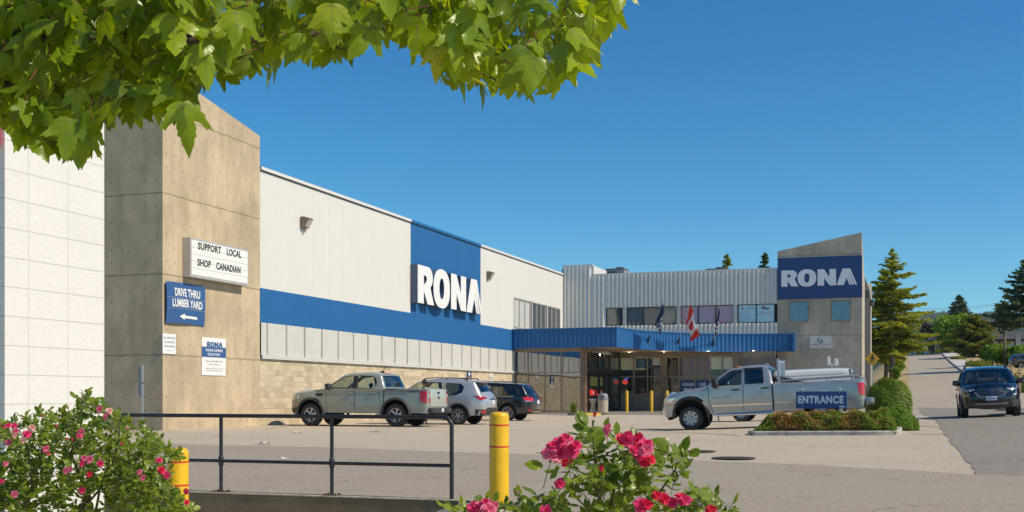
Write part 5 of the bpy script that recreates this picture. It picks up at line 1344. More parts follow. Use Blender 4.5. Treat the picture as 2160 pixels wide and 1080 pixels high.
c.end('tailgate', [(-.76, 1.38), (.76, 1.38), (.76, .84), (-.76, .84)], P_SILV, -1, .012)
for sd in (1, -1):
    mb = MB(); mb.tube([(1.45, sd * 1.02, .50), (1.35, sd * 1.08, .46), (-.35, sd * 1.08, .46), (-.45, sd * 1.02, .50)], .045, 10); mb.build('running_board', M_CHROME, t, smooth=40)
    mb = MB(); mb.add([(1.66, sd * .80, .62), (1.66, sd * 1.05, .62), (1.60, sd * 1.05, .20), (1.60, sd * .80, .20)], [(0, 1, 2, 3)]); mb.build('mud_flap', M_BLACK, t)
c.side('fuel_door', [(-.88 + .10 * math.cos(R(a)), 1.14 + .10 * math.sin(R(a))) for a in range(0, 360, 24)], P_SILV, .012, (1,))
c.text('HEAVY DUTY', 1.18, 1.02, .62, .045, plain('grey_badge', (.22, .20, .18), .4, .3, var=0))
c.text('4X4', 1.80, 1.10, .10, .05, _cache['grey_badge'])
# headache rack, ladder rail, toolbox lid
mb = MB(); z0 = 1.40
for sd in (.82, -.82):
    mb.cbox(-.66, -.58, sd - .05, sd + .05, z0 - .05, 2.16, .012); mb.cbox(-.64, -.57, sd * .55 - .03, sd * .55 + .03, z0, 2.05, .01)
mb.cbox(-.65, -.59, -.77, .77, 2.04, 2.12, .01); mb.cbox(-.65, -.59, -.77, .77, z0 + .02, z0 + .10, .01)
for q in range(6): mb.cbox(-.64, -.60, -.70 + q * .25, -.66 + q * .25, z0 + .1, 2.04, .008)
mb.build('headache_rack', plain('grey_rack', (.42, .45, .50), .4, .5), t)
for sd in (.90, -.90):
    mb = MB(); mb.tube([(-.66, sd, 1.44), (-.9, sd, 1.46), (-1.3, sd, 1.485), (-3.02, sd, 1.52), (-3.14, sd * .98, 1.43)], .022, 8)
    for q in (-1.3, -2.1, -2.9): mb.tube([(q, sd, 1.40), (q - .08, sd, 1.50)], .018, 6)
    mb.build('bed_rail', M_STEEL, t, smooth=40)
mb = MB(); mb.add([(-.66, .75, 1.42), (-.66, -.75, 1.42), (-1.3, .75, 1.42), (-1.3, -.75, 1.42), (-.66, .75, 1.62), (-.66, -.75, 1.62)], [(0, 2, 4), (1, 5, 3), (2, 3, 5, 4), (0, 4, 5, 1)]); mb.build('load_box', plain('checker_grey', (.16, .15, .14), .6, .3, var=.5, vs=30), t)
mb = MB(); mb.cbox(.52, .80, -.62, -.38, 1.955, 1.995, .015)
for y in (-.25, 0, .25, .5): mb.cbox(.60, .74, y - .08, y + .08, 1.965, 2.005, .015)
mb.build('roof_marker_lamp', M_AMBER, t)
mb = MB(); mb.cbox(-.22, -.12, -.1, .1, 2.0, 2.06, .01); mb.build('work_lamp', M_STEEL, t)

# ---------- silver crossover
P_SLV2 = paint('light_silver_paint', (0.48, 0.49, 0.51), 0.4, 0.28)
def hatch(t, paint_m, L_, hw, H_, wb, fo, tyre, sill, style, tint=True, rail=M_BLACK, clad=M_GREYPL, kind=0, rim=.225):
    f = wb / 2; xf, xr = f + fo, f + fo - L_; b_ = H_ * .635
    sil = [(xf - .10, sill), (xf - .02, sill + .14), (xf, .62), (xf - .06, .80), (xf - .22, .94), (xf - .55, 1.04), (f - .10, b_ - .02, 's'), (f - .18, b_ + .01, 's'), (f - .92, H_ - .115, 's'), (f - 1.10, H_ - .065), (f - 1.6, H_ - .01), (f - 2.2, H_ - .02), (xr + .62, H_ - .07), (xr + .42, H_ - .125, 's'),
           (xr + .17, b_ + .07, 's'), (xr + .09, b_ - .02), (xr + .01, b_ - .17), (xr, .66), (xr + .05, .48), (xr + .12, sill + .02)]
    B0 = b_ - .01; T0 = H_ - .15
    A = [(f - .34, B0 + .02), (f - .98, T0 + .0), (f - 1.22, T0 + .02), (f - 1.24, B0)]
    C_ = [(f - 1.36, B0), (f - 1.34, T0 + .02), (f - 2.02, T0), (f - 2.08, T0 - .05), (f - 2.08, B0 + .02)]
    if kind == 0: D_ = [(f - 2.19, B0 + .03), (f - 2.17, T0 - .01), (xr + .92, T0 - .05), (xr + .80, T0 - .15), (xr + .84, B0 + .13), (xr + 1.05, B0 + .04)]
    else: D_ = [(f - 2.19, B0 + .03), (f - 2.17, T0 - .02), (xr + .78, T0 - .06), (xr + .62, T0 - .14), (xr + .56, B0 + .08), (xr + .64, B0 + .05)]
    c = Car(t, sil, sill, [(f, tyre, tyre + .075), (-f, tyre, tyre + .075)], hw, b_ - .02, paint_m, ws=((f - .18, b_ + .01), (f - .92, H_ - .115)), rg=((xr + .415, H_ - .14), (xr + .18, b_ + .08)), windows=[A, C_, D_],
            front=(.95, .30), rear=(.8, .15), rr=.14, tumble=.30, bulge=.05, crown=lambda x, z: .13 if (x > xf - .35) else (.10 if x < xr + .3 else .04))
    if tint:
        for o in c.panes[4:]: o.data.materials[0] = M_GLASS_TINT
    c.cabin(f - .45, f - 1.30, f - 2.15, sill + .08)
    c.wheels((f, -f), tyre, rim, .22, style)
    if clad:
        for ax in (f, -f): c.flare(ax, tyre, tyre + .075, .055, clad, .02)
        c.strip('sill_cladding', [(f - tyre - .12, sill + .05), (-f + tyre + .12, sill + .05)], .11, clad, .012)
    c.strip('door_seam', [(f - .30, b_ - .04), (f - .40, .75), (f - .42, sill + .1)], .013, M_BLACK); c.strip('door_seam', [(f - 1.30, T0), (f - 1.31, sill + .1)], .013, M_BLACK); c.strip('door_seam', [(f - 2.14, b_ - .02), (f - 2.16, .95), (f - 2.0, .70)], .013, M_BLACK)
    c.strip('pillar_cover', [(f - 1.30, B0 + .02), (f - 1.28, T0)], .10, M_BLACK, .003)
    c.handle(f - 1.06, b_ - .12, paint_m, .19); c.handle(f - 1.98, b_ - .11, paint_m, .19); c.mirror(f - .42, b_ + .07, paint_m, (.085, .115, .085), .12)
    for sd in (1, -1):
        y = sd * (hw - .27); mb = MB(); zt_ = H_ - .03
        mb.tube([(f - 1.12, y, zt_ - .05), (f - 1.22, y, zt_ + .035), (f - 1.55, y, zt_ + .07), (xr + .85, y, zt_ + .05), (xr + .66, y, zt_ - .05)], .018, 6)
        for q in (f - 1.25, (f + xr) / 2 - .3, xr + .8): mb.tube([(q, y, zt_ - .03), (q, y, zt_ + .05)], .022, 6)
        mb.build('roof_rail', rail, t, smooth=40)
    return c, f, xf, xr, b_

t = vehicle('parked_car', 'silver crossover with black roof rails, parked between the green-grey pickup and black car', 'car', -17.55, 41.65, 180, 2.67); t.scale = (1.02, 1.02, 1.02)
c, f, xf, xr, b_ = hatch(t, P_SLV2, 4.62, .905, 1.72, 2.67, .95, .345, .34, 'star5')
for sd in (1, -1):
    tl = c.side('tail_lamp', [(xr + .40, 1.10), (xr + .10, 1.06), (xr + .03, .98), (xr + .10, .90), (xr + .22, .96)], M_TAIL, .010, (sd,))[0]
    c.end('tail_lamp_back', [(sd * .80, 1.07), (sd * .46, 1.03), (sd * .52, .98), (sd * .80, .93)], M_TAIL, -1, .012, tl); c.end('reverse_lens', [(sd * .80, .93), (sd * .50, .975), (sd * .46, .94), (sd * .66, .86), (sd * .80, .85)], M_LENS, -1, .012, tl)
    c.end('reflector', [(sd * .78, .52), (sd * .60, .52), (sd * .58, .43), (sd * .76, .43)], M_TAILB, -1, .035)
c.end('rear_bumper', [(-.86, .58), (-.62, .56), (-.5, .64), (.5, .64), (.62, .56), (.86, .58), (.84, .36), (-.84, .36)], M_GREYPL, -1, .025)
c.end('number_plate', [(-.16, .92), (.16, .92), (.16, .76), (-.16, .76)], M_PLATE, -1, .02); c.end('plate_garnish', [(-.30, .97), (.30, .97), (.28, .94), (-.28, .94)], M_BLACK, -1, .02)
c.end('emblem', [(.07 * math.cos(R(a)), 1.02 + .035 * math.sin(R(a))) for a in range(0, 360, 24)], M_CHROME, -1, .016)
mb = MB(); mb.add([(xr + .50, -.66, 1.645), (xr + .50, .66, 1.645), (xr + .24, .60, 1.60), (xr + .24, -.60, 1.60), (xr + .50, -.66, 1.60), (xr + .50, .66, 1.60), (xr + .25, .60, 1.58), (xr + .25, -.60, 1.58)], [(0, 1, 2, 3), (4, 7, 6, 5), (2, 6, 7, 3), (1, 5, 6, 2), (0, 3, 7, 4)]); sp = mb.build('spoiler', P_SLV2, t, fixn=True)
mb = MB(); mb.cbox(xr + .225, xr + .245, -.10, .10, 1.583, 1.598, .004); mb.build('stop_lamp', M_TAILB, sp)
mb = MB(); mb.cbox(xr - .16, xr + .2, -.03, .03, .36, .42, .01); mb.cbox(xr - .18, xr - .12, -.05, .05, .34, .44, .015); mb.build('tow_hitch', M_UNDER, t)
for sd in (1, -1): c.side('headlamp', [(xf - .16, .88), (xf - .55, .96), (xf - .5, .82), (xf - .2, .76)], M_LENS, .006, (sd,))

P_BLK = paint('black_paint', (0.010, 0.011, 0.014), 0.2, 0.18, dirt=.10)
t = vehicle('parked_car', 'black crossover parked last in the row, by the lobby glass', 'car', -18.10, 48.7, 180, 2.89)
c, f, xf, xr, b_ = hatch(t, P_BLK, 4.89, .917, 1.70, 2.89, .95, .36, .32, 'ten', rail=plain('dull_rail', (.12, .12, .12), .35, .6), clad=P_BLK, kind=1, rim=.24)
for sd in (1, -1):
    tl = c.side('tail_lamp', [(xr + .38, 1.02), (xr + .12, 1.08), (xr + .02, 1.02), (xr + .03, .84), (xr + .20, .84)], M_TAILB, .010, (sd,))[0]
    c.end('tail_lamp_back', [(sd * .80, 1.05), (sd * .52, 1.02), (sd * .50, .88), (sd * .80, .85)], M_TAILB, -1, .012, tl); c.side('reverse_lens', [(xr + .26, .885), (xr + .03, .875), (xr + .03, .845), (xr + .21, .845)], M_LENS, .014, (sd,), tl)
    c.end('reflector', [(sd * .80, .50), (sd * .64, .50), (sd * .64, .44), (sd * .80, .44)], M_TAILB, -1, .035)
c.end('number_plate', [(-.16, .90), (.16, .90), (.16, .74), (-.16, .74)], M_PLATE, -1, .02); c.end('plate_garnish', [(-.34, .96), (.34, .96), (.32, .92), (-.32, .92)], M_CHROME, -1, .02)
c.end('rear_bumper', [(-.86, .50), (.86, .50), (.84, .33), (-.84, .33)], M_GREYPL, -1, .025); c.end('bumper_trim', [(-.50, .42), (.50, .42), (.48, .38), (-.48, .38)], M_CHROME, -1, .035)
mb = MB(); mb.cbox(xr + .36, xr + .40, -.12, .12, 1.565, 1.59, .006); mb.build('stop_lamp', M_TAILB, t)
rim_ = MB()
for sd in (1, -1): rim_.tube([(q, sd * (c.W(q, z) + .004), z) for q, z in resample([(f - .34, b_ - .02), (-f - .3, b_ + .0)], .1)], .010, 5)
rim_.build('window_trim', M_CHROME, t)

# ---------- black small crossover coming down the road
P_INK = paint('blue_black_paint', (0.006, 0.009, 0.018), 0.3, 0.15, dirt=.06)
gp = px_ground(2081, 880); su, sv = toUV(gp.x, gp.y)
t = vehicle('moving_car', 'small black crossover driving towards the camera on the road', 'car', su + .10, sv + 1.0, -90, 2.52)
c, f, xf, xr, b_ = hatch(t, P_INK, 4.10, .885, 1.63, 2.52, .82, .335, .32, 'ten', clad=M_GREYPL, rim=.215)
def mir(pts, sd): return [(sd * y, z) for y, z in pts]
hexa = [(-.46, .80), (-.33, .91), (.33, .91), (.46, .80), (.34, .66), (-.34, .66)]
gr = c.end('grille', hexa, M_BLACK, 1, .012)
loop = resample(hexa + [hexa[0]], .05)
def hitx(y, z):
    h = c.bvh.ray_cast(Vector((6, y, z)), Vector((-1, 0, 0))); return (h[0].x if h[0] else xf - .1)
mb = MB(); mb.tube([(hitx(y, z) + .02, y, z) for y, z in loop], .014, 6, caps=False); mb.build('grille_surround', M_CHROME, gr)
mb = MB()
for zz, hw_ in ((.84, .36), (.785, .41), (.73, .38)): mb.tube([(hitx(y, zz) + .022, y, zz) for y in [hw_ * (i / 6 - 1) for i in range(13)]], .013, 6)
mb.build('grille_bar', plain('grey_bar', (.30, .30, .31), .25, .8), gr)
mb = MB(); mb.ellip((hitx(0, .80) + .03, 0, .80), (.012, .085, .035)); mb.build('emblem', plain('blue_oval_b', (.03, .06, .2), .2, .3, coat=1), gr)
for sd in (1, -1):
    hl = c.end('headlamp', mir([(.80, .93), (.76, .98), (.44, .905), (.58, .835), (.74, .86)], sd), plain('smoked_lamp', (.10, .11, .12), .08, .4, coat=1, var=.3, vs=20), 1, .010)
    c.end('projector_lens', mir([(.62, .90), (.52, .885), (.58, .85), (.64, .86)], sd), M_LENS, 1, .018, hl, step=.04)
    mb = MB(); mb.tube([(hitx(sd * y, z) + .02, sd * y, z) for y, z in ((.46, .895), (.58, .845), (.73, .87))], .010, 6); mb.build('daylight_strip', plain('white_strip', (.9, .9, .88), .2, var=0), hl)
    c.end('indicator', mir([(.80, .945), (.775, .975), (.76, .93), (.78, .905)], sd), M_AMBER, 1, .014, hl, step=.03)
    fp = c.end('fog_pocket', mir([(.80, .78), (.62, .73), (.56, .64), (.72, .66)], sd), M_BLACK, 1, .008); c.end('fog_lamp', mir([(.78, .76), (.66, .72), (.63, .675), (.76, .68)], sd), M_LENS, 1, .016, fp, step=.04)
    c.end('bumper_corner', mir([(.83, .54), (.58, .53), (.54, .46), (.82, .42)], sd), M_GREYPL, 1, .012)
c.end('lower_intake', [(-.50, .58), (.50, .58), (.54, .48), (-.54, .48)], M_BLACK, 1, .010); c.end('skid_plate', [(-.50, .46), (.50, .46), (.44, .40), (-.44, .40)], plain('silver_skid', (.25, .25, .25), .4, .5), 1, .016)
pl = c.end('number_plate', [(-.155, .665), (.155, .665), (.155, .535), (-.155, .535)], M_PLATE, 1, .035)
c.end('plate_characters', [(-.12, .63), (.12, .63), (.12, .575), (-.12, .575)], plain('plate_blue', (.20, .26, .42), .5, var=.6, vs=40), 1, .038, pl)
mb = MB()
for y0 in (.45, -.12): mb.tube([(f - .13, y0, b_ + .035), (f - .22, y0 - .25, b_ + .10), (f - .24, y0 - .50, b_ + .105)], .012, 5)
mb.build('wiper', M_BLACK, t)
MOVING = t; MOV = (f, b_)
# a second dark car, just entering at the right edge
t2 = vehicle('moving_car', 'dark car at the right edge of the photo, only its mirror and side showing', 'car', su + 2.72, sv + 3.0, -90, 2.52)
c2, f2, xf2, xr2, b2 = hatch(t2, P_INK, 4.4, .89, 1.60, 2.6, .85, .335, .32, 'twin5', clad=None, rim=.215)
for sd in (1, -1): c2.side('headlamp', [(xf2 - .16, .86), (xf2 - .55, .93), (xf2 - .5, .82), (xf2 - .2, .74)], M_LENS, .006, (sd,))

# ---------- white panel van behind the silver pickup
P_WHT = paint('white_van_paint', (0.74, 0.73, 0.70), 0.0, 0.3)
vn = at_d(1790, 800, 46.5); vu, vv_ = toUV(vn.x, vn.y)
VL_ = 5.7
t = vehicle('cargo_van', 'white panel van parked behind the silver pickup, orange lamps at its tail', 'van', vu - 2.55, vv_ + 1.0, 180, 3.43)
t['label'] = 'white panel van with a roof camera mast, parked behind the silver pickup'
zb = 2.02
sil = [(2.70, .40), (2.82, .55), (2.82, .85), (2.72, 1.08), (2.3, 1.18), (1.92, 1.26, 's'), (1.88, 1.28, 's'), (1.25, 1.86, 's'), (1.0, zb - .03), (.4, zb + .02), (-1.5, zb + .02), (-2.50, zb - .01), (-2.66, zb - .06), (-2.74, 1.90), (-2.92, 1.30), (-2.95, .9), (-2.92, .5)]
wf = [(1.72, 1.30), (1.20, 1.74), (.72, 1.76), (.72, 1.27)]
c = Car(t, sil, .42, [(1.72, .37, .45), (-1.71, .37, .45)], 1.0, 1.28, P_WHT, ws=((1.88, 1.28), (1.25, 1.86)), windows=[wf], front=(.8, .25), rear=(.3, .05), rr=.16, tumble=.20, crown=lambda x, z: .10 if x > 2.5 else .05)
c.cabin(1.5, .6, None, .55)
c.wheels((1.72, -1.71), .37, .21, .24, 'holes')
c.strip('body_groove', [(.55, 1.78), (-2.45, 1.80)], .03, plain('groove_grey', (.35, .34, .33), .5), .003); c.strip('panel_recess', [(-2.2, 1.70), (-2.45, 1.66), (-2.50, 1.2)], .012, _cache['groove_grey'], .003); c.strip('panel_recess', [(-.4, 1.74), (-.4, .6)], .010, _cache['groove_grey'], .003)
for sd in (1, -1):
    c.side('rear_quarter_trim', [(-2.62, 1.96), (-2.72, 1.96), (-2.86, 1.50), (-2.78, 1.46), (-2.70, 1.66)], M_BLACK, .008, (sd,))
    tl = c.side('tail_lamp', [(-2.76, 1.48), (-2.88, 1.48), (-2.93, 1.20), (-2.80, 1.20)], M_TAILB, .012, (sd,))[0]
    c.end('door_glass', mir([(.10, 1.86), (.72, 1.86), (.76, 1.40), (.10, 1.40)], sd), M_GLASS_TINT, -1, .012)
c.mirror(1.45, 1.40, M_BLACK, (.10, .12, .16), .16)
c.handle(.85, 1.15, M_BLACK); c.side('headlamp', [(2.76, 1.0), (2.45, 1.06), (2.45, .86), (2.76, .82)], M_LENS, .008)
mb = MB(); mb.cbox(-3.08, -2.93, -.92, .92, .48, .66, .03); mb.build('rear_bumper', M_CHROME, t)
mb = MB()
mb.tube([(-1.95, .2, zb + .05), (-1.95, .2, zb + .20)], .03, 8); mb.cbox(-1.90, -1.78, .1, .3, zb + .18, zb + .52, .02); mb.cbox(-2.20, -2.06, .1, .3, zb + .14, zb + .42, .02); mb.tube([(-1.84, .2, zb + .18), (-2.13, .2, zb + .18)], .025, 6)
mb.build('roof_camera', P_WHT, t)
# ------------------------------------------------------------------ small things of the lot
# retaining wall with the black pipe railing
WV = 13.02
t = thing('retaining_wall', 'low stained concrete wall under the black pipe railing', 'wall', UV(-5.12, WV, -.6))
mb = MB(); mb.cbox(-6.0, 0, -.10, .16, -.1, .425, .012); mb.build('wall', M_OLDC, t)
mb = MB(); mb.cbox(-6.005, .004, -.106, .166, .4255, .445, .006); mb.build('coping', M_OLDTOP, t)
ZB = -.6 + .445
def rail_u(px): return at_v(px, 950, WV + .02)[0]
t = thing('pipe_railing', 'black two-rail pipe railing on the low concrete wall', 'railing', UV(-5.26, WV + .02, ZB))
zt_, zm_ = .84 - ZB, .835 - .585 - ZB
us = [-10.15 + 5.26, -8.51 + 5.26, -6.89 + 5.26]
mb = MB(); mb.tube([(-5.2, 0, zt_)] + [(-.12, 0, zt_)] + [(-.12 + .12 * math.sin(R(a)), 0, zt_ - .12 + .12 * math.cos(R(a))) for a in (15, 30, 45, 60, 75)] + [(0, 0, zt_ - .12), (0, 0, .002)], .026, 12); mb.build('top_rail', M_RAIL, t, smooth=40)
mb = MB(); mb.tube([(-5.2, 0, zm_), (0, 0, zm_)], .022, 12); mb.build('middle_rail', M_RAIL, t, smooth=40)
for u_ in us:
    mb = MB(); mb.tube([(u_, 0, .006), (u_, 0, zt_)], .024, 12); p_ = mb.build('post', M_RAIL, t, smooth=40)
    mb = MB(); mb.lathe([(.028, .06), (.034, .05), (.034, -.05), (.028, -.06)], 12, 0, Matrix.Translation((u_, 0, zm_))); mb.build('collar', M_RAIL, p_, smooth=40)
    mb = MB(); mb.cbox(u_ - .10, u_ + .10, -.07, .07, .001, .012, .003)
    for a in (-.075, .075):
        for b_ in (-.045, .045): mb.lathe([(.014, .012), (.014, .026), (0, .028)], 6, 0, Matrix.Translation((u_ + a, b_, 0)))
    mb.build('base_plate', M_RUST, p_)
# big sleeved bollards
def bollard(label, loc, r, h, grp, tape=True, mat=None):
    t = thing('bollard', label, 'bollard', loc, None, grp)
    mb = MB(); mb.lathe([(r, 0), (r, h - .05)] + [(r - .05 + .05 * math.cos(R(a)), h - .05 + .05 * math.sin(R(a))) for a in (20, 45, 70)] + [(r - .05, h), (0, h + .006)], 40); mb.build('sleeve', mat or M_YEL, t, smooth=40)
    if tape:
        for z in (h - .155, h - .40) if h > 1 else (): 
            mb = MB(); mb.lathe([(r + .0005, z), (r + .002, z + .001), (r + .002, z + .017), (r + .0005, z + .018)], 40); mb.build('tape_band', M_RED, t, smooth=40)
    return t
g = px_ground(1056, 1074); D = 13.15; p = at_d(1053, 1074, D)
bollard('tall yellow bollard with two red bands at the right end of the railing', (p.x, p.y, p.z - .02), .112, 1.125, 'yellow sleeved bollards')
p = at_d(375, 945, 12.2)
t = bollard('yellow bollard with red bands, half hidden by the left rose bush', (p.x, p.y, -.55), .112, p.z + .55, 'yellow sleeved bollards')
for k, (px_, lab) in enumerate(((1322, 'slim yellow pipe bollard nearest the waste bin'), (1374, 'slim yellow pipe bollard in the middle of the entrance row'), (1407, 'slim yellow pipe bollard just ahead of the silver pickup nose'))):
    p = at_d(px_, 869, 70.0 - k * .8); u_, v_ = toUV(p.x, p.y)
    t = thing('bollard', lab, 'bollard', UV(u_, v_, .115), None, 'entrance pipe bollards')
    mb = MB(); mb.lathe([(.10, 0), (.10, 1.22), (.08, 1.27), (.04, 1.295), (0, 1.30)], 20); mb.build('pipe', M_YELP, t, smooth=40)
    mb = MB(); mb.lathe([(.13, 0), (.13, .015), (.101, .018)], 20); mb.build('base_ring', M_YELP, t)
# waste bin, ash urn, yellow kerb, grass clump
M_PEBBLE = plain('pebble_concrete', (.42, .36, .29), .95, var=.45, vs=22, bmp=.8, bs=40)
p = at_d(1272, 868, 66.6); u_, v_ = toUV(p.x, p.y)
t = thing('waste_bin', 'pebbled concrete waste bin with a grey domed lid by the entrance doors', 'bin', UV(u_, v_, .115))
mb = MB(); mb.lathe([(.26, 0), (.29, .03), (.30, .74), (.27, .76)], 28); mb.build('barrel', M_PEBBLE, t, smooth=40)
mb = MB(); mb.lathe([(.315, .76), (.315, .82), (.295, .84), (.29, 1.02), (.24, 1.10), (.10, 1.14), (0, 1.145)], 28); l_ = mb.build('lid', plain('grey_lid', (.20, .22, .25), .5, var=.1), t, smooth=40)
mb = MB(); mb.cbox(-.14, .14, -.33, -.26, .88, 1.0, .01); mb.build('flap', plain('dark_flap', (.10, .11, .12), .5), l_)
p = at_d(1251, 868, 66.9); u_, v_ = toUV(p.x, p.y)
t = thing('ash_urn', 'waisted concrete ash urn beside the waste bin', 'ash urn', UV(u_, v_, .115))
mb = MB(); mb.lathe([(.22, 0), (.20, .06), (.13, .30), (.115, .45), (.15, .62), (.22, .74)], 24); mb.build('stand', M_PEBBLE, t, smooth=40)
mb = MB(); mb.lathe([(.22, .74), (.25, .75), (.25, .79), (.20, .80), (.18, .76), (0, .76)], 24); mb.build('bowl', plain('pale_bowl', (.55, .50, .44), .8, var=.15), t, smooth=40)
p = at_d(1238, 873, 65.2); u_, v_ = toUV(p.x, p.y)
t = thing('kerb_ramp', 'worn yellow painted kerb ramp in front of the bin', 'kerb ramp', UV(u_, v_, .0))
mb = MB(); mb.add([(-.6, -.45, .02), (.6, -.45, .02), (.75, .25, .13), (-.75, .25, .13), (-.6, -.45, -.05), (.6, -.45, -.05), (.75, .25, -.05), (-.75, .25, -.05)], [(0, 1, 2, 3), (0, 4, 5, 1), (1, 5, 6, 2), (3, 2, 6, 7), (0, 3, 7, 4)]); mb.build('ramp', plain('worn_yellow_kerb', (.70, .45, .04), .7, var=.3, vs=9), t)
# ------------------------------------------------------------------ foliage helpers
def foliage(name, P, size, mat, parent=None, nb=(0, 0, .4), asp=1.7, tone=None, dirs=None, seed=1, fold=.18, flop=.6):
    """many small folded leaves: P (n,3) positions, size scalar or (n,), leaf axis random or dirs"""
    rg = np.random.RandomState(seed); P = np.asarray(P, float); n = len(P)
    nr = rg.normal(size=(n, 3)) * flop + np.asarray(nb); nr /= np.linalg.norm(nr, axis=1)[:, None]
    d = rg.normal(size=(n, 3)) if dirs is None else np.asarray(dirs, float) + rg.normal(size=(n, 3)) * .25
    d -= nr * (d * nr).sum(1)[:, None]; d /= np.maximum(1e-6, np.linalg.norm(d, axis=1))[:, None]
    s = np.cross(nr, d); sz = (np.ones(n) * size if np.isscalar(size) else np.asarray(size)) * rg.uniform(.7, 1.3, n); sz = sz[:, None]
    h = sz * asp / 2; w_ = sz / 2
    a = P - d * h; b_ = P + d * h; c = P + s * w_ + nr * sz * fold - d * h * .15; e = P - s * w_ + nr * sz * fold - d * h * .15
    V = np.stack([a, c, b_, e], 1).reshape(-1, 3)
    me = bpy.data.meshes.new(name); me.vertices.add(4 * n); me.vertices.foreach_set('co', V.ravel())
    idx = np.arange(n)[:, None] * 4 + np.array([0, 1, 2, 0, 2, 3])[None]
    me.loops.add(6 * n); me.loops.foreach_set('vertex_index', idx.ravel().astype(np.int32))
    me.polygons.add(2 * n); me.polygons.foreach_set('loop_start', np.arange(2 * n, dtype=np.int32) * 3); me.polygons.foreach_set('loop_total', np.full(2 * n, 3, np.int32))
    at = me.attributes.new('tone', 'FLOAT', 'FACE'); tn = rg.uniform(0, 1, n) if tone is None else np.clip(np.asarray(tone) + rg.normal(size=n) * .12, 0, 1)
    at.data.foreach_set('value', np.repeat(tn, 2))
    me.update(calc_edges=True); me.materials.append(mat)
    o = bpy.data.objects.new(name, me); COL.objects.link(o)
    if parent: o.parent = parent
    return o
def clumps(rg, n, cl, spread):
    """n points gathered round clump centres cl (m,4: x,y,z,r), thicker at the skin"""
    k = rg.randint(0, len(cl), n); u = rg.normal(size=(n, 3)); u /= np.linalg.norm(u, axis=1)[:, None]
    r = cl[k, 3] * (rg.uniform(0, 1, n) ** .45) * spread
    return cl[k, :3] + u * r[:, None], k
M_BARK = plain('brown_bark', (.13, .095, .07), .95, var=.4, vs=6, bmp=.8, bs=18)
M_BARKG = plain('grey_bark', (.20, .165, .13), .95, var=.4, vs=6, bmp=.8, bs=18)
M_FIR = leaf_mat('fir_needles', (.16, .20, .035), (.37, .39, .06), .52, .2, .6, 1.2, (.38, .33, .10))
M_FIRD = leaf_mat('dark_fir_needles', (.040, .078, .042), (.115, .165, .070), .30, .2, .6, .8)
M_CEDAR = leaf_mat('cedar_sprays', (.085, .125, .018), (.28, .29, .035), .32, .2, .6, .6, (.38, .26, .05))
M_LIME = leaf_mat('lime_leaves', (.10, .20, .018), (.23, .36, .035), .40, .25, .5, .7)
M_COPPER = leaf_mat('copper_leaves', (.030, .018, .016), (.075, .042, .034), .2, .2, .5, .7, tcol=(1.2, .8, .6))
M_SHRUB = leaf_mat('shrub_leaves', (.09, .155, .018), (.23, .31, .034), .28, .3, .45, 2.0, (.14, .19, .03))
M_GCOV = leaf_mat('juniper_sprays', (.075, .15, .018), (.20, .30, .035), .28, .2, .6, 2.5)
M_BROWN = leaf_mat('dying_sprays', (.18, .10, .03), (.44, .26, .085), .25, .15, .7, 3.0, tcol=(1.2, 1.0, .6))
M_YGRASS = leaf_mat('yellow_green_blades', (.10, .15, .015), (.32, .34, .04), .3, .2, .5, 3)

def evergreen(name, label, px, D, top_y, rad, seed, mat, cb=.22, cat='tree', group=None, dens=1.0, droop=.25, sz=.16, taper=1.0, base=None, trunk_r=.2, skirt=.0, wob=.35, bark=None, gappy=.0):
    rg = np.random.RandomState(seed); p = at_d(px, top_y, D)
    zb = gz(p.x, p.y) - .1 if base is None else base
    H = p.z - zb
    t = thing(name, label, cat, (p.x, p.y, zb), None, group)
    mb = MB(); mb.tube([(0.05 * math.sin(i * 1.3) , 0.05 * math.cos(i * 1.7), H * i / 9) for i in range(10)], [trunk_r * (1 - .96 * i / 9) for i in range(10)], 9)
    mb.build('trunk', bark or M_BARK, t, smooth=True)
    P = []; Dr = []; T = []; lb = MB()
    z = cb * H
    while z < H * .985:
        f = (z / H - cb) / (1 - cb); L_ = rad * ((1 - f) ** taper) * (1.0 if f > .22 else .55 + 2.05 * f) + .12
        nb_ = int(rg.randint(3, 6) * (1 if f < .85 else .8)); a0 = rg.uniform(0, 6.28)
        for k in range(nb_):
            if rg.rand() < gappy: continue
            a = a0 + 6.283 * k / nb_ + rg.normal() * .25; l = L_ * rg.uniform(1 - wob, 1 + wob * .55)
            dr = droop * rg.uniform(.6, 1.4) * (1 - f * .9); d = np.array([math.cos(a), math.sin(a)])
            m_ = max(3, int(l / sz * 1.1))
            z_b = z + rg.normal() * .16; pts = [(0, 0, z_b)]
            tone = rg.uniform(0.1, .75)
            for j in range(m_):
                s_ = (j + .6) / m_ * l; zz = z_b - dr * s_ + .16 * s_ * s_ / max(l, .1) * (1 if droop > .15 else 2.4)
                pts.append((d[0] * s_, d[1] * s_, zz))
                if s_ < l * .18: continue
                side = (1 - abs(2 * s_ / l - 1.1)) * l * .24 + .06
                for q in range(max(2, int(dens * (2 + side / sz * 2.0)))):
                    o = rg.uniform(-1, 1) * side; P.append((d[0] * s_ - d[1] * o, d[1] * s_ + d[0] * o, zz - abs(o) * .3 + rg.normal() * .05)); sg = math.copysign(1, o)
                    Dr.append((d[0] * .7 - d[1] * sg * .7, d[1] * .7 + d[0] * sg * .7, -.25)); T.append(tone + .25 * s_ / l - .1)
            if l > .5 and j > 2: lb.tube([pts[0], pts[len(pts) // 2], pts[-1]], [.035 * min(1, l / 2) + .008, .02 * min(1, l / 2) + .004, .004], 4, caps=False)
        z += max(.12, H * .019 * (1.1 - f * .55))
    crown = foliage('crown', P, sz, mat, t, (0, 0, .8), 2.0, T, Dr, seed, .1, .45)
    if lb.v: lb.build('limb', bark or M_BARK, t)
    return t
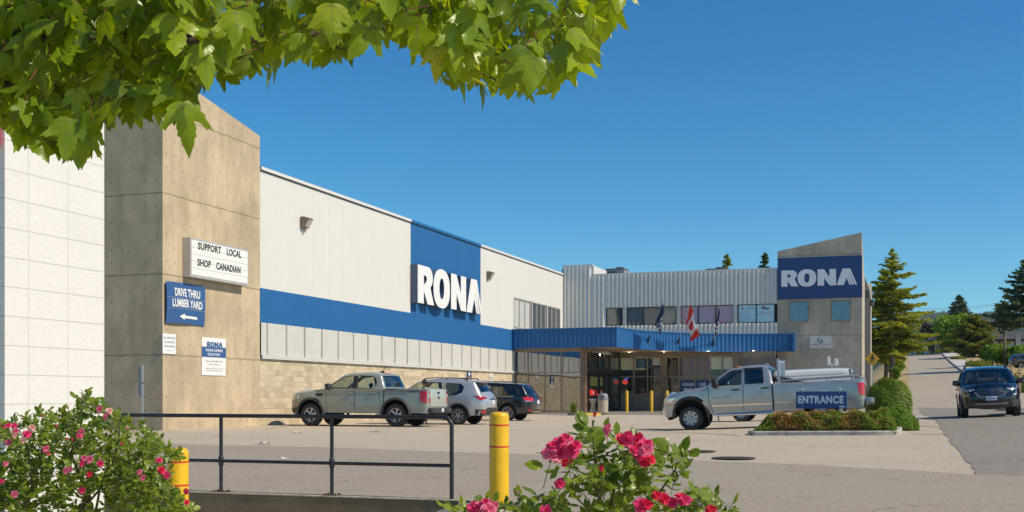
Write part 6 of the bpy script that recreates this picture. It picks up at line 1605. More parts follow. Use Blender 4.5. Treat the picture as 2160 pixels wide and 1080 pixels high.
def leafy(name, label, px, D, top_y, w_, seed, mat, cat='tree', group=None, n=5000, sz=.22, trunk=.22, base=None, bark=None, flat=1.0, low=.35):
    rg = np.random.RandomState(seed); p = at_d(px, top_y, D); zb = gz(p.x, p.y) - .1 if base is None else base; H = p.z - zb
    t = thing(name, label, cat, (p.x, p.y, zb), None, group)
    mb = MB(); mb.tube([(0, 0, 0), (.05, .03, H * .3), (0, .05, H * .6)], [trunk, trunk * .75, trunk * .3], 10)
    cl = []
    for k in range(26):
        u = rg.normal(size=3); u /= np.linalg.norm(u); r = rg.uniform(.45, .8)
        c = np.array([u[0] * w_ * r * .85, u[1] * w_ * r * .85, H * (low + (1 - low) * .5) + u[2] * H * (1 - low) * .42 * r * flat]); cl.append((*c, w_ * rg.uniform(.24, .40)))
        if k < 12: mb.tube([(0, .02, H * rg.uniform(.25, .5)), tuple(c * np.array([.5, .5, .9])), tuple(c)], [trunk * .35, trunk * .2, .02], 5, caps=False)
    mb.build('trunk', bark or M_BARKG, t, smooth=True)
    cl = np.array(cl); tn = rg.uniform(.1, .9, len(cl)); P, k = clumps(rg, n, cl, 1.0)
    foliage('crown', P, sz, mat, t, (0, 0, .5), 1.5, tn[k], None, seed, .15, .8)
    return t
def bush(name, label, c, rx, ry, h, n, sz, mat, seed=1, cat='shrub', group=None, nb=(0, 0, .6), asp=1.8, bump_=.25, up=0.0, boxy=1.0):
    rg = np.random.RandomState(seed); t = thing(name, label, cat, c, None, group)
    u = rg.normal(size=(n, 3)); u[:, 2] = np.abs(u[:, 2]); u /= np.linalg.norm(u, axis=1)[:, None]
    bm_ = 1 + bump_ * (np.sin(u[:, 0] * 7 + seed) * np.cos(u[:, 1] * 6 + 1.3 * seed) + .6 * np.sin(u[:, 2] * 9 + u[:, 0] * 5)) * .6
    r = (rg.uniform(0, 1, n) ** .35) * bm_
    u2 = u.copy(); u2[:, 2] = u[:, 2] ** boxy; P = u2 * r[:, None] * np.array([rx, ry, h]); P[:, 2] += .02
    P[:, :2] *= (1 - .25 * np.clip(.25 - P[:, 2:3] / h, 0, 1))
    tone = .5 + .4 * np.sin(u[:, 0] * 5 + seed) * np.cos(u[:, 2] * 6)
    d = u * 1.0; d[:, 2] += up
    foliage('foliage', P, sz, mat, t, nb, asp, tone, d, seed, .15, .8)
    mb = MB()
    for k in range(9):
        a = rg.uniform(0, 6.28); mb.tube([(.05 * math.cos(a), .05 * math.sin(a), 0), (rx * .4 * math.cos(a), ry * .4 * math.sin(a), h * .45), (rx * .7 * math.cos(a + .2), ry * .7 * math.sin(a + .2), h * .75)], [.02, .014, .005], 5, caps=False)
    mb.build('stem', M_BARK, t)
    return t

# ------------------------------------------------------------------ island by the entrance sign
def gnd(u, v, dz=0.0): return UV(u, v, ground_uv(u, v) + dz)
KV = 31.05; ku0 = at_v(1583, 921, KV)[0]; ku1 = at_v(1888, 921, KV)[0]
def kerb_path(name, pts, w_=.17, h=.12):
    P = [Vector(p) for p in pts]; mb = MB(); vs = []
    for i, q in enumerate(P):
        tt = (P[min(i+1, len(P)-1)] - P[max(0, i-1)]).normalized(); n_ = Vector((-tt.y, tt.x)); z = ground_uv(q.x, q.y)
        for o_, zz in ((-w_/2, -.1), (-w_/2, h - .03), (-w_/2 + .03, h), (w_/2 - .02, h), (w_/2, h - .02), (w_/2, -.1)): vs.append((q.x + n_.x * o_, q.y + n_.y * o_, z + zz))
    mb.add(vs, [(6*i+j, 6*i+6+j, 6*i+7+j, 6*i+j+1) for i in range(len(P) - 1) for j in range(5)]); mb.add(vs[:6], [(0, 1, 2, 3, 4, 5)]); mb.add(vs[-6:], [(5, 4, 3, 2, 1, 0)])
    return struct(mb.build(name, M_KERB, rz=-TH, fixn=True, smooth=30))
kp = [(ku0 - .05, KV + .9), (ku0 - .02, KV + .25), (ku0 + .1, KV + .06)]
seg = [ku0 + .12 + (ku1 - .25 - ku0 - .12) * i / 8 for i in range(9)]
kerb_path('island_kerb', kp + [(q, KV) for q in seg[:3]]); kerb_path('island_kerb', [(q + .012 * (i == 0), KV) for i, q in enumerate(seg[2:])] + [(ku1 - .06, KV + .08), (ku1 + .05, KV + .28), (ku1 + .08, KV + 1.2), (ku1 + .1, KV + 3.5)])
IU0, IU1 = ku0 + .06, ku1 - .02
rgI = np.random.RandomState(5)
def carpet(n, u0, u1, v0, v1, hf, seed):
    rg = np.random.RandomState(seed); u = rg.uniform(u0, u1, n); v = rg.uniform(v0, v1, n)
    h = np.array([hf(a, b_) for a, b_ in zip(u, v)]); z = h * rg.uniform(0, 1, n) ** .45
    g = np.array([ground_uv(a, b_) for a, b_ in zip(u, v)])
    return np.stack([u * CU + v * SU, -u * SU + v * CU, g + z + .02], 1), u, v, h
def hedge_h(u, v):
    e = min(1, (u - IU0 + .10) / .45) * min(1, (IU1 - u + .12) / .30) * min(1, (v - KV + .14) / .35) * min(1, max(0, (36.0 - v) / .4))
    return max(.05, e) * (.46 + .10 * math.sin(u * 4.1 + 1) * math.cos(v * 3) + .07 * math.sin(u * 9 + v * 5)) - .03 * 0
def world_plant(name, label, cat, u, v, group=None):
    o = thing(name, label, cat, gnd(u, v), 0.0, group); return o
t = world_plant('low_hedge', 'low spreading juniper hedge, browned in the middle, in the kerbed island below the ENTRANCE sign', 'hedge', (IU0 + IU1) / 2, KV + 1)
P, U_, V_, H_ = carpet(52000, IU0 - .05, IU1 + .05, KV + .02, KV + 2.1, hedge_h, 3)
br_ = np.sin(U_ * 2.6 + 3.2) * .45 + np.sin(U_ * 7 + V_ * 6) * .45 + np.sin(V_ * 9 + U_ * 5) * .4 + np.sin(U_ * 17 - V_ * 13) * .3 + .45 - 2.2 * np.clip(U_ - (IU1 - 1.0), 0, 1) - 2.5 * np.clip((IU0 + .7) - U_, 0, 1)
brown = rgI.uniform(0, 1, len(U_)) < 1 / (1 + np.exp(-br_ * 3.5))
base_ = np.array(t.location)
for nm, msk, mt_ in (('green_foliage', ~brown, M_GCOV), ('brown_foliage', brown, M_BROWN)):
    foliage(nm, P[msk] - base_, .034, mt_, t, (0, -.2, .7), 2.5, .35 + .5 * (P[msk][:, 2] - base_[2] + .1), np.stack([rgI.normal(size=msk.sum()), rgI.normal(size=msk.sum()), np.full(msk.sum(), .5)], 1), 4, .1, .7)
mb = MB()
for k in range(40):
    a = rgI.uniform(IU0, IU1); b_ = rgI.uniform(KV + .1, KV + 1.6); q = gnd(a, b_) - t.location; mb.tube([q, q + Vector((rgI.uniform(-.2, .2), rgI.uniform(-.2, .1), .25)), q + Vector((rgI.uniform(-.35, .35), rgI.uniform(-.3, .1), .38))], [.010, .007, .003], 4, caps=False)
mb.build('stem', M_BARK, t)
# bright green low cover to the right, and the big rounded shrub
def cov_h(u, v): return max(.04, min(1, (u - IU1 + .9) / .5) * min(1, max(0, (IU1 + .62 - u) / .4)) * min(1, (v - 32.3) / .5) * min(1, max(0, (37.2 - v) / .5))) * (.42 + .08 * math.sin(u * 5 + v * 3))
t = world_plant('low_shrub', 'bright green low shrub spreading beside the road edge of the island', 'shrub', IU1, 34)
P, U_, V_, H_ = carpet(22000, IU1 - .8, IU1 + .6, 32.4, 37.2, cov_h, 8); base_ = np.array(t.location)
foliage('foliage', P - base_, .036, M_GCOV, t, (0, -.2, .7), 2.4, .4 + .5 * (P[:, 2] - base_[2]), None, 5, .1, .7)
mb = MB()
for k in range(16):
    q = gnd(IU1 + rgI.uniform(-.6, .4), rgI.uniform(32.6, 36.8)) - t.location; mb.tube([q, q + Vector((rgI.uniform(-.2, .2), rgI.uniform(-.2, .1), .3))], [.01, .004], 4)
mb.build('stem', M_BARK, t)
sp_ = at_d(1874, 900, 37.8); su2, sv2 = toUV(sp_.x, sp_.y)
bush('round_shrub', 'dense rounded green shrub behind the tail of the silver pickup', gnd(su2 + .02, sv2 + .2, -.05), .76, .72, 1.42, 42000, .034, M_SHRUB, 7, nb=(0, -.3, .7), asp=2.0, up=.6, boxy=.5, bump_=.05)
# the ENTRANCE board
EV = 33.15
ea, ez1 = at_v(1679, 825.5, EV); eb, ez0 = at_v(1786, 862, EV)
W_, H_ = eb - ea, ez1 - ez0; eg = ground_uv((ea + eb) / 2, EV)
t = thing('entrance_sign', 'blue board on two grey posts reading ENTRANCE above the low hedge', 'sign', UV(ea, EV, eg)); zo = ez0 - eg
mb = MB(); mb.cbox(0, W_, -.02, .02, zo, zo + H_, .006); mb.build('board', plain('entrance_blue', (.022, .075, .25), .4, var=.08), t)
fit_text(t, 'ENTRANCE', W_ * .49, -.0225, zo + H_ * .52, W_ * .90, H_ * .46, M_LETG, .045, 1.12)
mb = MB(); hL = H_ * .12; logo(mb, W_ * .855, zo + H_ * .06, hL, W_ * .115 / (5 * hL), -.024, -.0205, 0, 0); mb.build('logo', M_LETG, t)
for f_ in (.125, .86):
    mb = MB(); mb.tube([(W_ * f_, .055, 0), (W_ * f_, .055, zo + H_ + .05)], .033, 12); mb.ellip((W_ * f_, .055, zo + H_ + .06), (.034, .034, .03)); po = mb.build('post', M_STEEL, t, smooth=40)
    mb = MB(); mb.lathe([(.0, -.002), (.016, 0), (.016, .006), (0, .01)], 10, 0, Matrix.Translation((W_ * f_, -.021, zo + H_ * .95)) @ Matrix.Rotation(R(90), 4, 'X')); mb.lathe([(.0, -.002), (.016, 0), (.016, .006), (0, .01)], 10, 0, Matrix.Translation((W_ * f_, -.021, zo + H_ * .12)) @ Matrix.Rotation(R(90), 4, 'X')); mb.build('bolt', M_STEEL, po)
# sign pole by the left tower
pp = at_d(300, 905, 35.6); pu, pv = toUV(pp.x, pp.y)
t = thing('sign_pole', 'thin grey steel pole with an edge-on sign plate in front of the shaded tower side', 'sign pole', UV(pu, pv, ground_uv(pu, pv) - .05))
pz = at_d(300, 770, 35.6).z - t.location.z
mb = MB(); mb.cbox(-.03, .03, -.03, .03, 0, pz, .008); mb.build('pole', M_STEEL, t)
mb = MB(); mb.cbox(-.45, -.001, .035, .05, pz - .95, pz - .06, .004); pl_ = mb.build('plate', plain('plate_back', (.28, .29, .30), .5, .4), t); pl_.rotation_euler = (0, 0, R(-33))
mb = MB(); mb.tube([(.0, -.04, pz - .55), (.10, -.04, pz - .55)], .02, 6); mb.build('bolt', M_RUST, t)
# pedestrian diamond
pp = at_d(1840, 757, 66.0); pu, pv = toUV(pp.x, pp.y)
t = thing('crossing_sign', 'yellow diamond pedestrian crossing sign at the corner of the right tower', 'sign', UV(pu, pv, ground_uv(pu, pv) - .05)); zc = pp.z - t.location.z; hd = .41
mb = MB(); mb.prism([(-hd, zc), (0, zc + hd), (hd, zc), (0, zc - hd)], -.02, 0); mb.build('plate', plain('amber_sign', (.75, .38, .01), .45, var=.03), t)
mb = MB()
mb.ellip((.02, -.022, zc + .215), (.045, .004, .05)); mb.prism([(-.03, zc + .15), (.06, zc + .15), (.07, zc - .02), (-.04, zc - .02)], -.026, -.021)
for pts in ([(.05, .13), (.13, .02), (.12, -.04)], [(-.02, .13), (-.11, .05), (-.09, -.03)], [(.04, 0), (.09, -.13), (.12, -.24)], [(-.01, 0), (-.04, -.12), (-.13, -.23)]): mb.tube([(a, -.024, zc + b_) for a, b_ in pts], [.026, .022, .016], 6)
mb.build('symbol', M_TEXTK, t)
mb = MB(); mb.tube([(0, .03, 0), (0, .03, zc + .3)], .03, 8); mb.build('post', M_STEEL, t)
# manhole covers
for px_, py_, lab in ((1548, 968.5, 'larger dark round manhole cover in front of the island'), (1478, 954, 'smaller dark round drain cover farther from the camera')):
    g = px_ground(px_, py_); u_, v_ = toUV(g.x, g.y); r_ = .36 if px_ > 1500 else .27
    zt2 = ground_uv(u_, v_) + .024
    t = thing('manhole_cover', lab, 'manhole cover', UV(u_, v_, zt2), None, 'manhole covers in the asphalt')
    mb = MB(); mb.lathe([(r_ + .05, .0), (r_ + .05, .006), (r_, .007), (r_, .003)], 32); mb.build('ring', plain('iron_ring', (.12, .09, .07), .8, .3, var=.3), t)
    mb = MB(); mb.lathe([(r_ - .005, -.01), (r_ - .005, .006), (0, .007)], 32)
    for q in range(6):
        for w2 in range(6):
            a, b_ = (q - 2.5) * r_ * .28, (w2 - 2.5) * r_ * .28
            if a*a + b_*b_ < (r_ * .85) ** 2: mb.box(a - .02, a + .02, b_ - .02, b_ + .02, .0072, .012)
    mb.build('lid', plain('iron_lid', (.085, .065, .055), .75, .4, var=.35), t)
# flags on the canopy
M_FNAVY = plain('navy_flag', (.018, .04, .085), .8, var=.15); M_FWHITE = plain('white_flag', (.72, .70, .68), .8, var=.05); M_FRED = plain('red_flag', (.70, .035, .015), .8, var=.05)
def curve_at(px):
    best = None
    for a, b_ in zip(cpts, cpts[1:]):
        for q in range(12):
            f = q / 12; u_, v_ = a[0] + (b_[0]-a[0])*f, a[1] + (b_[1]-a[1])*f; w3 = UV(u_, v_); e = abs(1080 + F * w3.x / w3.y - px)
            if best is None or e < best[0]: tt = (Vector(b_) - Vector(a)).normalized(); best = (e, u_, v_, Vector((tt.y, -tt.x)))
    return best[1:]
for px_, py_, tx, ty_, kind, lab in ((1366, 717, 1399.5, 633, 'n', 'navy flag with white marks, leftmost of the three on the canopy'), (1430, 720, 1455.6, 638, 'c', 'red and white maple leaf flag, middle of the three on the canopy'), (1504, 723, 1517, 641, 'm', 'narrow furled navy flag, rightmost of the three on the canopy')):
    u_, v_, n_ = curve_at(px_); b0 = UV(u_ + n_.x * .06, v_ + n_.y * .06); D0 = b0.y; zb_ = EYE + (HOR - py_) / F * D0
    b0.z = zb_; tip = at_d(tx, ty_, D0 - 2.2)
    t = thing('flag', lab, 'flag', b0, 0.0, 'flags on the canopy')
    d = tip - b0
    mb = MB(); mb.tube([(0, 0, 0), d], [.022, .016], 8); mb.ellip(d, (.03, .03, .03)); mb.build('pole', plain('pale_pole', (.55, .52, .48), .5), t)
    mb = MB(); mb.tube([d * -.02, d * .10], .05, 8); nw = UV(n_.x, n_.y); mb.tube([nw * -.04 + Vector((0, 0, -.10)), (0, 0, 0)], .04, 6); mb.tube([nw * -.04 + Vector((0, 0, -.16)), nw * .02 + Vector((0, 0, .05))], .07, 6); mb.build('bracket', M_DARKFR, t)
    ns, nt_ = 9, 26; L_ = 2.05 if kind == 'c' else 1.75; mb = MB(); vs = []
    hs0, hs1 = (.95, .50) if kind == 'c' else (.95, .40)
    for i in range(ns):
        s_ = i / (ns - 1); h0 = d * (hs0 + (hs1 - hs0) * s_)
        for j in range(nt_):
            q = j / (nt_ - 1)
            if kind == 'c': off = Vector((.58 * q ** .8 + .10 * s_ * (1 - q) - .0, -.05 * math.sin(q * 9 + s_ * 2), -L_ * q * .92)); off.x += -.75 * s_ * q * .55 + .05 * math.sin(q * 7 + s_ * 3); fold = Vector((0, .09 * math.sin(s_ * 9 + q * 4), 0)); h1 = h0.lerp(d * hs0, q * .62)
            elif kind == 'n': off = Vector((.05 * math.sin(q * 5) + .22 * q * s_ , 0, -L_ * q * .75)); fold = Vector((.11 * math.sin(s_ * 11 + q * 6), .13 * math.cos(s_ * 12 + q * 5), 0)); h1 = h0.lerp(d * (hs0 - .18), q * .75)
            else: off = Vector((-.10 * q + .03 * math.sin(q * 6), 0, -L_ * q * .80)); fold = Vector((.09 * math.sin(s_ * 12 + q * 5), .12 * math.cos(s_ * 13 + q * 4), 0)); h1 = h0.lerp(d * (hs0 - .14), q * .85)
            vs.append(h1 + off + fold * min(1, q * 4))
    for i in range(ns - 1):
        for j in range(nt_ - 1):
            q = (j + .5) / (nt_ - 1); s_ = (i + .5) / (ns - 1)
            if kind == 'c': mi = 1 if (q < .25 or q > .75 or (abs(q - .5) + abs(s_ - .5) * .55 < .19)) else 0
            else: mi = 1 if (.30 < q < .85 and ((int(q * 11) + i) % 3 == 0) and 1 < i < 7) else 0
            mb.add([vs[i*nt_+j], vs[i*nt_+j+1], vs[(i+1)*nt_+j+1], vs[(i+1)*nt_+j]], [(0, 1, 2, 3)], mi)
    mb.build('cloth', [M_FWHITE, M_FRED] if kind == 'c' else [M_FNAVY, M_FWHITE], t, smooth=True, merge=.0008)
# grass clump by the lobby
p = at_d(1205, 871, 64.4); u_, v_ = toUV(p.x, p.y)
rg = np.random.RandomState(2); t = thing('grass_clump', 'yellow-green ornamental grass clump at the foot of the lobby glass', 'plant', UV(u_, v_ + .45, .10))
for part_, nn in (('blade', 1),):
    mb = MB()
    for k in range(110):
        a = rg.uniform(0, 6.28); l = rg.uniform(.5, .95); ou = rg.uniform(.05, .6); d = Vector((math.cos(a), math.sin(a), 0)); s_ = Vector((-d.y, d.x, 0)) * .014; b0 = d * rg.uniform(0, .12)
        pts = [b0, b0 + d * ou * .4 + Vector((0, 0, l * .6)), b0 + d * ou + Vector((0, 0, l * .9 - ou * .3))]
        mb.add([pts[0] - s_, pts[0] + s_, pts[1] + s_ * .9, pts[1] - s_ * .9, pts[2]], [(0, 1, 2, 3), (3, 2, 4)])
    mb.build('blades', M_YGRASS, t)
mb = MB(); mb.lathe([(.35, -.1), (.32, .03), (0, .06)], 14); mb.build('soil', M_BARK, t)
# scraps of litter
M_PAPER = plain('scrap_paper', (.62, .58, .50), .8, var=.2)
for k, (px_, py_, lab) in enumerate(((628, 914.5, 'crumpled pale scrap on the asphalt in front of the green-grey pickup'), (558, 938, 'small pale scrap on the asphalt beyond the railing'), (792, 913, 'flat pale scrap on the asphalt under the pickup tail'), (601, 972, 'tiny white scrap just beyond the middle rail'))):
    g = px_ground(px_, py_); rg = np.random.RandomState(k); n1 = 5; w2 = .16 if k != 3 else .07
    vs = [(w2 * (i - 2) / 2 + rg.normal() * .012, w2 * .6 * (j - 2) / 2 + rg.normal() * .012, .03 + abs(rg.normal()) * .02) for j in range(n1) for i in range(n1)]
    mb = MB(); mb.add(vs, [(j*n1+i, j*n1+i+1, (j+1)*n1+i+1, (j+1)*n1+i) for j in range(n1-1) for i in range(n1-1)]); o = tag(mb.build('litter_scrap', M_PAPER), lab, 'litter', 'litter scraps'); o.location = g
# ------------------------------------------------------------------ background up the hill road
evergreen('evergreen_tree', 'tall ragged evergreen with a bare lower trunk, right of the grey tower', 1881, 100, 528, 4.2, 21, M_FIR, cb=.24, dens=1.7, droop=.30, sz=.17, taper=.85, trunk_r=.26, wob=.75, gappy=.20, bark=M_BARKG)
evergreen('evergreen_tree', 'thin ragged evergreen directly behind the tallest tree by the tower', 1868, 106, 566, 2.3, 22, M_FIR, cb=.2, dens=2.0, droop=.32, sz=.18, taper=.7, trunk_r=.2, wob=.5, gappy=.15)
leafy('broadleaf_shrub', 'bright green broadleaf bush behind the trunk of the tallest roadside tree', 1892, 112, 742, 1.15, 31, M_LIME, cat='shrub', n=2200, sz=.16, trunk=.06, low=.1)
leafy('low_roadside_shrub', 'small yellow-green shrub at the foot of the roadside trunk', 1890, 98, 768, .55, 32, M_LIME, cat='shrub', n=700, sz=.12, trunk=.04, low=.1)
leafy('lime_tree', 'bright lime-green broadleaf tree right of the hill road', 2017, 190, 662, 4.7, 33, M_LIME, n=7000, sz=.36, trunk=.3, low=.22)
evergreen('cedar_tree', 'yellowing cedar in front of the lime-green tree', 2054, 168, 664, 4.6, 34, M_CEDAR, cb=.10, dens=1.7, droop=.18, sz=.24, taper=.6, trunk_r=.25, wob=.5)
evergreen('dark_spruce', 'dark spruce whose top rises behind the lime-green tree', 2023, 240, 622, 5.6, 35, M_FIRD, cb=.15, dens=1.6, droop=.25, sz=.36, taper=.8, trunk_r=.35)
leafy('copper_tree', 'dark copper-leaved tree behind the hilltop building', 1972, 262, 672, 4.6, 36, M_COPPER, n=4000, sz=.42, trunk=.3, low=.15)
evergreen('dark_fir', 'large dark fir filling the right edge of the photo', 2170, 115, 548, 4.5, 37, M_FIRD, cb=.43, dens=1.6, droop=.24, sz=.22, taper=.75, trunk_r=.3, wob=.5, gappy=.15)
evergreen('dark_fir', 'slim dark fir with sparse level branches, left of the large fir', 2119, 130, 638, 1.7, 38, M_FIRD, cb=.55, dens=1.5, droop=.10, sz=.22, taper=.5, trunk_r=.16, wob=.5, gappy=.3)
for k, (px_, D_, ty_, rr_, lab) in enumerate(((1534, 125, 534, 1.9, 'pointed fir top showing over the wing roof, left of its twin'), (1613, 125, 528, 2.3, 'fuller pointed fir top showing over the wing roof next to the tower'))):
    evergreen('distant_fir', lab, px_, D_, ty_, rr_, 41 + k, M_FIRD if k else M_FIR, cb=.35, dens=2.0, droop=.22, sz=.22, taper=.8, trunk_r=.2, gappy=.15, group='fir tops behind the wing roof')
hed = [(2094, 132, 728, 2.0), (2120, 134, 724, 1.7), (2143, 130, 728, 1.7), (2166, 132, 726, 1.9)]
hl = ['bright green shrub nearest the cedar in the row at right', 'bright green shrub below the slim fir in the row at right', 'bright green shrub third from left in the row at right', 'bright green shrub cut by the right edge of the photo']
for k, (px_, D_, ty_, w_) in enumerate(hed): leafy('row_shrub', hl[k], px_, D_, ty_, w_, 51 + k, M_LIME, cat='shrub', group='bright shrubs in a row at right', n=2200, sz=.22, trunk=.05, low=.0)
gc_ = [(2020, 160, 756, 1.3, 'yellow-green ground cover mound beside the pale sidewalk'), (2064, 130, 770, 2.2, 'yellow-green ground cover mound below the cedar'), (2090, 100, 784, 1.3, 'low yellow-green mound by the stakes')]
for k, (px_, D_, ty_, w_, lab) in enumerate(gc_): leafy('mounded_shrub', lab, px_, D_, ty_, w_, 61 + k, M_YGRASS if k else M_CEDAR, cat='shrub', group='yellow-green mounds on the bank', n=1500, sz=.18, trunk=.03, low=.0)
for k, (px_, ty_, w_) in enumerate(((1978, 732, 1.3), (1999, 731, 1.5), (1938, 736, .8))):
    leafy('clipped_shrub', ['clipped olive shrub at the hilltop, left of its neighbour', 'clipped olive shrub at the top end of the sidewalk', 'small square green hedge by the parked hilltop pickup'][k], px_, 236, ty_, w_, 66 + k, M_CEDAR if k < 2 else M_SHRUB, cat='shrub', group='clipped shrubs at the hilltop', n=900, sz=.25, trunk=.04, low=.0)
for k, px_ in enumerate((2098, 2115, 2134, 2151)):
    p = at_d(px_, 780, 74 - 3 * k); zb = gz(p.x, p.y); lab = ['farthest', 'second farthest', 'second nearest', 'nearest'][k]
    t = thing('wooden_stake', 'pale wooden stake, %s of the four beside the young plants at right' % lab, 'stake', (p.x, p.y, zb), 0, 'wooden stakes at right')
    h_ = at_d(px_, 766 + 3 * k, 74 - 3 * k).z - zb
    mb = MB(); mb.cbox(-.06, .06, -.06, .06, 0, h_, .01); mb.build('stake', plain('pale_wood', (.45, .33, .20), .85, var=.2), t)
    mb = MB(); mb.box(-.065, .065, -.065, .065, h_ * .75, h_ * .78); mb.build('tie', M_BLACK, t)
    bush('young_shrub', 'feathery young shrub by the %s wooden stake' % lab, (p.x + .45, p.y + .3, zb - .05), .55, .5, h_ * .75, 700, .11, M_GCOV if k % 2 else M_CEDAR, 80 + k, group='young shrubs by the stakes')
# kerbs and drive at right
g0 = [toUV(*at_d(a, 800, 47).to_2d()) for a in (2118, 2150, 2250)]
kerb_path('roadside_kerb', [g0[0]] + [tuple(Vector(g0[0]).lerp(Vector(g0[2]), i / 6)) for i in range(1, 7)], 1.6, .16)
# far building at the top of the road
BV2 = 262.0
def fb(px, py): return at_v(px, py, BV2)
t = thing('hilltop_building', 'long low hilltop building with concrete columns and brown window frames', 'building', UV(fb(1990, 745)[0], BV2, 7.6), None)
ou, oz = fb(1990, 745)[0], 7.6
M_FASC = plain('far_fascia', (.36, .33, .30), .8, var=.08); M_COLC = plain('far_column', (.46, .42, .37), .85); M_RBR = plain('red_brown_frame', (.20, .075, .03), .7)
M_FARGL = plain('far_blue_glass', (.30, .42, .50), .15, coat=1, var=.25, vs=.3)
U0, U1 = fb(1905, 745)[0], fb(2260, 745)[0]; zt_ = fb(2000, 706)[1]; zf_ = fb(2000, 717)[1]; um = fb(1965, 740)[0]; zg = gz(*UV(ou, BV2).to_2d()) - 1
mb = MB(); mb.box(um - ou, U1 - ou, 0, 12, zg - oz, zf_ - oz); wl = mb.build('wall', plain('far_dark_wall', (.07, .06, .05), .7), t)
mb = MB(); mb.box(um - ou - .5, U1 - ou, -1.2, 12, zf_ - oz + .002, zt_ - oz); mb.build('roof_fascia', M_FASC, t)
mb = MB(); mb.box(um - ou - .6, U1 - ou, -1.4, 12.2, zt_ - oz + .002, zt_ - oz + .25); mb.build('roof', plain('far_roof', (.30, .31, .28), .9), t)
for px_ in (1977, 2030, 2092, 2147, 2205):
    u_ = fb(px_, 740)[0] - ou; mb = MB(); mb.cbox(u_ - .5, u_ + .5, -1.3, -.3, zg - oz, zt_ - oz - .05, .05); mb.build('column', M_COLC, t)
z0, z1 = fb(2100, 741)[1] - oz, fb(2100, 719)[1] - oz
for a, b_ in ((1983, 1994), (1996, 2007), (2066, 2075), (2077, 2088), (2097, 2107), (2109, 2119), (2121, 2142), (2152, 2163), (2165, 2190)):
    u0, u1 = fb(a, 740)[0] - ou, fb(b_, 740)[0] - ou
    mb = MB(); mb.box(u0, u1, -.12, -.02, z0, z1); f_ = mb.build('window', M_RBR, t)
    mb = MB(); mb.box(u0 + .25, u1 - .25, -.16, -.125, z0 + .7, z1 - .3); mb.build('pane', M_FARGL, f_)
# lower wing with pale garage doors at the road head
z0w, z1w = zg - oz, fb(1930, 722)[1] - oz
mb = MB(); mb.box(U0 - ou, um - ou - .6, 1, 10, z0w, z1w); mb.build('garage_wall', plain('far_brown_wall', (.23, .10, .05), .8), t)
for a, b_ in ((1908, 1922), (1926, 1942), (1948, 1957)):
    u0, u1 = fb(a, 740)[0] - ou, fb(b_, 740)[0] - ou; mb = MB(); mb.box(u0, u1, .85, .98, z0w, fb(1930, 729)[1] - oz); mb.build('garage_door', plain('far_pale_door', (.50, .60, .66), .5), t)
mb = MB(); mb.box(U0 - ou - .3, um - ou - .7, .3, 10.2, z1w + .002, z1w + .35); mb.build('garage_roof', M_FASC, t)
# vehicles up there
def far_car(label, px, D, paint_m, heading, s=1.0, pick=False, group='distant parked cars'):
    p = at_d(px, 740, D); u_, v_ = toUV(p.x, p.y); loc, rot = place_on_ground(u_, v_, R(heading), 2.6)
    t = thing('distant_car', label, 'car' if not pick else 'pickup truck', loc, None, group); t.rotation_euler = rot
    mb = MB(); L_ = 2.3
    prof = [(L_, .4), (L_, .8), (L_ - .3, .98), (1.1, 1.05), (.4, 1.52), (-1.2 if not pick else -.6, 1.52), (-1.9 if not pick else -.8, 1.05), (-L_, 1.0), (-L_, .4)]
    mb.prism(prof, -.86, .86); b_ = mb.build('body', paint_m, t)
    mb = MB(); mb.prism([(1.0, 1.06), (.38, 1.46), (-1.1 if not pick else -.55, 1.46), (-1.7 if not pick else -.75, 1.06)], -.875, .875); mb.box(-1.9 if not pick else -.82, -1.6 if not pick else -.70, -.7, .7, 1.08, 1.42); mb.box(.6, .9, -.7, .7, 1.15, 1.40); mb.build('glass', M_GLASS_TINT, t)
    for x in (1.4, -1.4):
        for sd in (.80, -.80):
            mb = MB(); mb.lathe([(.33, -.1), (.33, .1), (.2, .12), (0, .12)], 14, 0, Matrix.Translation((x, sd, .33)) @ Matrix.Rotation(R(-90 if sd > 0 else 90), 4, 'X')); mb.build('wheel', M_TYRE, t)
    for sd in (.6, -.6):
        mb = MB(); mb.box(-L_ - .03, -L_ + .02, sd - .14, sd + .14, .72, .95); mb.build('tail_lamp', M_TAIL, t)
    return t
far_car('grey pickup parked at the head of the hill road', 1925, 238, paint('dull_grey_paint', (.16, .17, .18), .2), 90, pick=True)
far_car('dark blue car parked below the hilltop column', 1979, 250, paint('navy_car_paint', (.03, .05, .10)), 90)
far_car('silver car parked right of the dark blue car at the hilltop', 2001, 250, P_SLV2, 90)
far_car('blue car parked in front of the hilltop windows at right', 2132, 242, paint('blue_car_paint', (.03, .08, .22)), 80)
far_car('pale car parked left of the blue car at right', 2108, 242, P_SILV, 80)
p = at_d(2176, 770, 124); u_, v_ = toUV(p.x, p.y)
tt_ = vehicle('parked_car', 'dark grey car parked beyond the stakes at the right edge', 'car', u_, v_, 10, 2.6)
c3 = hatch(tt_, paint('slate_car_paint', (.05, .055, .06)), 4.4, .89, 1.55, 2.6, .85, .33, .32, 'ten', clad=None)[0]
for sd in (1, -1): c3.side('tail_lamp', [(c3.xr + .36, 1.0), (c3.xr + .06, 1.0), (c3.xr + .06, .86), (c3.xr + .3, .86)], M_TAIL, .01, (sd,))
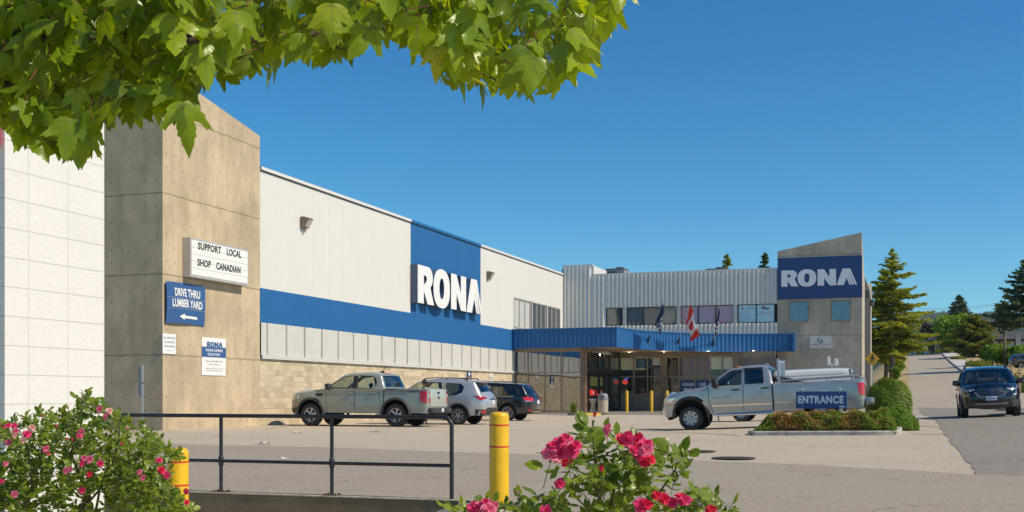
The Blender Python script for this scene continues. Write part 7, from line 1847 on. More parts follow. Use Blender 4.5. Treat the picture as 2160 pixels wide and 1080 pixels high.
# utility pole and wires
p = at_d(2120, 650, 215); zb = gz(p.x, p.y)
t = thing('utility_pole', 'weathered utility pole with a cross-arm behind the slim fir', 'utility pole', (p.x, p.y, zb), 0); zt_ = at_d(2120, 633, 215).z - zb
mb = MB(); mb.tube([(0, 0, 0), (0, 0, zt_)], [.2, .13], 10); mb.build('pole', M_BARKG, t)
mb = MB(); mb.box(-1.3, 1.3, -.08, .08, zt_ - 1.0, zt_ - .8); mb.build('cross_arm', M_BARKG, t)
for k, dx in enumerate((-1.1, 0, 1.1)):
    mb = MB(); mb.lathe([(.05, 0), (.07, .06), (.04, .12), (0, .14)], 8, 0, Matrix.Translation((dx, 0, zt_ - .8))); mb.build('insulator', M_COLC, t)
for k, (ya, yb, xb, lab) in enumerate(((639, 652, 1855, 'thin overhead wire crossing the sky above the copper tree, upper one'), (642, 655, 1855, 'thin overhead wire just below the upper one'), (709, 704, 2040, 'thin low wire in front of the wooded hill, left of the pole'))):
    a = at_d(2120, ya - 2, 215); b_ = at_d(xb, yb - 12, 215); c_ = at_d(2300, ya - 6, 215); pts = [a.lerp(b_, i / 12) - Vector((0, 0, 1.1 * math.sin(math.pi * i / 12))) for i in range(13)]
    o = a.copy(); mb = MB(); mb.tube([q - o for q in pts[::-1]] + [a.lerp(c_, i / 6) - o - Vector((0, 0, .5 * math.sin(math.pi * i / 6))) for i in range(1, 7)], .022, 4)
    w_ = tag(mb.build('overhead_wire', M_BLACK), lab, 'wire', 'overhead wires'); w_.location = o
# wooded hill
rg = np.random.RandomState(9)
ridge = [(1600, 700), (1800, 690), (1900, 676), (1960, 668), (1990, 663), (2025, 666), (2060, 668), (2100, 661), (2130, 666), (2160, 671), (2220, 678), (2500, 700)]
def ridge_y(px): return float(np.interp(px, [r[0] for r in ridge], [r[1] for r in ridge])) + 3
DH = 2300.0
xs = np.linspace(1500, 2600, 60); rows_ = 26
mb = MB(); vs = []
def hill_pt(px, f):
    D = 1000 + (DH - 1000) * f + 0; zr_ = EYE + (HOR - ridge_y(px)) / F * DH
    x = (px - 1080) / F * D
    n_ = math.sin(px * .031 + f * 5) * .05 + math.sin(px * .083 + f * 11) * .025
    z = 8 + (zr_ - 8) * min(1, max(0, f + n_ * (1 - f) * 2)) ** 1.15
    return (x, D, z)
for i in range(rows_): vs += [hill_pt(q, i / (rows_ - 1)) for q in xs]
for q in xs: x, y, z = hill_pt(q, 1); vs.append((x * 1.15, y + 350, z * .5))
K = len(xs); mb.add(vs, [(i*K+j, i*K+j+1, (i+1)*K+j+1, (i+1)*K+j) for i in range(rows_) for j in range(K - 1)])
struct(mb.build('hill', plain('hill_earth', (.19, .15, .095), .95, var=.4, vs=.02), smooth=True))
P = []; tn = []
for k in range(9000):
    px_ = rg.uniform(1840, 2300); f = rg.uniform(0, 1) ** .8
    if k < 900: f = 1.0 - rg.uniform(0, .02)
    sp_ = at_d(px_, 0, 1); D = 1000 + (DH - 1000) * f; x, y, z = hill_pt(px_, f)
    py_ = HOR - (z - EYE) * F / y
    if abs(px_ - 2106) < 20 + 6 * math.sin(py_) and abs(py_ - 691 - (px_ - 2106) * .25) < 8: continue
    P.append((x, y, z)); tn.append(.5 + .3 * math.sin(px_ * .06 + f * 9) + .2 * rg.normal())
P = np.array(P); n = len(P); H = rg.uniform(6, 12, n); Rr = H * rg.uniform(.18, .30, n)
ang = np.arange(5) * 2 * math.pi / 5
V = np.concatenate([np.stack([P[:, 0, None] + Rr[:, None] * np.cos(ang), P[:, 1, None] + Rr[:, None] * np.sin(ang), np.repeat(P[:, 2, None] + .5, 5, 1)], 2), (P + np.stack([0 * H, 0 * H, H], 1))[:, None]], 1).reshape(-1, 3)
me = bpy.data.meshes.new('forest'); me.from_pydata(V.tolist(), [], [(6*i+j, 6*i+(j+1) % 5, 6*i+5) for i in range(n) for j in range(5)])
at = me.attributes.new('tone', 'FLOAT', 'FACE'); at.data.foreach_set('value', np.repeat(np.clip(tn, 0, 1), 5)); me.materials.append(leaf_mat('far_forest', (.050, .090, .030), (.105, .140, .045), .1, .1, .8, .02))
o = bpy.data.objects.new('forest', me); COL.objects.link(o); stuff(o); o['label'] = 'dense conifer forest on the far hill'

# ------------------------------------------------------------------ people
M_SKIN = plain('skin', (.50, .28, .19), .55, var=.08); M_SHIRT = plain('grey_shirt', (.42, .39, .36), .85, var=.12, vs=9); M_TROU = plain('dark_trousers', (.045, .05, .065), .85, var=.15); M_SHOE = plain('brown_shoe', (.12, .09, .07), .7); M_HAIR = plain('dark_hair', (.022, .016, .012), .6, var=.3, vs=30); M_EYE = plain('eye_dark', (.02, .015, .012), .2, var=0)
M_TEE = plain('black_top', (.02, .02, .022), .9); M_TOPG = plain('muted_top', (.11, .09, .10), .9)
def person(label, loc, rot, J, mats, parts=(), sleeve=True, look=0.0, tilt=0.0, group=None):
    """J: joints (x forward, y left, z up). One skinned surface; head with a face; separate fingers"""
    t = thing('person', label, 'person', loc, None, group); t.rotation_euler = rot
    V = []; E = []; Rd = []; tagv = []
    def v(p, r, k): V.append(tuple(p)); Rd.append(r if isinstance(r, tuple) else (r, r)); tagv.append(k); return len(V) - 1
    def chain(pts, start=None):
        prev = start; ids = []
        for p, r, k in pts:
            i = v(p, r, k)
            if prev is not None: E.append((prev, i))
            prev = i; ids.append(i)
        return ids
    lerp = lambda a, b_, f: tuple(Vector(a).lerp(Vector(b_), f))
    sp = chain([(J['hip'], (.155, .115), 1), (lerp(J['hip'], J['chest'], .45), (.145, .105), 0), (J['chest'], (.165, .115), 0), (lerp(J['chest'], J['neck'], .75), (.10, .085), 0), (J['neck'], .058, 2), (lerp(J['neck'], J['head'], .55), .056, 2)])
    for s_ in ('l', 'r'):
        sh, el, wr = J['sh' + s_], J['el' + s_], J['wr' + s_]
        a = chain([(sh, .062, 0), (lerp(sh, el, .5), .052, 0), (el, .044, 0 if sleeve else 2), (lerp(el, wr, .4), .042, 2), (wr, .028, 2)], sp[2])
        d = (Vector(wr) - Vector(el)).normalized(); side = Vector(J.get('palm' + s_, (0, 0, 1))); side = (side - d * side.dot(d)).normalized(); nrm = d.cross(side) * (1 if s_ == 'l' else -1)
        pm = chain([(Vector(wr) + d * .045, (.036, .016), 2), (Vector(wr) + d * .085, (.036, .014), 2)], a[-1])
        for q, ln in ((-.030, .062), (-.010, .075), (.010, .070), (.029, .055)):
            b0 = Vector(wr) + d * .095 + side * q
            chain([(b0, .0085, 2), (b0 + d * ln * .5 + nrm * .012, .008, 2), (b0 + d * ln * .85 + nrm * .032, .007, 2)], pm[-1])
        b0 = Vector(wr) + d * .045 - side * .040; chain([(b0, .011, 2), (b0 + d * .03 - side * .018 + nrm * .01, .009, 2), (b0 + d * .06 - side * .022 + nrm * .022, .008, 2)], pm[0])
        kn, an = J['kn' + s_], J['an' + s_]; sg = 1 if s_ == 'l' else -1
        th = (J['hip'][0], J['hip'][1] + sg * .095, J['hip'][2] - .04)
        chain([(th, .092, 1), (lerp(th, kn, .5), .078, 1), (kn, .058, 1), (lerp(kn, an, .4), .058, 1), (an, .042, 3), (Vector(an) + Vector((.09, 0, -.045)), (.045, .035), 3), (Vector(an) + Vector((.17, 0, -.055)), (.04, .026), 3)], sp[0])
    me = bpy.data.meshes.new('body'); me.from_pydata(V, E, []); o = bpy.data.objects.new('body', me); COL.objects.link(o)
    sk = o.modifiers.new('skin', 'SKIN'); sk.branch_smoothing = .3; sb = o.modifiers.new('sub', 'SUBSURF'); sb.levels = sb.render_levels = 1
    for i, r in enumerate(Rd): me.skin_vertices[0].data[i].radius = r
    me.skin_vertices[0].data[0].use_root = True
    bpy.context.view_layer.update(); dg = bpy.context.evaluated_depsgraph_get(); m2 = bpy.data.meshes.new_from_object(o.evaluated_get(dg)); bpy.data.objects.remove(o)
    Vn = np.array(V); mb = MB(); mb.add([q.co for q in m2.vertices], [tuple(f.vertices) for f in m2.polygons])
    mb.m = []
    for f in m2.polygons: c = np.array(f.center); mb.m.append(tagv[int(((Vn - c) ** 2).sum(1).argmin())])
    H = Vector(J['head']); HM = Matrix.Translation(H) @ Matrix.Rotation(look, 4, 'Z') @ Matrix.Rotation(tilt, 4, 'Y')
    hm = MB(); hm.ellip((0, 0, .01), (.096, .076, .118), 2, 20, 14); hm.ellip((.035, 0, -.065), (.055, .052, .050), 2, 14, 8)
    hm.add([(.090, 0, .03), (.118, 0, -.022), (.092, .018, -.028), (.092, -.018, -.028)], [(0, 2, 1), (0, 1, 3), (1, 2, 3)], 2)
    for s_ in (1, -1): hm.ellip((.0, s_ * .078, -.005), (.022, .012, .032), 2, 10, 6); hm.ellip((.086, s_ * .031, .012), (.010, .014, .008), 4, 8, 5); hm.ellip((.089, s_ * .032, .030), (.008, .018, .005), 5, 8, 4)
    hm.ellip((.088, 0, -.052), (.008, .024, .006), 6, 10, 4)
    n0 = len(mb.v); mb.v += [tuple(HM @ Vector(q)) for q in hm.v]; mb.f += [tuple(i + n0 for i in f) for f in hm.f]; mb.m += hm.m
    mb.build('body', [mats[0], mats[1], M_SKIN, mats[2], M_EYE, M_HAIR, plain('lip', (.33, .13, .11), .5, var=0)], t, smooth=True)
    for kind, mt_ in parts:
        hm = MB()
        if kind == 'cap':
            hm.lathe([(.101, .035), (.102, .07), (.088, .115), (.05, .142), (0, .15)], 22); hm.add([(.06, -.085, .045), (.17, -.055, .030), (.185, 0, .028), (.17, .055, .030), (.06, .085, .045), (.06, -.085, .054), (.17, -.055, .038), (.185, 0, .036), (.17, .055, .038), (.06, .085, .054)], [(0, 1, 2, 3, 4), (9, 8, 7, 6, 5), (0, 5, 6, 1), (1, 6, 7, 2), (2, 7, 8, 3), (3, 8, 9, 4)]); nm = 'cap'
        elif kind == 'short': hm.ellip((-.018, 0, .018), (.092, .082, .112), 0, 18, 12); nm = 'hair'
        else: hm.ellip((-.03, 0, .022), (.098, .092, .120), 0, 18, 12); hm.ellip((-.06, .0, -.07), (.05, .085, .13), 0, 14, 8); nm = 'hair'
        hm.v = [tuple(HM @ Vector(q)) for q in hm.v]; hm.build(nm, mt_, t, smooth=40)
    return t
J0 = dict(hip=(0, 0, .93), chest=(.03, 0, 1.27), neck=(.035, 0, 1.43), head=(.06, 0, 1.555), shl=(.03, .175, 1.36), shr=(.03, -.175, 1.36), ell=(.10, .22, 1.10), elr=(.14, -.20, 1.11), wrl=(.32, .14, 1.02), wrr=(.36, -.10, 1.04), knl=(.03, .10, .50), knr=(.05, -.10, .50), anl=(-.02, .11, .09), anr=(.04, -.11, .09))
mp = at_d(894, 900, 43.3); mu, mv = toUV(mp.x, mp.y)
person('man in a black cap and pale grey shirt beyond the bed of the green-grey pickup', UV(mu, mv, ground_uv(mu, mv) + .01), (0, 0, R(-62)), J0, (M_SHIRT, M_TROU, M_SHOE), (('cap', M_BLACK), ('short', M_HAIR)), sleeve=True, look=R(20), tilt=R(18))
# two people in the small black car
f, b_ = MOV; CM = Matrix.Translation(MOVING.location) @ MOVING.rotation_euler.to_matrix().to_4x4()
def seat(side, dx=0.0): return CM @ Vector((f - 1.36 + dx, side, .0))
Js = dict(hip=(0, 0, .70), chest=(-.10, 0, 1.05), neck=(-.12, 0, 1.20), head=(-.09, 0, 1.325), shl=(-.10, .175, 1.13), shr=(-.10, -.175, 1.13), ell=(.16, .24, .98), elr=(.12, -.24, .96), wrl=(.30, .14, 1.14), wrr=(.36, -.13, 1.02), knl=(.42, .12, .74), knr=(.42, -.12, .74), anl=(.62, .12, .42), anr=(.62, -.12, .42), palml=(0, 1, 0))
dr = dict(Js); dr.update(elr=(.10, -.26, 1.00), wrr=(.06, -.12, 1.24), palmr=(1, 0, 0))
person('driver of the small black car, one hand at the face, one on the wheel', seat(.38), MOVING.rotation_euler, dr, (M_TEE, M_TROU, M_SHOE), (('long', M_HAIR),), sleeve=False, look=R(12))
ps = dict(Js); ps.update(wrl=(.28, .06, .86), wrr=(.28, -.06, .86), ell=(.10, .22, .88), elr=(.10, -.22, .88))
person('passenger in a muted dark top looking aside in the small black car', seat(-.38), MOVING.rotation_euler, ps, (M_TOPG, M_TROU, M_SHOE), (('long', M_HAIR),), sleeve=True, look=R(-38))
# ------------------------------------------------------------------ close plants: maple and roses
def scatter(name, tv, tf, tm, P, T, Nn, S, mats, parent, tone, curl=None, seed=1):
    """copies of one leaf shape (x across, y along, z off the blade) into one mesh"""
    rg = np.random.RandomState(seed); tv = np.asarray(tv, float); P = np.asarray(P, float); n = len(P); k = len(tv)
    T = np.asarray(T, float); T = T / np.linalg.norm(T, axis=1)[:, None]; Nn = np.asarray(Nn, float); Nn = Nn - T * (Nn * T).sum(1)[:, None]; Nn = Nn / np.maximum(1e-6, np.linalg.norm(Nn, axis=1))[:, None]; X = np.cross(T, Nn)
    S = np.asarray(S, float)
    X_ = np.repeat(tv[None, :, 0], n, 0) * rg.uniform(.85, 1.15, (n, 1)); Y_ = np.repeat(tv[None, :, 1], n, 0); Z_ = np.repeat(tv[None, :, 2], n, 0)
    fold = rg.uniform(.0, .55, (n, 1)); cv = rg.normal(.10, .22, (n, 1)) if curl is None else rg.normal(curl[0], curl[1], (n, 1)); tw = rg.normal(0, .25, (n, 1)); ph = rg.uniform(0, 6.28, (n, 1))
    Z_ = Z_ + fold * np.abs(X_) * -.5 - cv * Y_ ** 2 + tw * X_ * Y_ + .035 * np.sin(X_ * 9 + ph) * np.cos(Y_ * 7 + ph)
    V = P[:, None] + S[:, None, None] * (X_[..., None] * X[:, None] + Y_[..., None] * T[:, None] + Z_[..., None] * Nn[:, None])
    nt_ = len(tf); F_ = (np.asarray(tf)[None] + (np.arange(n) * k)[:, None, None]).reshape(-1, 3).astype(np.int32)
    me = bpy.data.meshes.new(name); me.vertices.add(n * k); me.vertices.foreach_set('co', V.reshape(-1)); me.loops.add(n * nt_ * 3); me.loops.foreach_set('vertex_index', F_.reshape(-1))
    me.polygons.add(n * nt_); me.polygons.foreach_set('loop_start', np.arange(n * nt_, dtype=np.int32) * 3); me.polygons.foreach_set('loop_total', np.full(n * nt_, 3, np.int32))
    for q in mats: me.materials.append(q)
    me.polygons.foreach_set('material_index', np.tile(np.asarray(tm, np.int32), n)); me.polygons.foreach_set('use_smooth', np.ones(n * nt_, bool))
    at = me.attributes.new('tone', 'FLOAT', 'FACE'); at.data.foreach_set('value', np.repeat(np.clip(tone, 0, 1), nt_)); me.update(calc_edges=True)
    o = bpy.data.objects.new(name, me); COL.objects.link(o); o.parent = parent; return o
def leaf_shape(half, mid, veins=(), vw=.010):
    out = [(x, y) for x, y in half] + [(-x, y) for x, y in half[1:-1]][::-1]
    pts = [(0, y) for y in mid] + [(s_ * x * .5, y) for x, y in half[2:-2:2] for s_ in (1, -1)]
    pts = [q for q in pts if pip(q[0], q[1], out)]
    v2, tr = fill2d(out, (), pts); vs = [(x, y, 0) for x, y in v2]; fs = [t_ for t_ in tr for t_ in ([t_] if len(t_) == 3 else [(t_[0], t_[i], t_[i+1]) for i in range(1, len(t_) - 1)])]; m_ = [0] * len(fs)
    for a, b_ in veins:
        d = Vector((b_[0] - a[0], b_[1] - a[1])); nn = Vector((-d.y, d.x)).normalized() * vw
        for zz in (.006, -.006):
            k = 6; n0 = len(vs)
            for i in range(k + 1):
                f = i / k; c = Vector(a) + d * f; w_ = 1 - .8 * f; vs += [(c.x + nn.x * w_, c.y + nn.y * w_, zz), (c.x - nn.x * w_, c.y - nn.y * w_, zz)]
            for i in range(k): fs += [(n0+2*i, n0+2*i+1, n0+2*i+3), (n0+2*i, n0+2*i+3, n0+2*i+2)]; m_ += [1, 1]
    return vs, fs, m_
M_MAPLE = leaf_mat('maple_leaf', (.065, .135, .006), (.27, .39, .014), .45, .45, .32, 3.0, (.45, .43, .03), tcol=(2.1, 1.65, .06))
M_MVEIN = leaf_mat('maple_vein', (.17, .24, .06), (.26, .30, .08), .3, .3, .5, 3.0)
M_TWIG = plain('red_brown_twig', (.15, .045, .028), .7, var=.3, vs=20); M_LIMB = plain('maple_limb_bark', (.10, .066, .046), .9, var=.4, vs=14, bmp=.8, bs=40)
half = [(0, 0), (.10, -.035), (.24, -.01), (.36, .08), (.40, .17), (.36, .20), (.45, .27), (.47, .36), (.53, .44), (.63, .60), (.53, .545), (.47, .585), (.40, .51), (.30, .45), (.185, .425), (.235, .56), (.20, .60), (.225, .70), (.165, .735), (.14, .85), (.09, .93), (0, 1.08)]
tv, tf, tm = leaf_shape(half, (.12, .3, .5, .7, .9), [((0, 0), (0, 1.0)), ((0, .02), (.56, .55)), ((0, .02), (-.56, .55)), ((0, .02), (.36, .13)), ((0, .02), (-.36, .13)), ((0, .30), (.22, .62)), ((0, .30), (-.22, .62))], .009)
REG = [(-60, -40), (-60, 285), (20, 268), (60, 290), (90, 328), (140, 345), (190, 295), (205, 238), (262, 250), (300, 262), (345, 255), (380, 262), (392, 220), (425, 168), (470, 165), (500, 178), (530, 175), (556, 128), (600, 138), (640, 118), (680, 140), (715, 132), (744, 128), (742, 92), (790, 62), (820, 88), (870, 98), (905, 118), (930, 172), (945, 188), (985, 192), (1040, 205), (1075, 212), (1100, 208), (1160, 188), (1215, 172), (1222, 108), (1255, 92), (1282, 88), (1272, 62), (1250, 30), (1290, 16), (1318, 4), (1325, -40)]
rg = np.random.RandomState(4)
tree = thing('maple_tree', 'maple at the upper left whose leafy branches hang over the photo', 'tree', (-2.75, 2.35, -.56), 0)
O = Vector(tree.location)
P = []; T = []; Nn = []; S = []; tone = []; twg = MB()
LEN_PX = 92.0
grid_ = {}
tries = 0; want = 1000
def inside_tip(x, y, l, ang):
    return pip(x + math.sin(ang) * l, y + math.cos(ang) * l, REG) and pip(x, y, REG)
while len(P) < want and tries < 90000:
    tries += 1
    x = rg.uniform(-60, 1330); y = rg.uniform(-70, 300)
    D = rg.uniform(2.75, 3.65); s_ = rg.uniform(.064, .098); l = s_ * F / D * .98; ang = rg.normal(0, .45)
    if not (y < 0 or pip(x, y, REG)): continue
    tip_y = y + math.cos(ang) * l; tip_x = x + math.sin(ang) * l
    if tip_y > 0 and not pip(tip_x, tip_y - 4, REG): continue
    cell = (int(x // 30), int(y // 30)); c_ = grid_.get(cell, 0)
    lim = 3 if x < 420 else 2
    if c_ >= lim: continue
    grid_[cell] = c_ + 1
    p = at_d(x, y, D) - O; P.append(p); S.append(s_)
    T.append((math.sin(ang), rg.normal(-.15, .35), -math.cos(ang))); Nn.append((rg.normal(.3, .5), -.70 + rg.normal() * .40, .6 + rg.normal() * .5) if rg.rand() < .62 else (rg.normal(-.6, .4), .55 + rg.normal() * .3, .55)); tone.append(rg.uniform(.05, .8) + (.18 if x > 850 else 0))
    b0 = Vector(p); twg.tube([b0, b0 + Vector((rg.normal() * .006, .02, .02)), b0 + Vector((rg.normal() * .015, .04 + rg.normal() * .01, .038))], [.0012, .0016, .0022], 4, caps=False)
n_in = len(P)
for k in range(750):                                    # the crown above the picture, which shades the boughs below
    x = rg.uniform(-900, 1150); y = rg.uniform(-1500, -70)
    if x > 600 and y < -420: continue
    D = rg.uniform(2.2, 3.9); p = at_d(x, y, D) - O; P.append(p); S.append(rg.uniform(.09, .13)); a = rg.normal(0, .5)
    T.append((math.sin(a), rg.normal(-.1, .4), -math.cos(a))); Nn.append((rg.normal() * .5, rg.normal() * .6 - .3, .8)); tone.append(rg.uniform(.1, .8))
# a few single leaves that stick out: right edge and the turning one at the top
for x, y, ang, s_, tn in ((1205, 62, .95, .095, .95), (1312, -42, -.15, .085, 1.0), (1000, 20, -.2, .095, .8), (700, 8, .1, .10, .85), (500, 22, .05, .10, .9), (365, 30, .1, .115, .85), (430, 95, .15, .10, .8), (1130, 120, -.15, .09, .7), (960, 55, .05, .10, .8), (385, 215, .25, .10, .7), (150, 250, -.1, .10, .4), (1215, 110, .4, .09, .9)):
    p = at_d(x, y, 2.75) - O; P.append(p); S.append(s_); T.append((math.sin(ang), -.2, -math.cos(ang))); Nn.append((.25, -.85, .45)); tone.append(tn)
scatter('crown', tv, tf, tm, P, T, Nn, S, [M_MAPLE, M_MVEIN], tree, np.array(tone), (.12, .25), 3)
mb = MB(); mb.tube([(0, 0, 0), (.03, .02, .8), (-.02, .05, 1.8), (.03, .1, 2.7), (.06, .2, 4.2)], [.13, .115, .10, .085, .04], 14); mb.build('trunk', M_LIMB, tree, smooth=True)
def wp(px, py, D): return at_d(px, py, D) - O
limbs = [([Vector((-.02, .05, 1.9)), wp(-150, 180, 2.7), wp(60, 70, 2.95), wp(300, 85, 3.1), wp(520, 82, 3.15), wp(740, 68, 3.2), wp(850, 55, 3.2), wp(1000, 45, 3.2), wp(1150, 30, 3.2)], [.055, .032, .020, .016, .0135, .011, .009, .006, .003]),
         ([wp(60, 70, 2.95), wp(20, 185, 3.0), wp(0, 195, 3.05)], [.012, .009, .006]), ([wp(-150, 180, 2.7), wp(30, 180, 3.0), wp(120, 160, 3.1), wp(240, 170, 3.2), wp(330, 200, 3.2)], [.02, .012, .009, .006, .003]),
         ([wp(980, 70, 3.2), wp(985, 130, 3.15), wp(1000, 150, 3.1), wp(1050, 170, 3.1)], [.006, .005, .004, .002]), ([wp(40, -40, 3.0), wp(70, 40, 3.05), wp(110, 70, 3.1), wp(150, 120, 3.1)], [.012, .009, .006, .003]), ([Vector((.03, .1, 2.6)), wp(100, -400, 2.9), wp(500, -350, 3.1), wp(900, -200, 3.2)], [.05, .03, .02, .006]), ([Vector((.05, .15, 3.4)), wp(-200, -900, 2.9), wp(200, -950, 3.0)], [.04, .025, .008]),
         ([wp(640, 76, 3.2), wp(660, 92, 3.1), wp(700, 98, 3.1), wp(730, 105, 3.05)], [.004, .003, .0025, .0015])]
for pts, rr_ in limbs:
    mb = MB(); mb.tube(pts, rr_, 8); mb.build('limb', M_LIMB, tree, smooth=True)
twg.build('twigs', M_TWIG, tree, kind='stuff')

# roses
M_ROSEL = leaf_mat('rose_leaf', (.05, .115, .010), (.24, .31, .022), .38, .42, .34, 4.0, (.36, .34, .05), tcol=(1.6, 1.5, .3))
M_ROSEV = leaf_mat('rose_vein', (.10, .17, .05), (.15, .22, .06), .2, .3, .5, 4)
def petal_mat(name, c1, c2):
    m = leaf_mat(name, c1, c2, .28, .25, .5, 25, tcol=(1.1, .8, .8)); return m
M_PET = [petal_mat('deep_pink_petal', (.74, .03, .14), (.88, .10, .28)), petal_mat('pink_petal', (.80, .10, .24), (.91, .30, .45)), petal_mat('faded_petal', (.82, .42, .38), (.92, .62, .55)), petal_mat('red_petal', (.70, .015, .05), (.87, .05, .13))]
M_CANE = plain('rose_cane', (.10, .085, .035), .7, var=.4, vs=12); M_SEPAL = plain('rose_sepal', (.10, .14, .03), .6, var=.3, vs=20)
def rose_mesh(seed, mat, bud=False):
    rg2 = np.random.RandomState(seed); vs = []; fs = []; tn = []
    rings = ((5, .30, .30, 1.0, .15), (6, .62, .42, .95, .05), (7, .95, .50, .75, -.1)) if not bud else ((4, .22, .25, 1.25, .1), (5, .30, .30, 1.2, .1))
    for n_, rad, wd, hgt, dz in rings:
        a0 = rg2.uniform(0, 6.28)
        for q in range(n_):
            a = a0 + 6.283 * q / n_ + rg2.normal() * .18; n0 = len(vs); tt = rg2.uniform(.1, .9)
            for i in range(5):
                f = i / 4
                for j in range(5):
                    g = (j - 2) / 2; ww = wd * (.30 + .95 * math.sin(math.pi * .5 * min(1, f * 1.25)) - (.30 * (f - .8) / .2 if f > .8 else 0)) * (1 + .05 * rg2.normal())
                    rr_ = rad * (f ** .8) * (1 + .04 * rg2.normal()) * (1 - (.06 + .12 * f * f) * g * g); zz = dz + hgt * (.15 + .75 * f - .45 * f * f * (rad / .95)) + .08 * abs(g) ** 1.5 * f + .05 * rg2.normal() * f
                    aa = a + g * ww / max(.25, rad)
                    vs.append((rr_ * math.cos(aa), rr_ * math.sin(aa), zz))
            for i in range(4):
                for j in range(4): fs.append((n0+5*i+j, n0+5*i+j+1, n0+5*i+j+6, n0+5*i+j+5)); tn.append(min(1, max(0, tt + .2 * (i / 3 - .5))))
    me = bpy.data.meshes.new('flower'); me.from_pydata(vs, [], fs); me.materials.append(mat); at = me.attributes.new('tone', 'FLOAT', 'FACE'); at.data.foreach_set('value', tn)
    me.polygons.foreach_set('use_smooth', [True] * len(fs)); return me
ROSES = {(m_, v_): rose_mesh(10 * m_ + v_, M_PET[m_]) for m_ in range(4) for v_ in range(3)}; BUDS = {m_: rose_mesh(90 + m_, M_PET[m_], True) for m_ in range(4)}
rhalf = [(0, 0), (.10, .03), (.20, .12), (.235, .17), (.28, .30), (.315, .37), (.315, .48), (.30, .60), (.24, .73), (.19, .81), (.10, .92), (0, 1.02)]
rv_, rf_, rm_ = leaf_shape(rhalf, (.2, .5, .8), [((0, 0), (0, .98))], .012)
def rose_bush(label, base, D0, D1, poly, n, s0, s1, flowers, canes, seed, fsize, extra=(), holes=()):
    rg2 = np.random.RandomState(seed); t = thing('rose_bush', label, 'rose bush', base, 0, None); O2 = Vector(base)
    P = []; T = []; Nn = []; S = []; tone = []; xs = [q[0] for q in poly]; ys = [q[1] for q in poly]; st = MB()
    tries = 0
    while len(P) < n and tries < n * 40:
        tries += 1; x = rg2.uniform(min(xs), max(xs)); y = rg2.uniform(min(ys), max(ys))
        if not pip(x, y, poly) or any((x - h[0]) ** 2 / h[2] ** 2 + (y - h[1]) ** 2 / h[3] ** 2 < 1 for h in holes): continue
        D = rg2.uniform(D0 + (D1 - D0) * .22, D1); c = at_d(x, y, D) - O2; a = rg2.normal(0, 1.0); dirv = Vector((math.sin(a), rg2.normal() * .5, math.cos(a) * .7 + .15)).normalized(); s_ = rg2.uniform(s0, s1); nn = Vector((rg2.normal() * .5 + .1, -.45 + rg2.normal() * .5, .75)).normalized(); tt = rg2.uniform(.05, .8)
        side = dirv.cross(nn).normalized(); k5 = 5 if rg2.rand() < .6 else 3
        for i in range(k5):                              # a compound leaf: paired leaflets and a tip
            if i == 0: b0, d2 = c + dirv * s_ * .9, dirv
            else:
                sg = 1 if i % 2 else -1; row = (i - 1) // 2; b0 = c + dirv * s_ * (.62 - .55 * row); d2 = (dirv * .45 + side * sg).normalized()
            P.append(b0); T.append(d2); Nn.append(nn + Vector(rg2.normal(size=3) * .25)); S.append(s_ * (1.0 if i == 0 else .82)); tone.append(tt + rg2.normal() * .08 + (.25 if rg2.rand() < .05 else 0))
        st.tube([c - dirv * s_ * .5, c + dirv * s_ * .9], .0012 if s0 > .05 else .0015, 4, caps=False)
    for x, y, D, ang, s_ in extra:
        c = at_d(x, y, D) - O2; P.append(c); T.append(Vector((math.sin(ang), -.1, math.cos(ang)))); Nn.append(Vector((.3, -.8, .4))); S.append(s_); tone.append(.5)
    scatter('foliage', rv_, rf_, rm_, P, T, Nn, S, [M_ROSEL, M_ROSEV], t, np.array(tone), (.15, .25), seed)
    st.build('leaf_stalks', M_CANE, t, kind='stuff')
    for pts, r0 in canes:
        q = [at_d(*w_) - O2 for w_ in pts]; mb = MB(); mb.tube([Vector((q[0].x, q[0].y, -.05))] + q if len(pts) > 2 else q, [r0 * (1 - .75 * i / (len(q))) for i in range(len(q) + (1 if len(pts) > 2 else 0))], 7); mb.build('cane', M_CANE, t, smooth=True)
    for k, fl in enumerate(flowers):
        x, y, m_ = fl[:3]; bud = len(fl) > 3; D = D0 + (D1 - D0) * rg2.uniform(0, .25); me = BUDS[m_] if bud else ROSES[(m_, k % 3)]
        o = bpy.data.objects.new('flower', me); COL.objects.link(o); o.parent = t; o.location = at_d(x, y, D) - O2; s_ = fsize * rg2.uniform(.8, 1.15); o.scale = (s_, s_, s_)
        o.rotation_euler = (R(55 + rg2.normal() * 22), R(rg2.normal() * 25), rg2.uniform(-.5, .5)) if not bud else (R(10), R(rg2.normal() * 15), 0)
        mb = MB(); mb.tube([(0, 0, -.9 if bud else -.5), (0, 0, -.05)], [.08, .25 if bud else .18], 6); mb.tube([(0, 0, -3.5), (0, 0, -.8)], .05, 5); mb.build('sepal', M_SEPAL, o)
    return t
polyL = [(-80, 905), (0, 893), (30, 890), (55, 882), (78, 888), (90, 872), (122, 868), (146, 872), (163, 866), (172, 850), (165, 832), (176, 826), (192, 838), (196, 852), (215, 858), (226, 872), (252, 876), (284, 884), (300, 908), (318, 922), (346, 932), (352, 950), (382, 962), (366, 980), (350, 1000), (352, 1030), (378, 1046), (398, 1062), (404, 1120), (240, 1120), (230, 1100), (212, 1050), (200, 1120), (-80, 1120)]
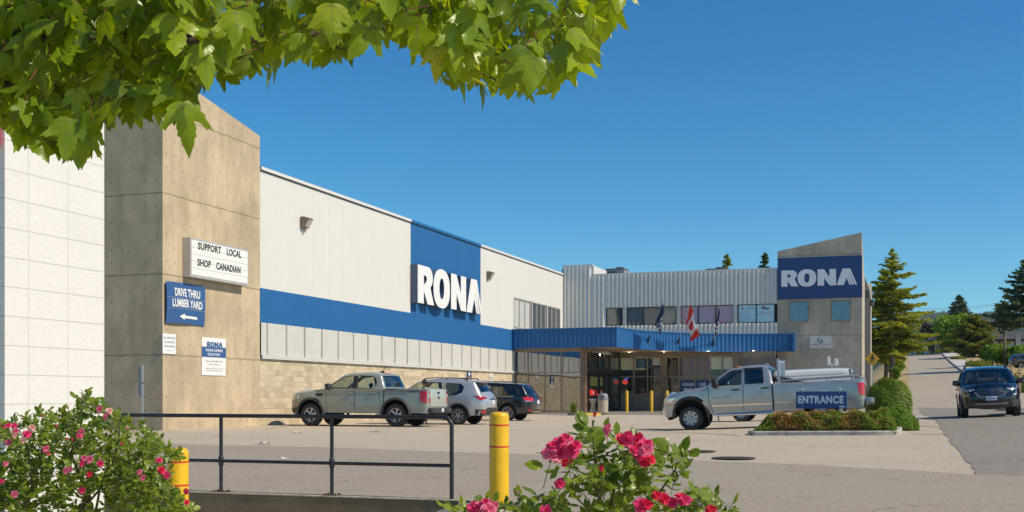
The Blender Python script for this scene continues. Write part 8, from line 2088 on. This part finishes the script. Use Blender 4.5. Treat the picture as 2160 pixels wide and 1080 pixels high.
fL = [(5, 900, 0), (18, 899, 0), (31, 899, 0), (34, 911, 1), (211, 863, 1), (230, 868, 2), (172, 911, 1), (168, 920, 0), (145, 866, 2, 1), (90, 884, 0, 1), (68, 903, 2), (32, 920, 2), (50, 930, 2), (57, 917, 0), (98, 948, 1), (101, 960, 0), (19, 934, 1), (178, 968, 1), (190, 970, 1), (212, 978, 0), (175, 980, 0), (140, 994, 1), (150, 990, 1), (190, 1002, 3), (295, 997, 1), (303, 1009, 1), (336, 973, 0), (340, 992, 3), (348, 1000, 0), (354, 1004, 0), (32, 1042, 1), (4, 1018, 0), (174, 1034, 0), (394, 1036, 0), (393, 1060, 3), (12, 980, 1), (120, 906, 3, 1), (154, 934, 3, 1), (255, 944, 3, 1), (270, 905, 2), (142, 932, 3, 1), (225, 880, 1)]
cL = [([(165, 1080, 6.3), (205, 1010, 6.2), (230, 990, 6.1)], .016), ([(170, 1080, 6.2), (190, 1050, 6.2), (150, 960, 6.0), (168, 880, 5.9), (178, 850, 5.9), (172, 828, 5.9)], .012), ([(40, 1090, 6.0), (70, 1040, 6.0), (60, 950, 5.9), (40, 905, 5.9)], .012), ([(190, 1090, 6.3), (280, 1032, 6.1), (320, 1045, 6.0), (360, 1075, 5.9)], .010), ([(200, 1090, 6.3), (215, 1010, 6.1), (300, 960, 6.0), (340, 940, 5.9)], .010), ([(186, 1080, 6.4), (186, 1040, 6.4), (190, 1020, 6.3)], .014), ([(165, 1085, 6.2), (230, 1010, 6.1), (250, 930, 6.0), (255, 880, 5.9)], .010)]
rose_bush('broad pink rose bush in front of the white block corner and left bollard', tuple(at_d(170, 1080, 6.2).to_2d()) + (-.56,), 5.5, 6.8, polyL, 7000, .028, .044, fL, cL, 7, .021, holes=[(205, 1062, 18, 34), (28, 955, 16, 7), (15, 1000, 9, 5), (150, 962, 9, 5)])
polyR = [(1134, 980), (1165, 984), (1195, 992), (1212, 975), (1225, 958), (1238, 936), (1238, 912), (1250, 905), (1262, 925), (1300, 918), (1340, 922), (1372, 936), (1385, 950), (1376, 985), (1370, 1000), (1405, 1010), (1412, 985), (1405, 965), (1418, 955), (1448, 968), (1455, 985), (1440, 1003), (1425, 1022), (1450, 1030), (1470, 1050), (1490, 1040), (1510, 1046), (1530, 1062), (1550, 1120), (1120, 1120), (1150, 1060), (1178, 1030), (1195, 1018), (1180, 1000), (1150, 995)]
fR = [(1165, 944, 0), (1152, 957, 1), (1180, 935, 0), (1193, 932, 0), (1206, 953, 0), (1199, 976, 3), (1176, 966, 2), (1214, 944, 0), (1162, 968, 1), (1188, 955, 0), (1310, 929, 3), (1325, 923, 0), (1344, 929, 3), (1361, 941, 0), (1336, 951, 0), (1364, 954, 1), (1352, 962, 0), (1320, 938, 0), (1252, 886, 3, 1), (1286, 907, 1), (1370, 972, 3), (1360, 978, 3), (1386, 1048, 3), (1401, 1053, 3), (1419, 1060, 0), (1434, 1053, 3), (1446, 1060, 0), (1350, 1066, 0), (1362, 1068, 3), (1182, 1021, 0), (1270, 1004, 3, 1), (1150, 1076, 0), (1500, 1078, 3)]
cR = [([(1270, 1100, 3.9), (1262, 1040, 3.85), (1235, 1000, 3.8), (1200, 985, 3.75)], .008), ([(1275, 1100, 3.9), (1258, 1000, 3.85), (1252, 940, 3.8), (1252, 892, 3.75)], .006), ([(1280, 1100, 3.9), (1300, 1010, 3.85), (1320, 960, 3.8), (1330, 940, 3.75)], .008), ([(1285, 1100, 3.95), (1350, 1020, 3.9), (1356, 1000, 3.9), (1362, 985, 3.85)], .006), ([(1290, 1100, 3.95), (1390, 1040, 3.9), (1425, 990, 3.85), (1430, 962, 3.8)], .006), ([(1270, 1100, 3.95), (1215, 1050, 3.9), (1205, 1020, 3.9)], .006), ([(1260, 1110, 3.9), (1170, 1070, 3.9), (1140, 1075, 3.9)], .005), ([(1300, 1110, 3.9), (1400, 1075, 3.85), (1420, 1064, 3.8)], .006), ([(1310, 1110, 3.9), (1470, 1075, 3.85), (1495, 1050, 3.8)], .005)]
exR = [(1236, 900, 3.75, -.35, .055), (1240, 893, 3.75, -.55, .05), (1240, 905, 3.76, -1.2, .05), (1385, 945, 3.8, .9, .05), (1380, 955, 3.8, 1.4, .05), (1145, 985, 3.8, -1.3, .06), (1430, 965, 3.8, -.3, .05), (1300, 918, 3.8, .1, .045)]
rose_bush('pink rose bush with two large flower clusters at the bottom right of centre', tuple(at_d(1272, 1080, 3.9).to_2d()) + (-.56,), 3.55, 4.15, polyR, 760, .034, .056, fR, cR, 17, .0255, exR, holes=[(1300, 1050, 30, 16), (1200, 1045, 12, 14), (1390, 1030, 22, 12)])
polyS = [(968, 1068), (985, 1052), (1000, 1060), (1020, 1056), (1044, 1062), (1062, 1066), (1078, 1060), (1088, 1046), (1106, 1042), (1114, 1060), (1122, 1082), (1140, 1120), (955, 1120)]
fS = [(1009, 1071, 1), (1024, 1065, 0), (1039, 1072, 1), (1000, 1072, 0), (1030, 1076, 1), (1094, 1050, 2, 1)]
cS = [([(1040, 1110, 4.2), (1030, 1085, 4.15), (1024, 1072, 4.1)], .006), ([(1080, 1110, 4.2), (1092, 1070, 4.15), (1096, 1052, 4.1)], .005)]
rose_bush('small pink rose shoot in front of the foot of the tall yellow bollard', tuple(at_d(1050, 1080, 4.2).to_2d()) + (-.56,), 4.0, 4.4, polyS, 190, .034, .05, fS, cS, 27, .0275)

# ------------------------------------------------------------------ air over the far hill
mb = MB(); mb.box(-1900, 2600, -40, 2900, -3.0, 215.0)
hz_ = mb.build('haze', None); hz_['kind'] = 'stuff'
hm_ = bpy.data.materials.new('haze_air'); hm_.use_nodes = True; n_ = hm_.node_tree; n_.nodes.remove(n_.nodes['Principled BSDF'])
pv = n_.nodes.new('ShaderNodeVolumePrincipled'); pv.inputs['Color'].default_value = (.72, .84, 1.0, 1); pv.inputs['Density'].default_value = 0.00009; pv.inputs['Anisotropy'].default_value = 0.2
n_.links.new(pv.outputs[0], n_.nodes['Material Output'].inputs['Volume'])
hz_.data.materials.clear(); hz_.data.materials.append(hm_)
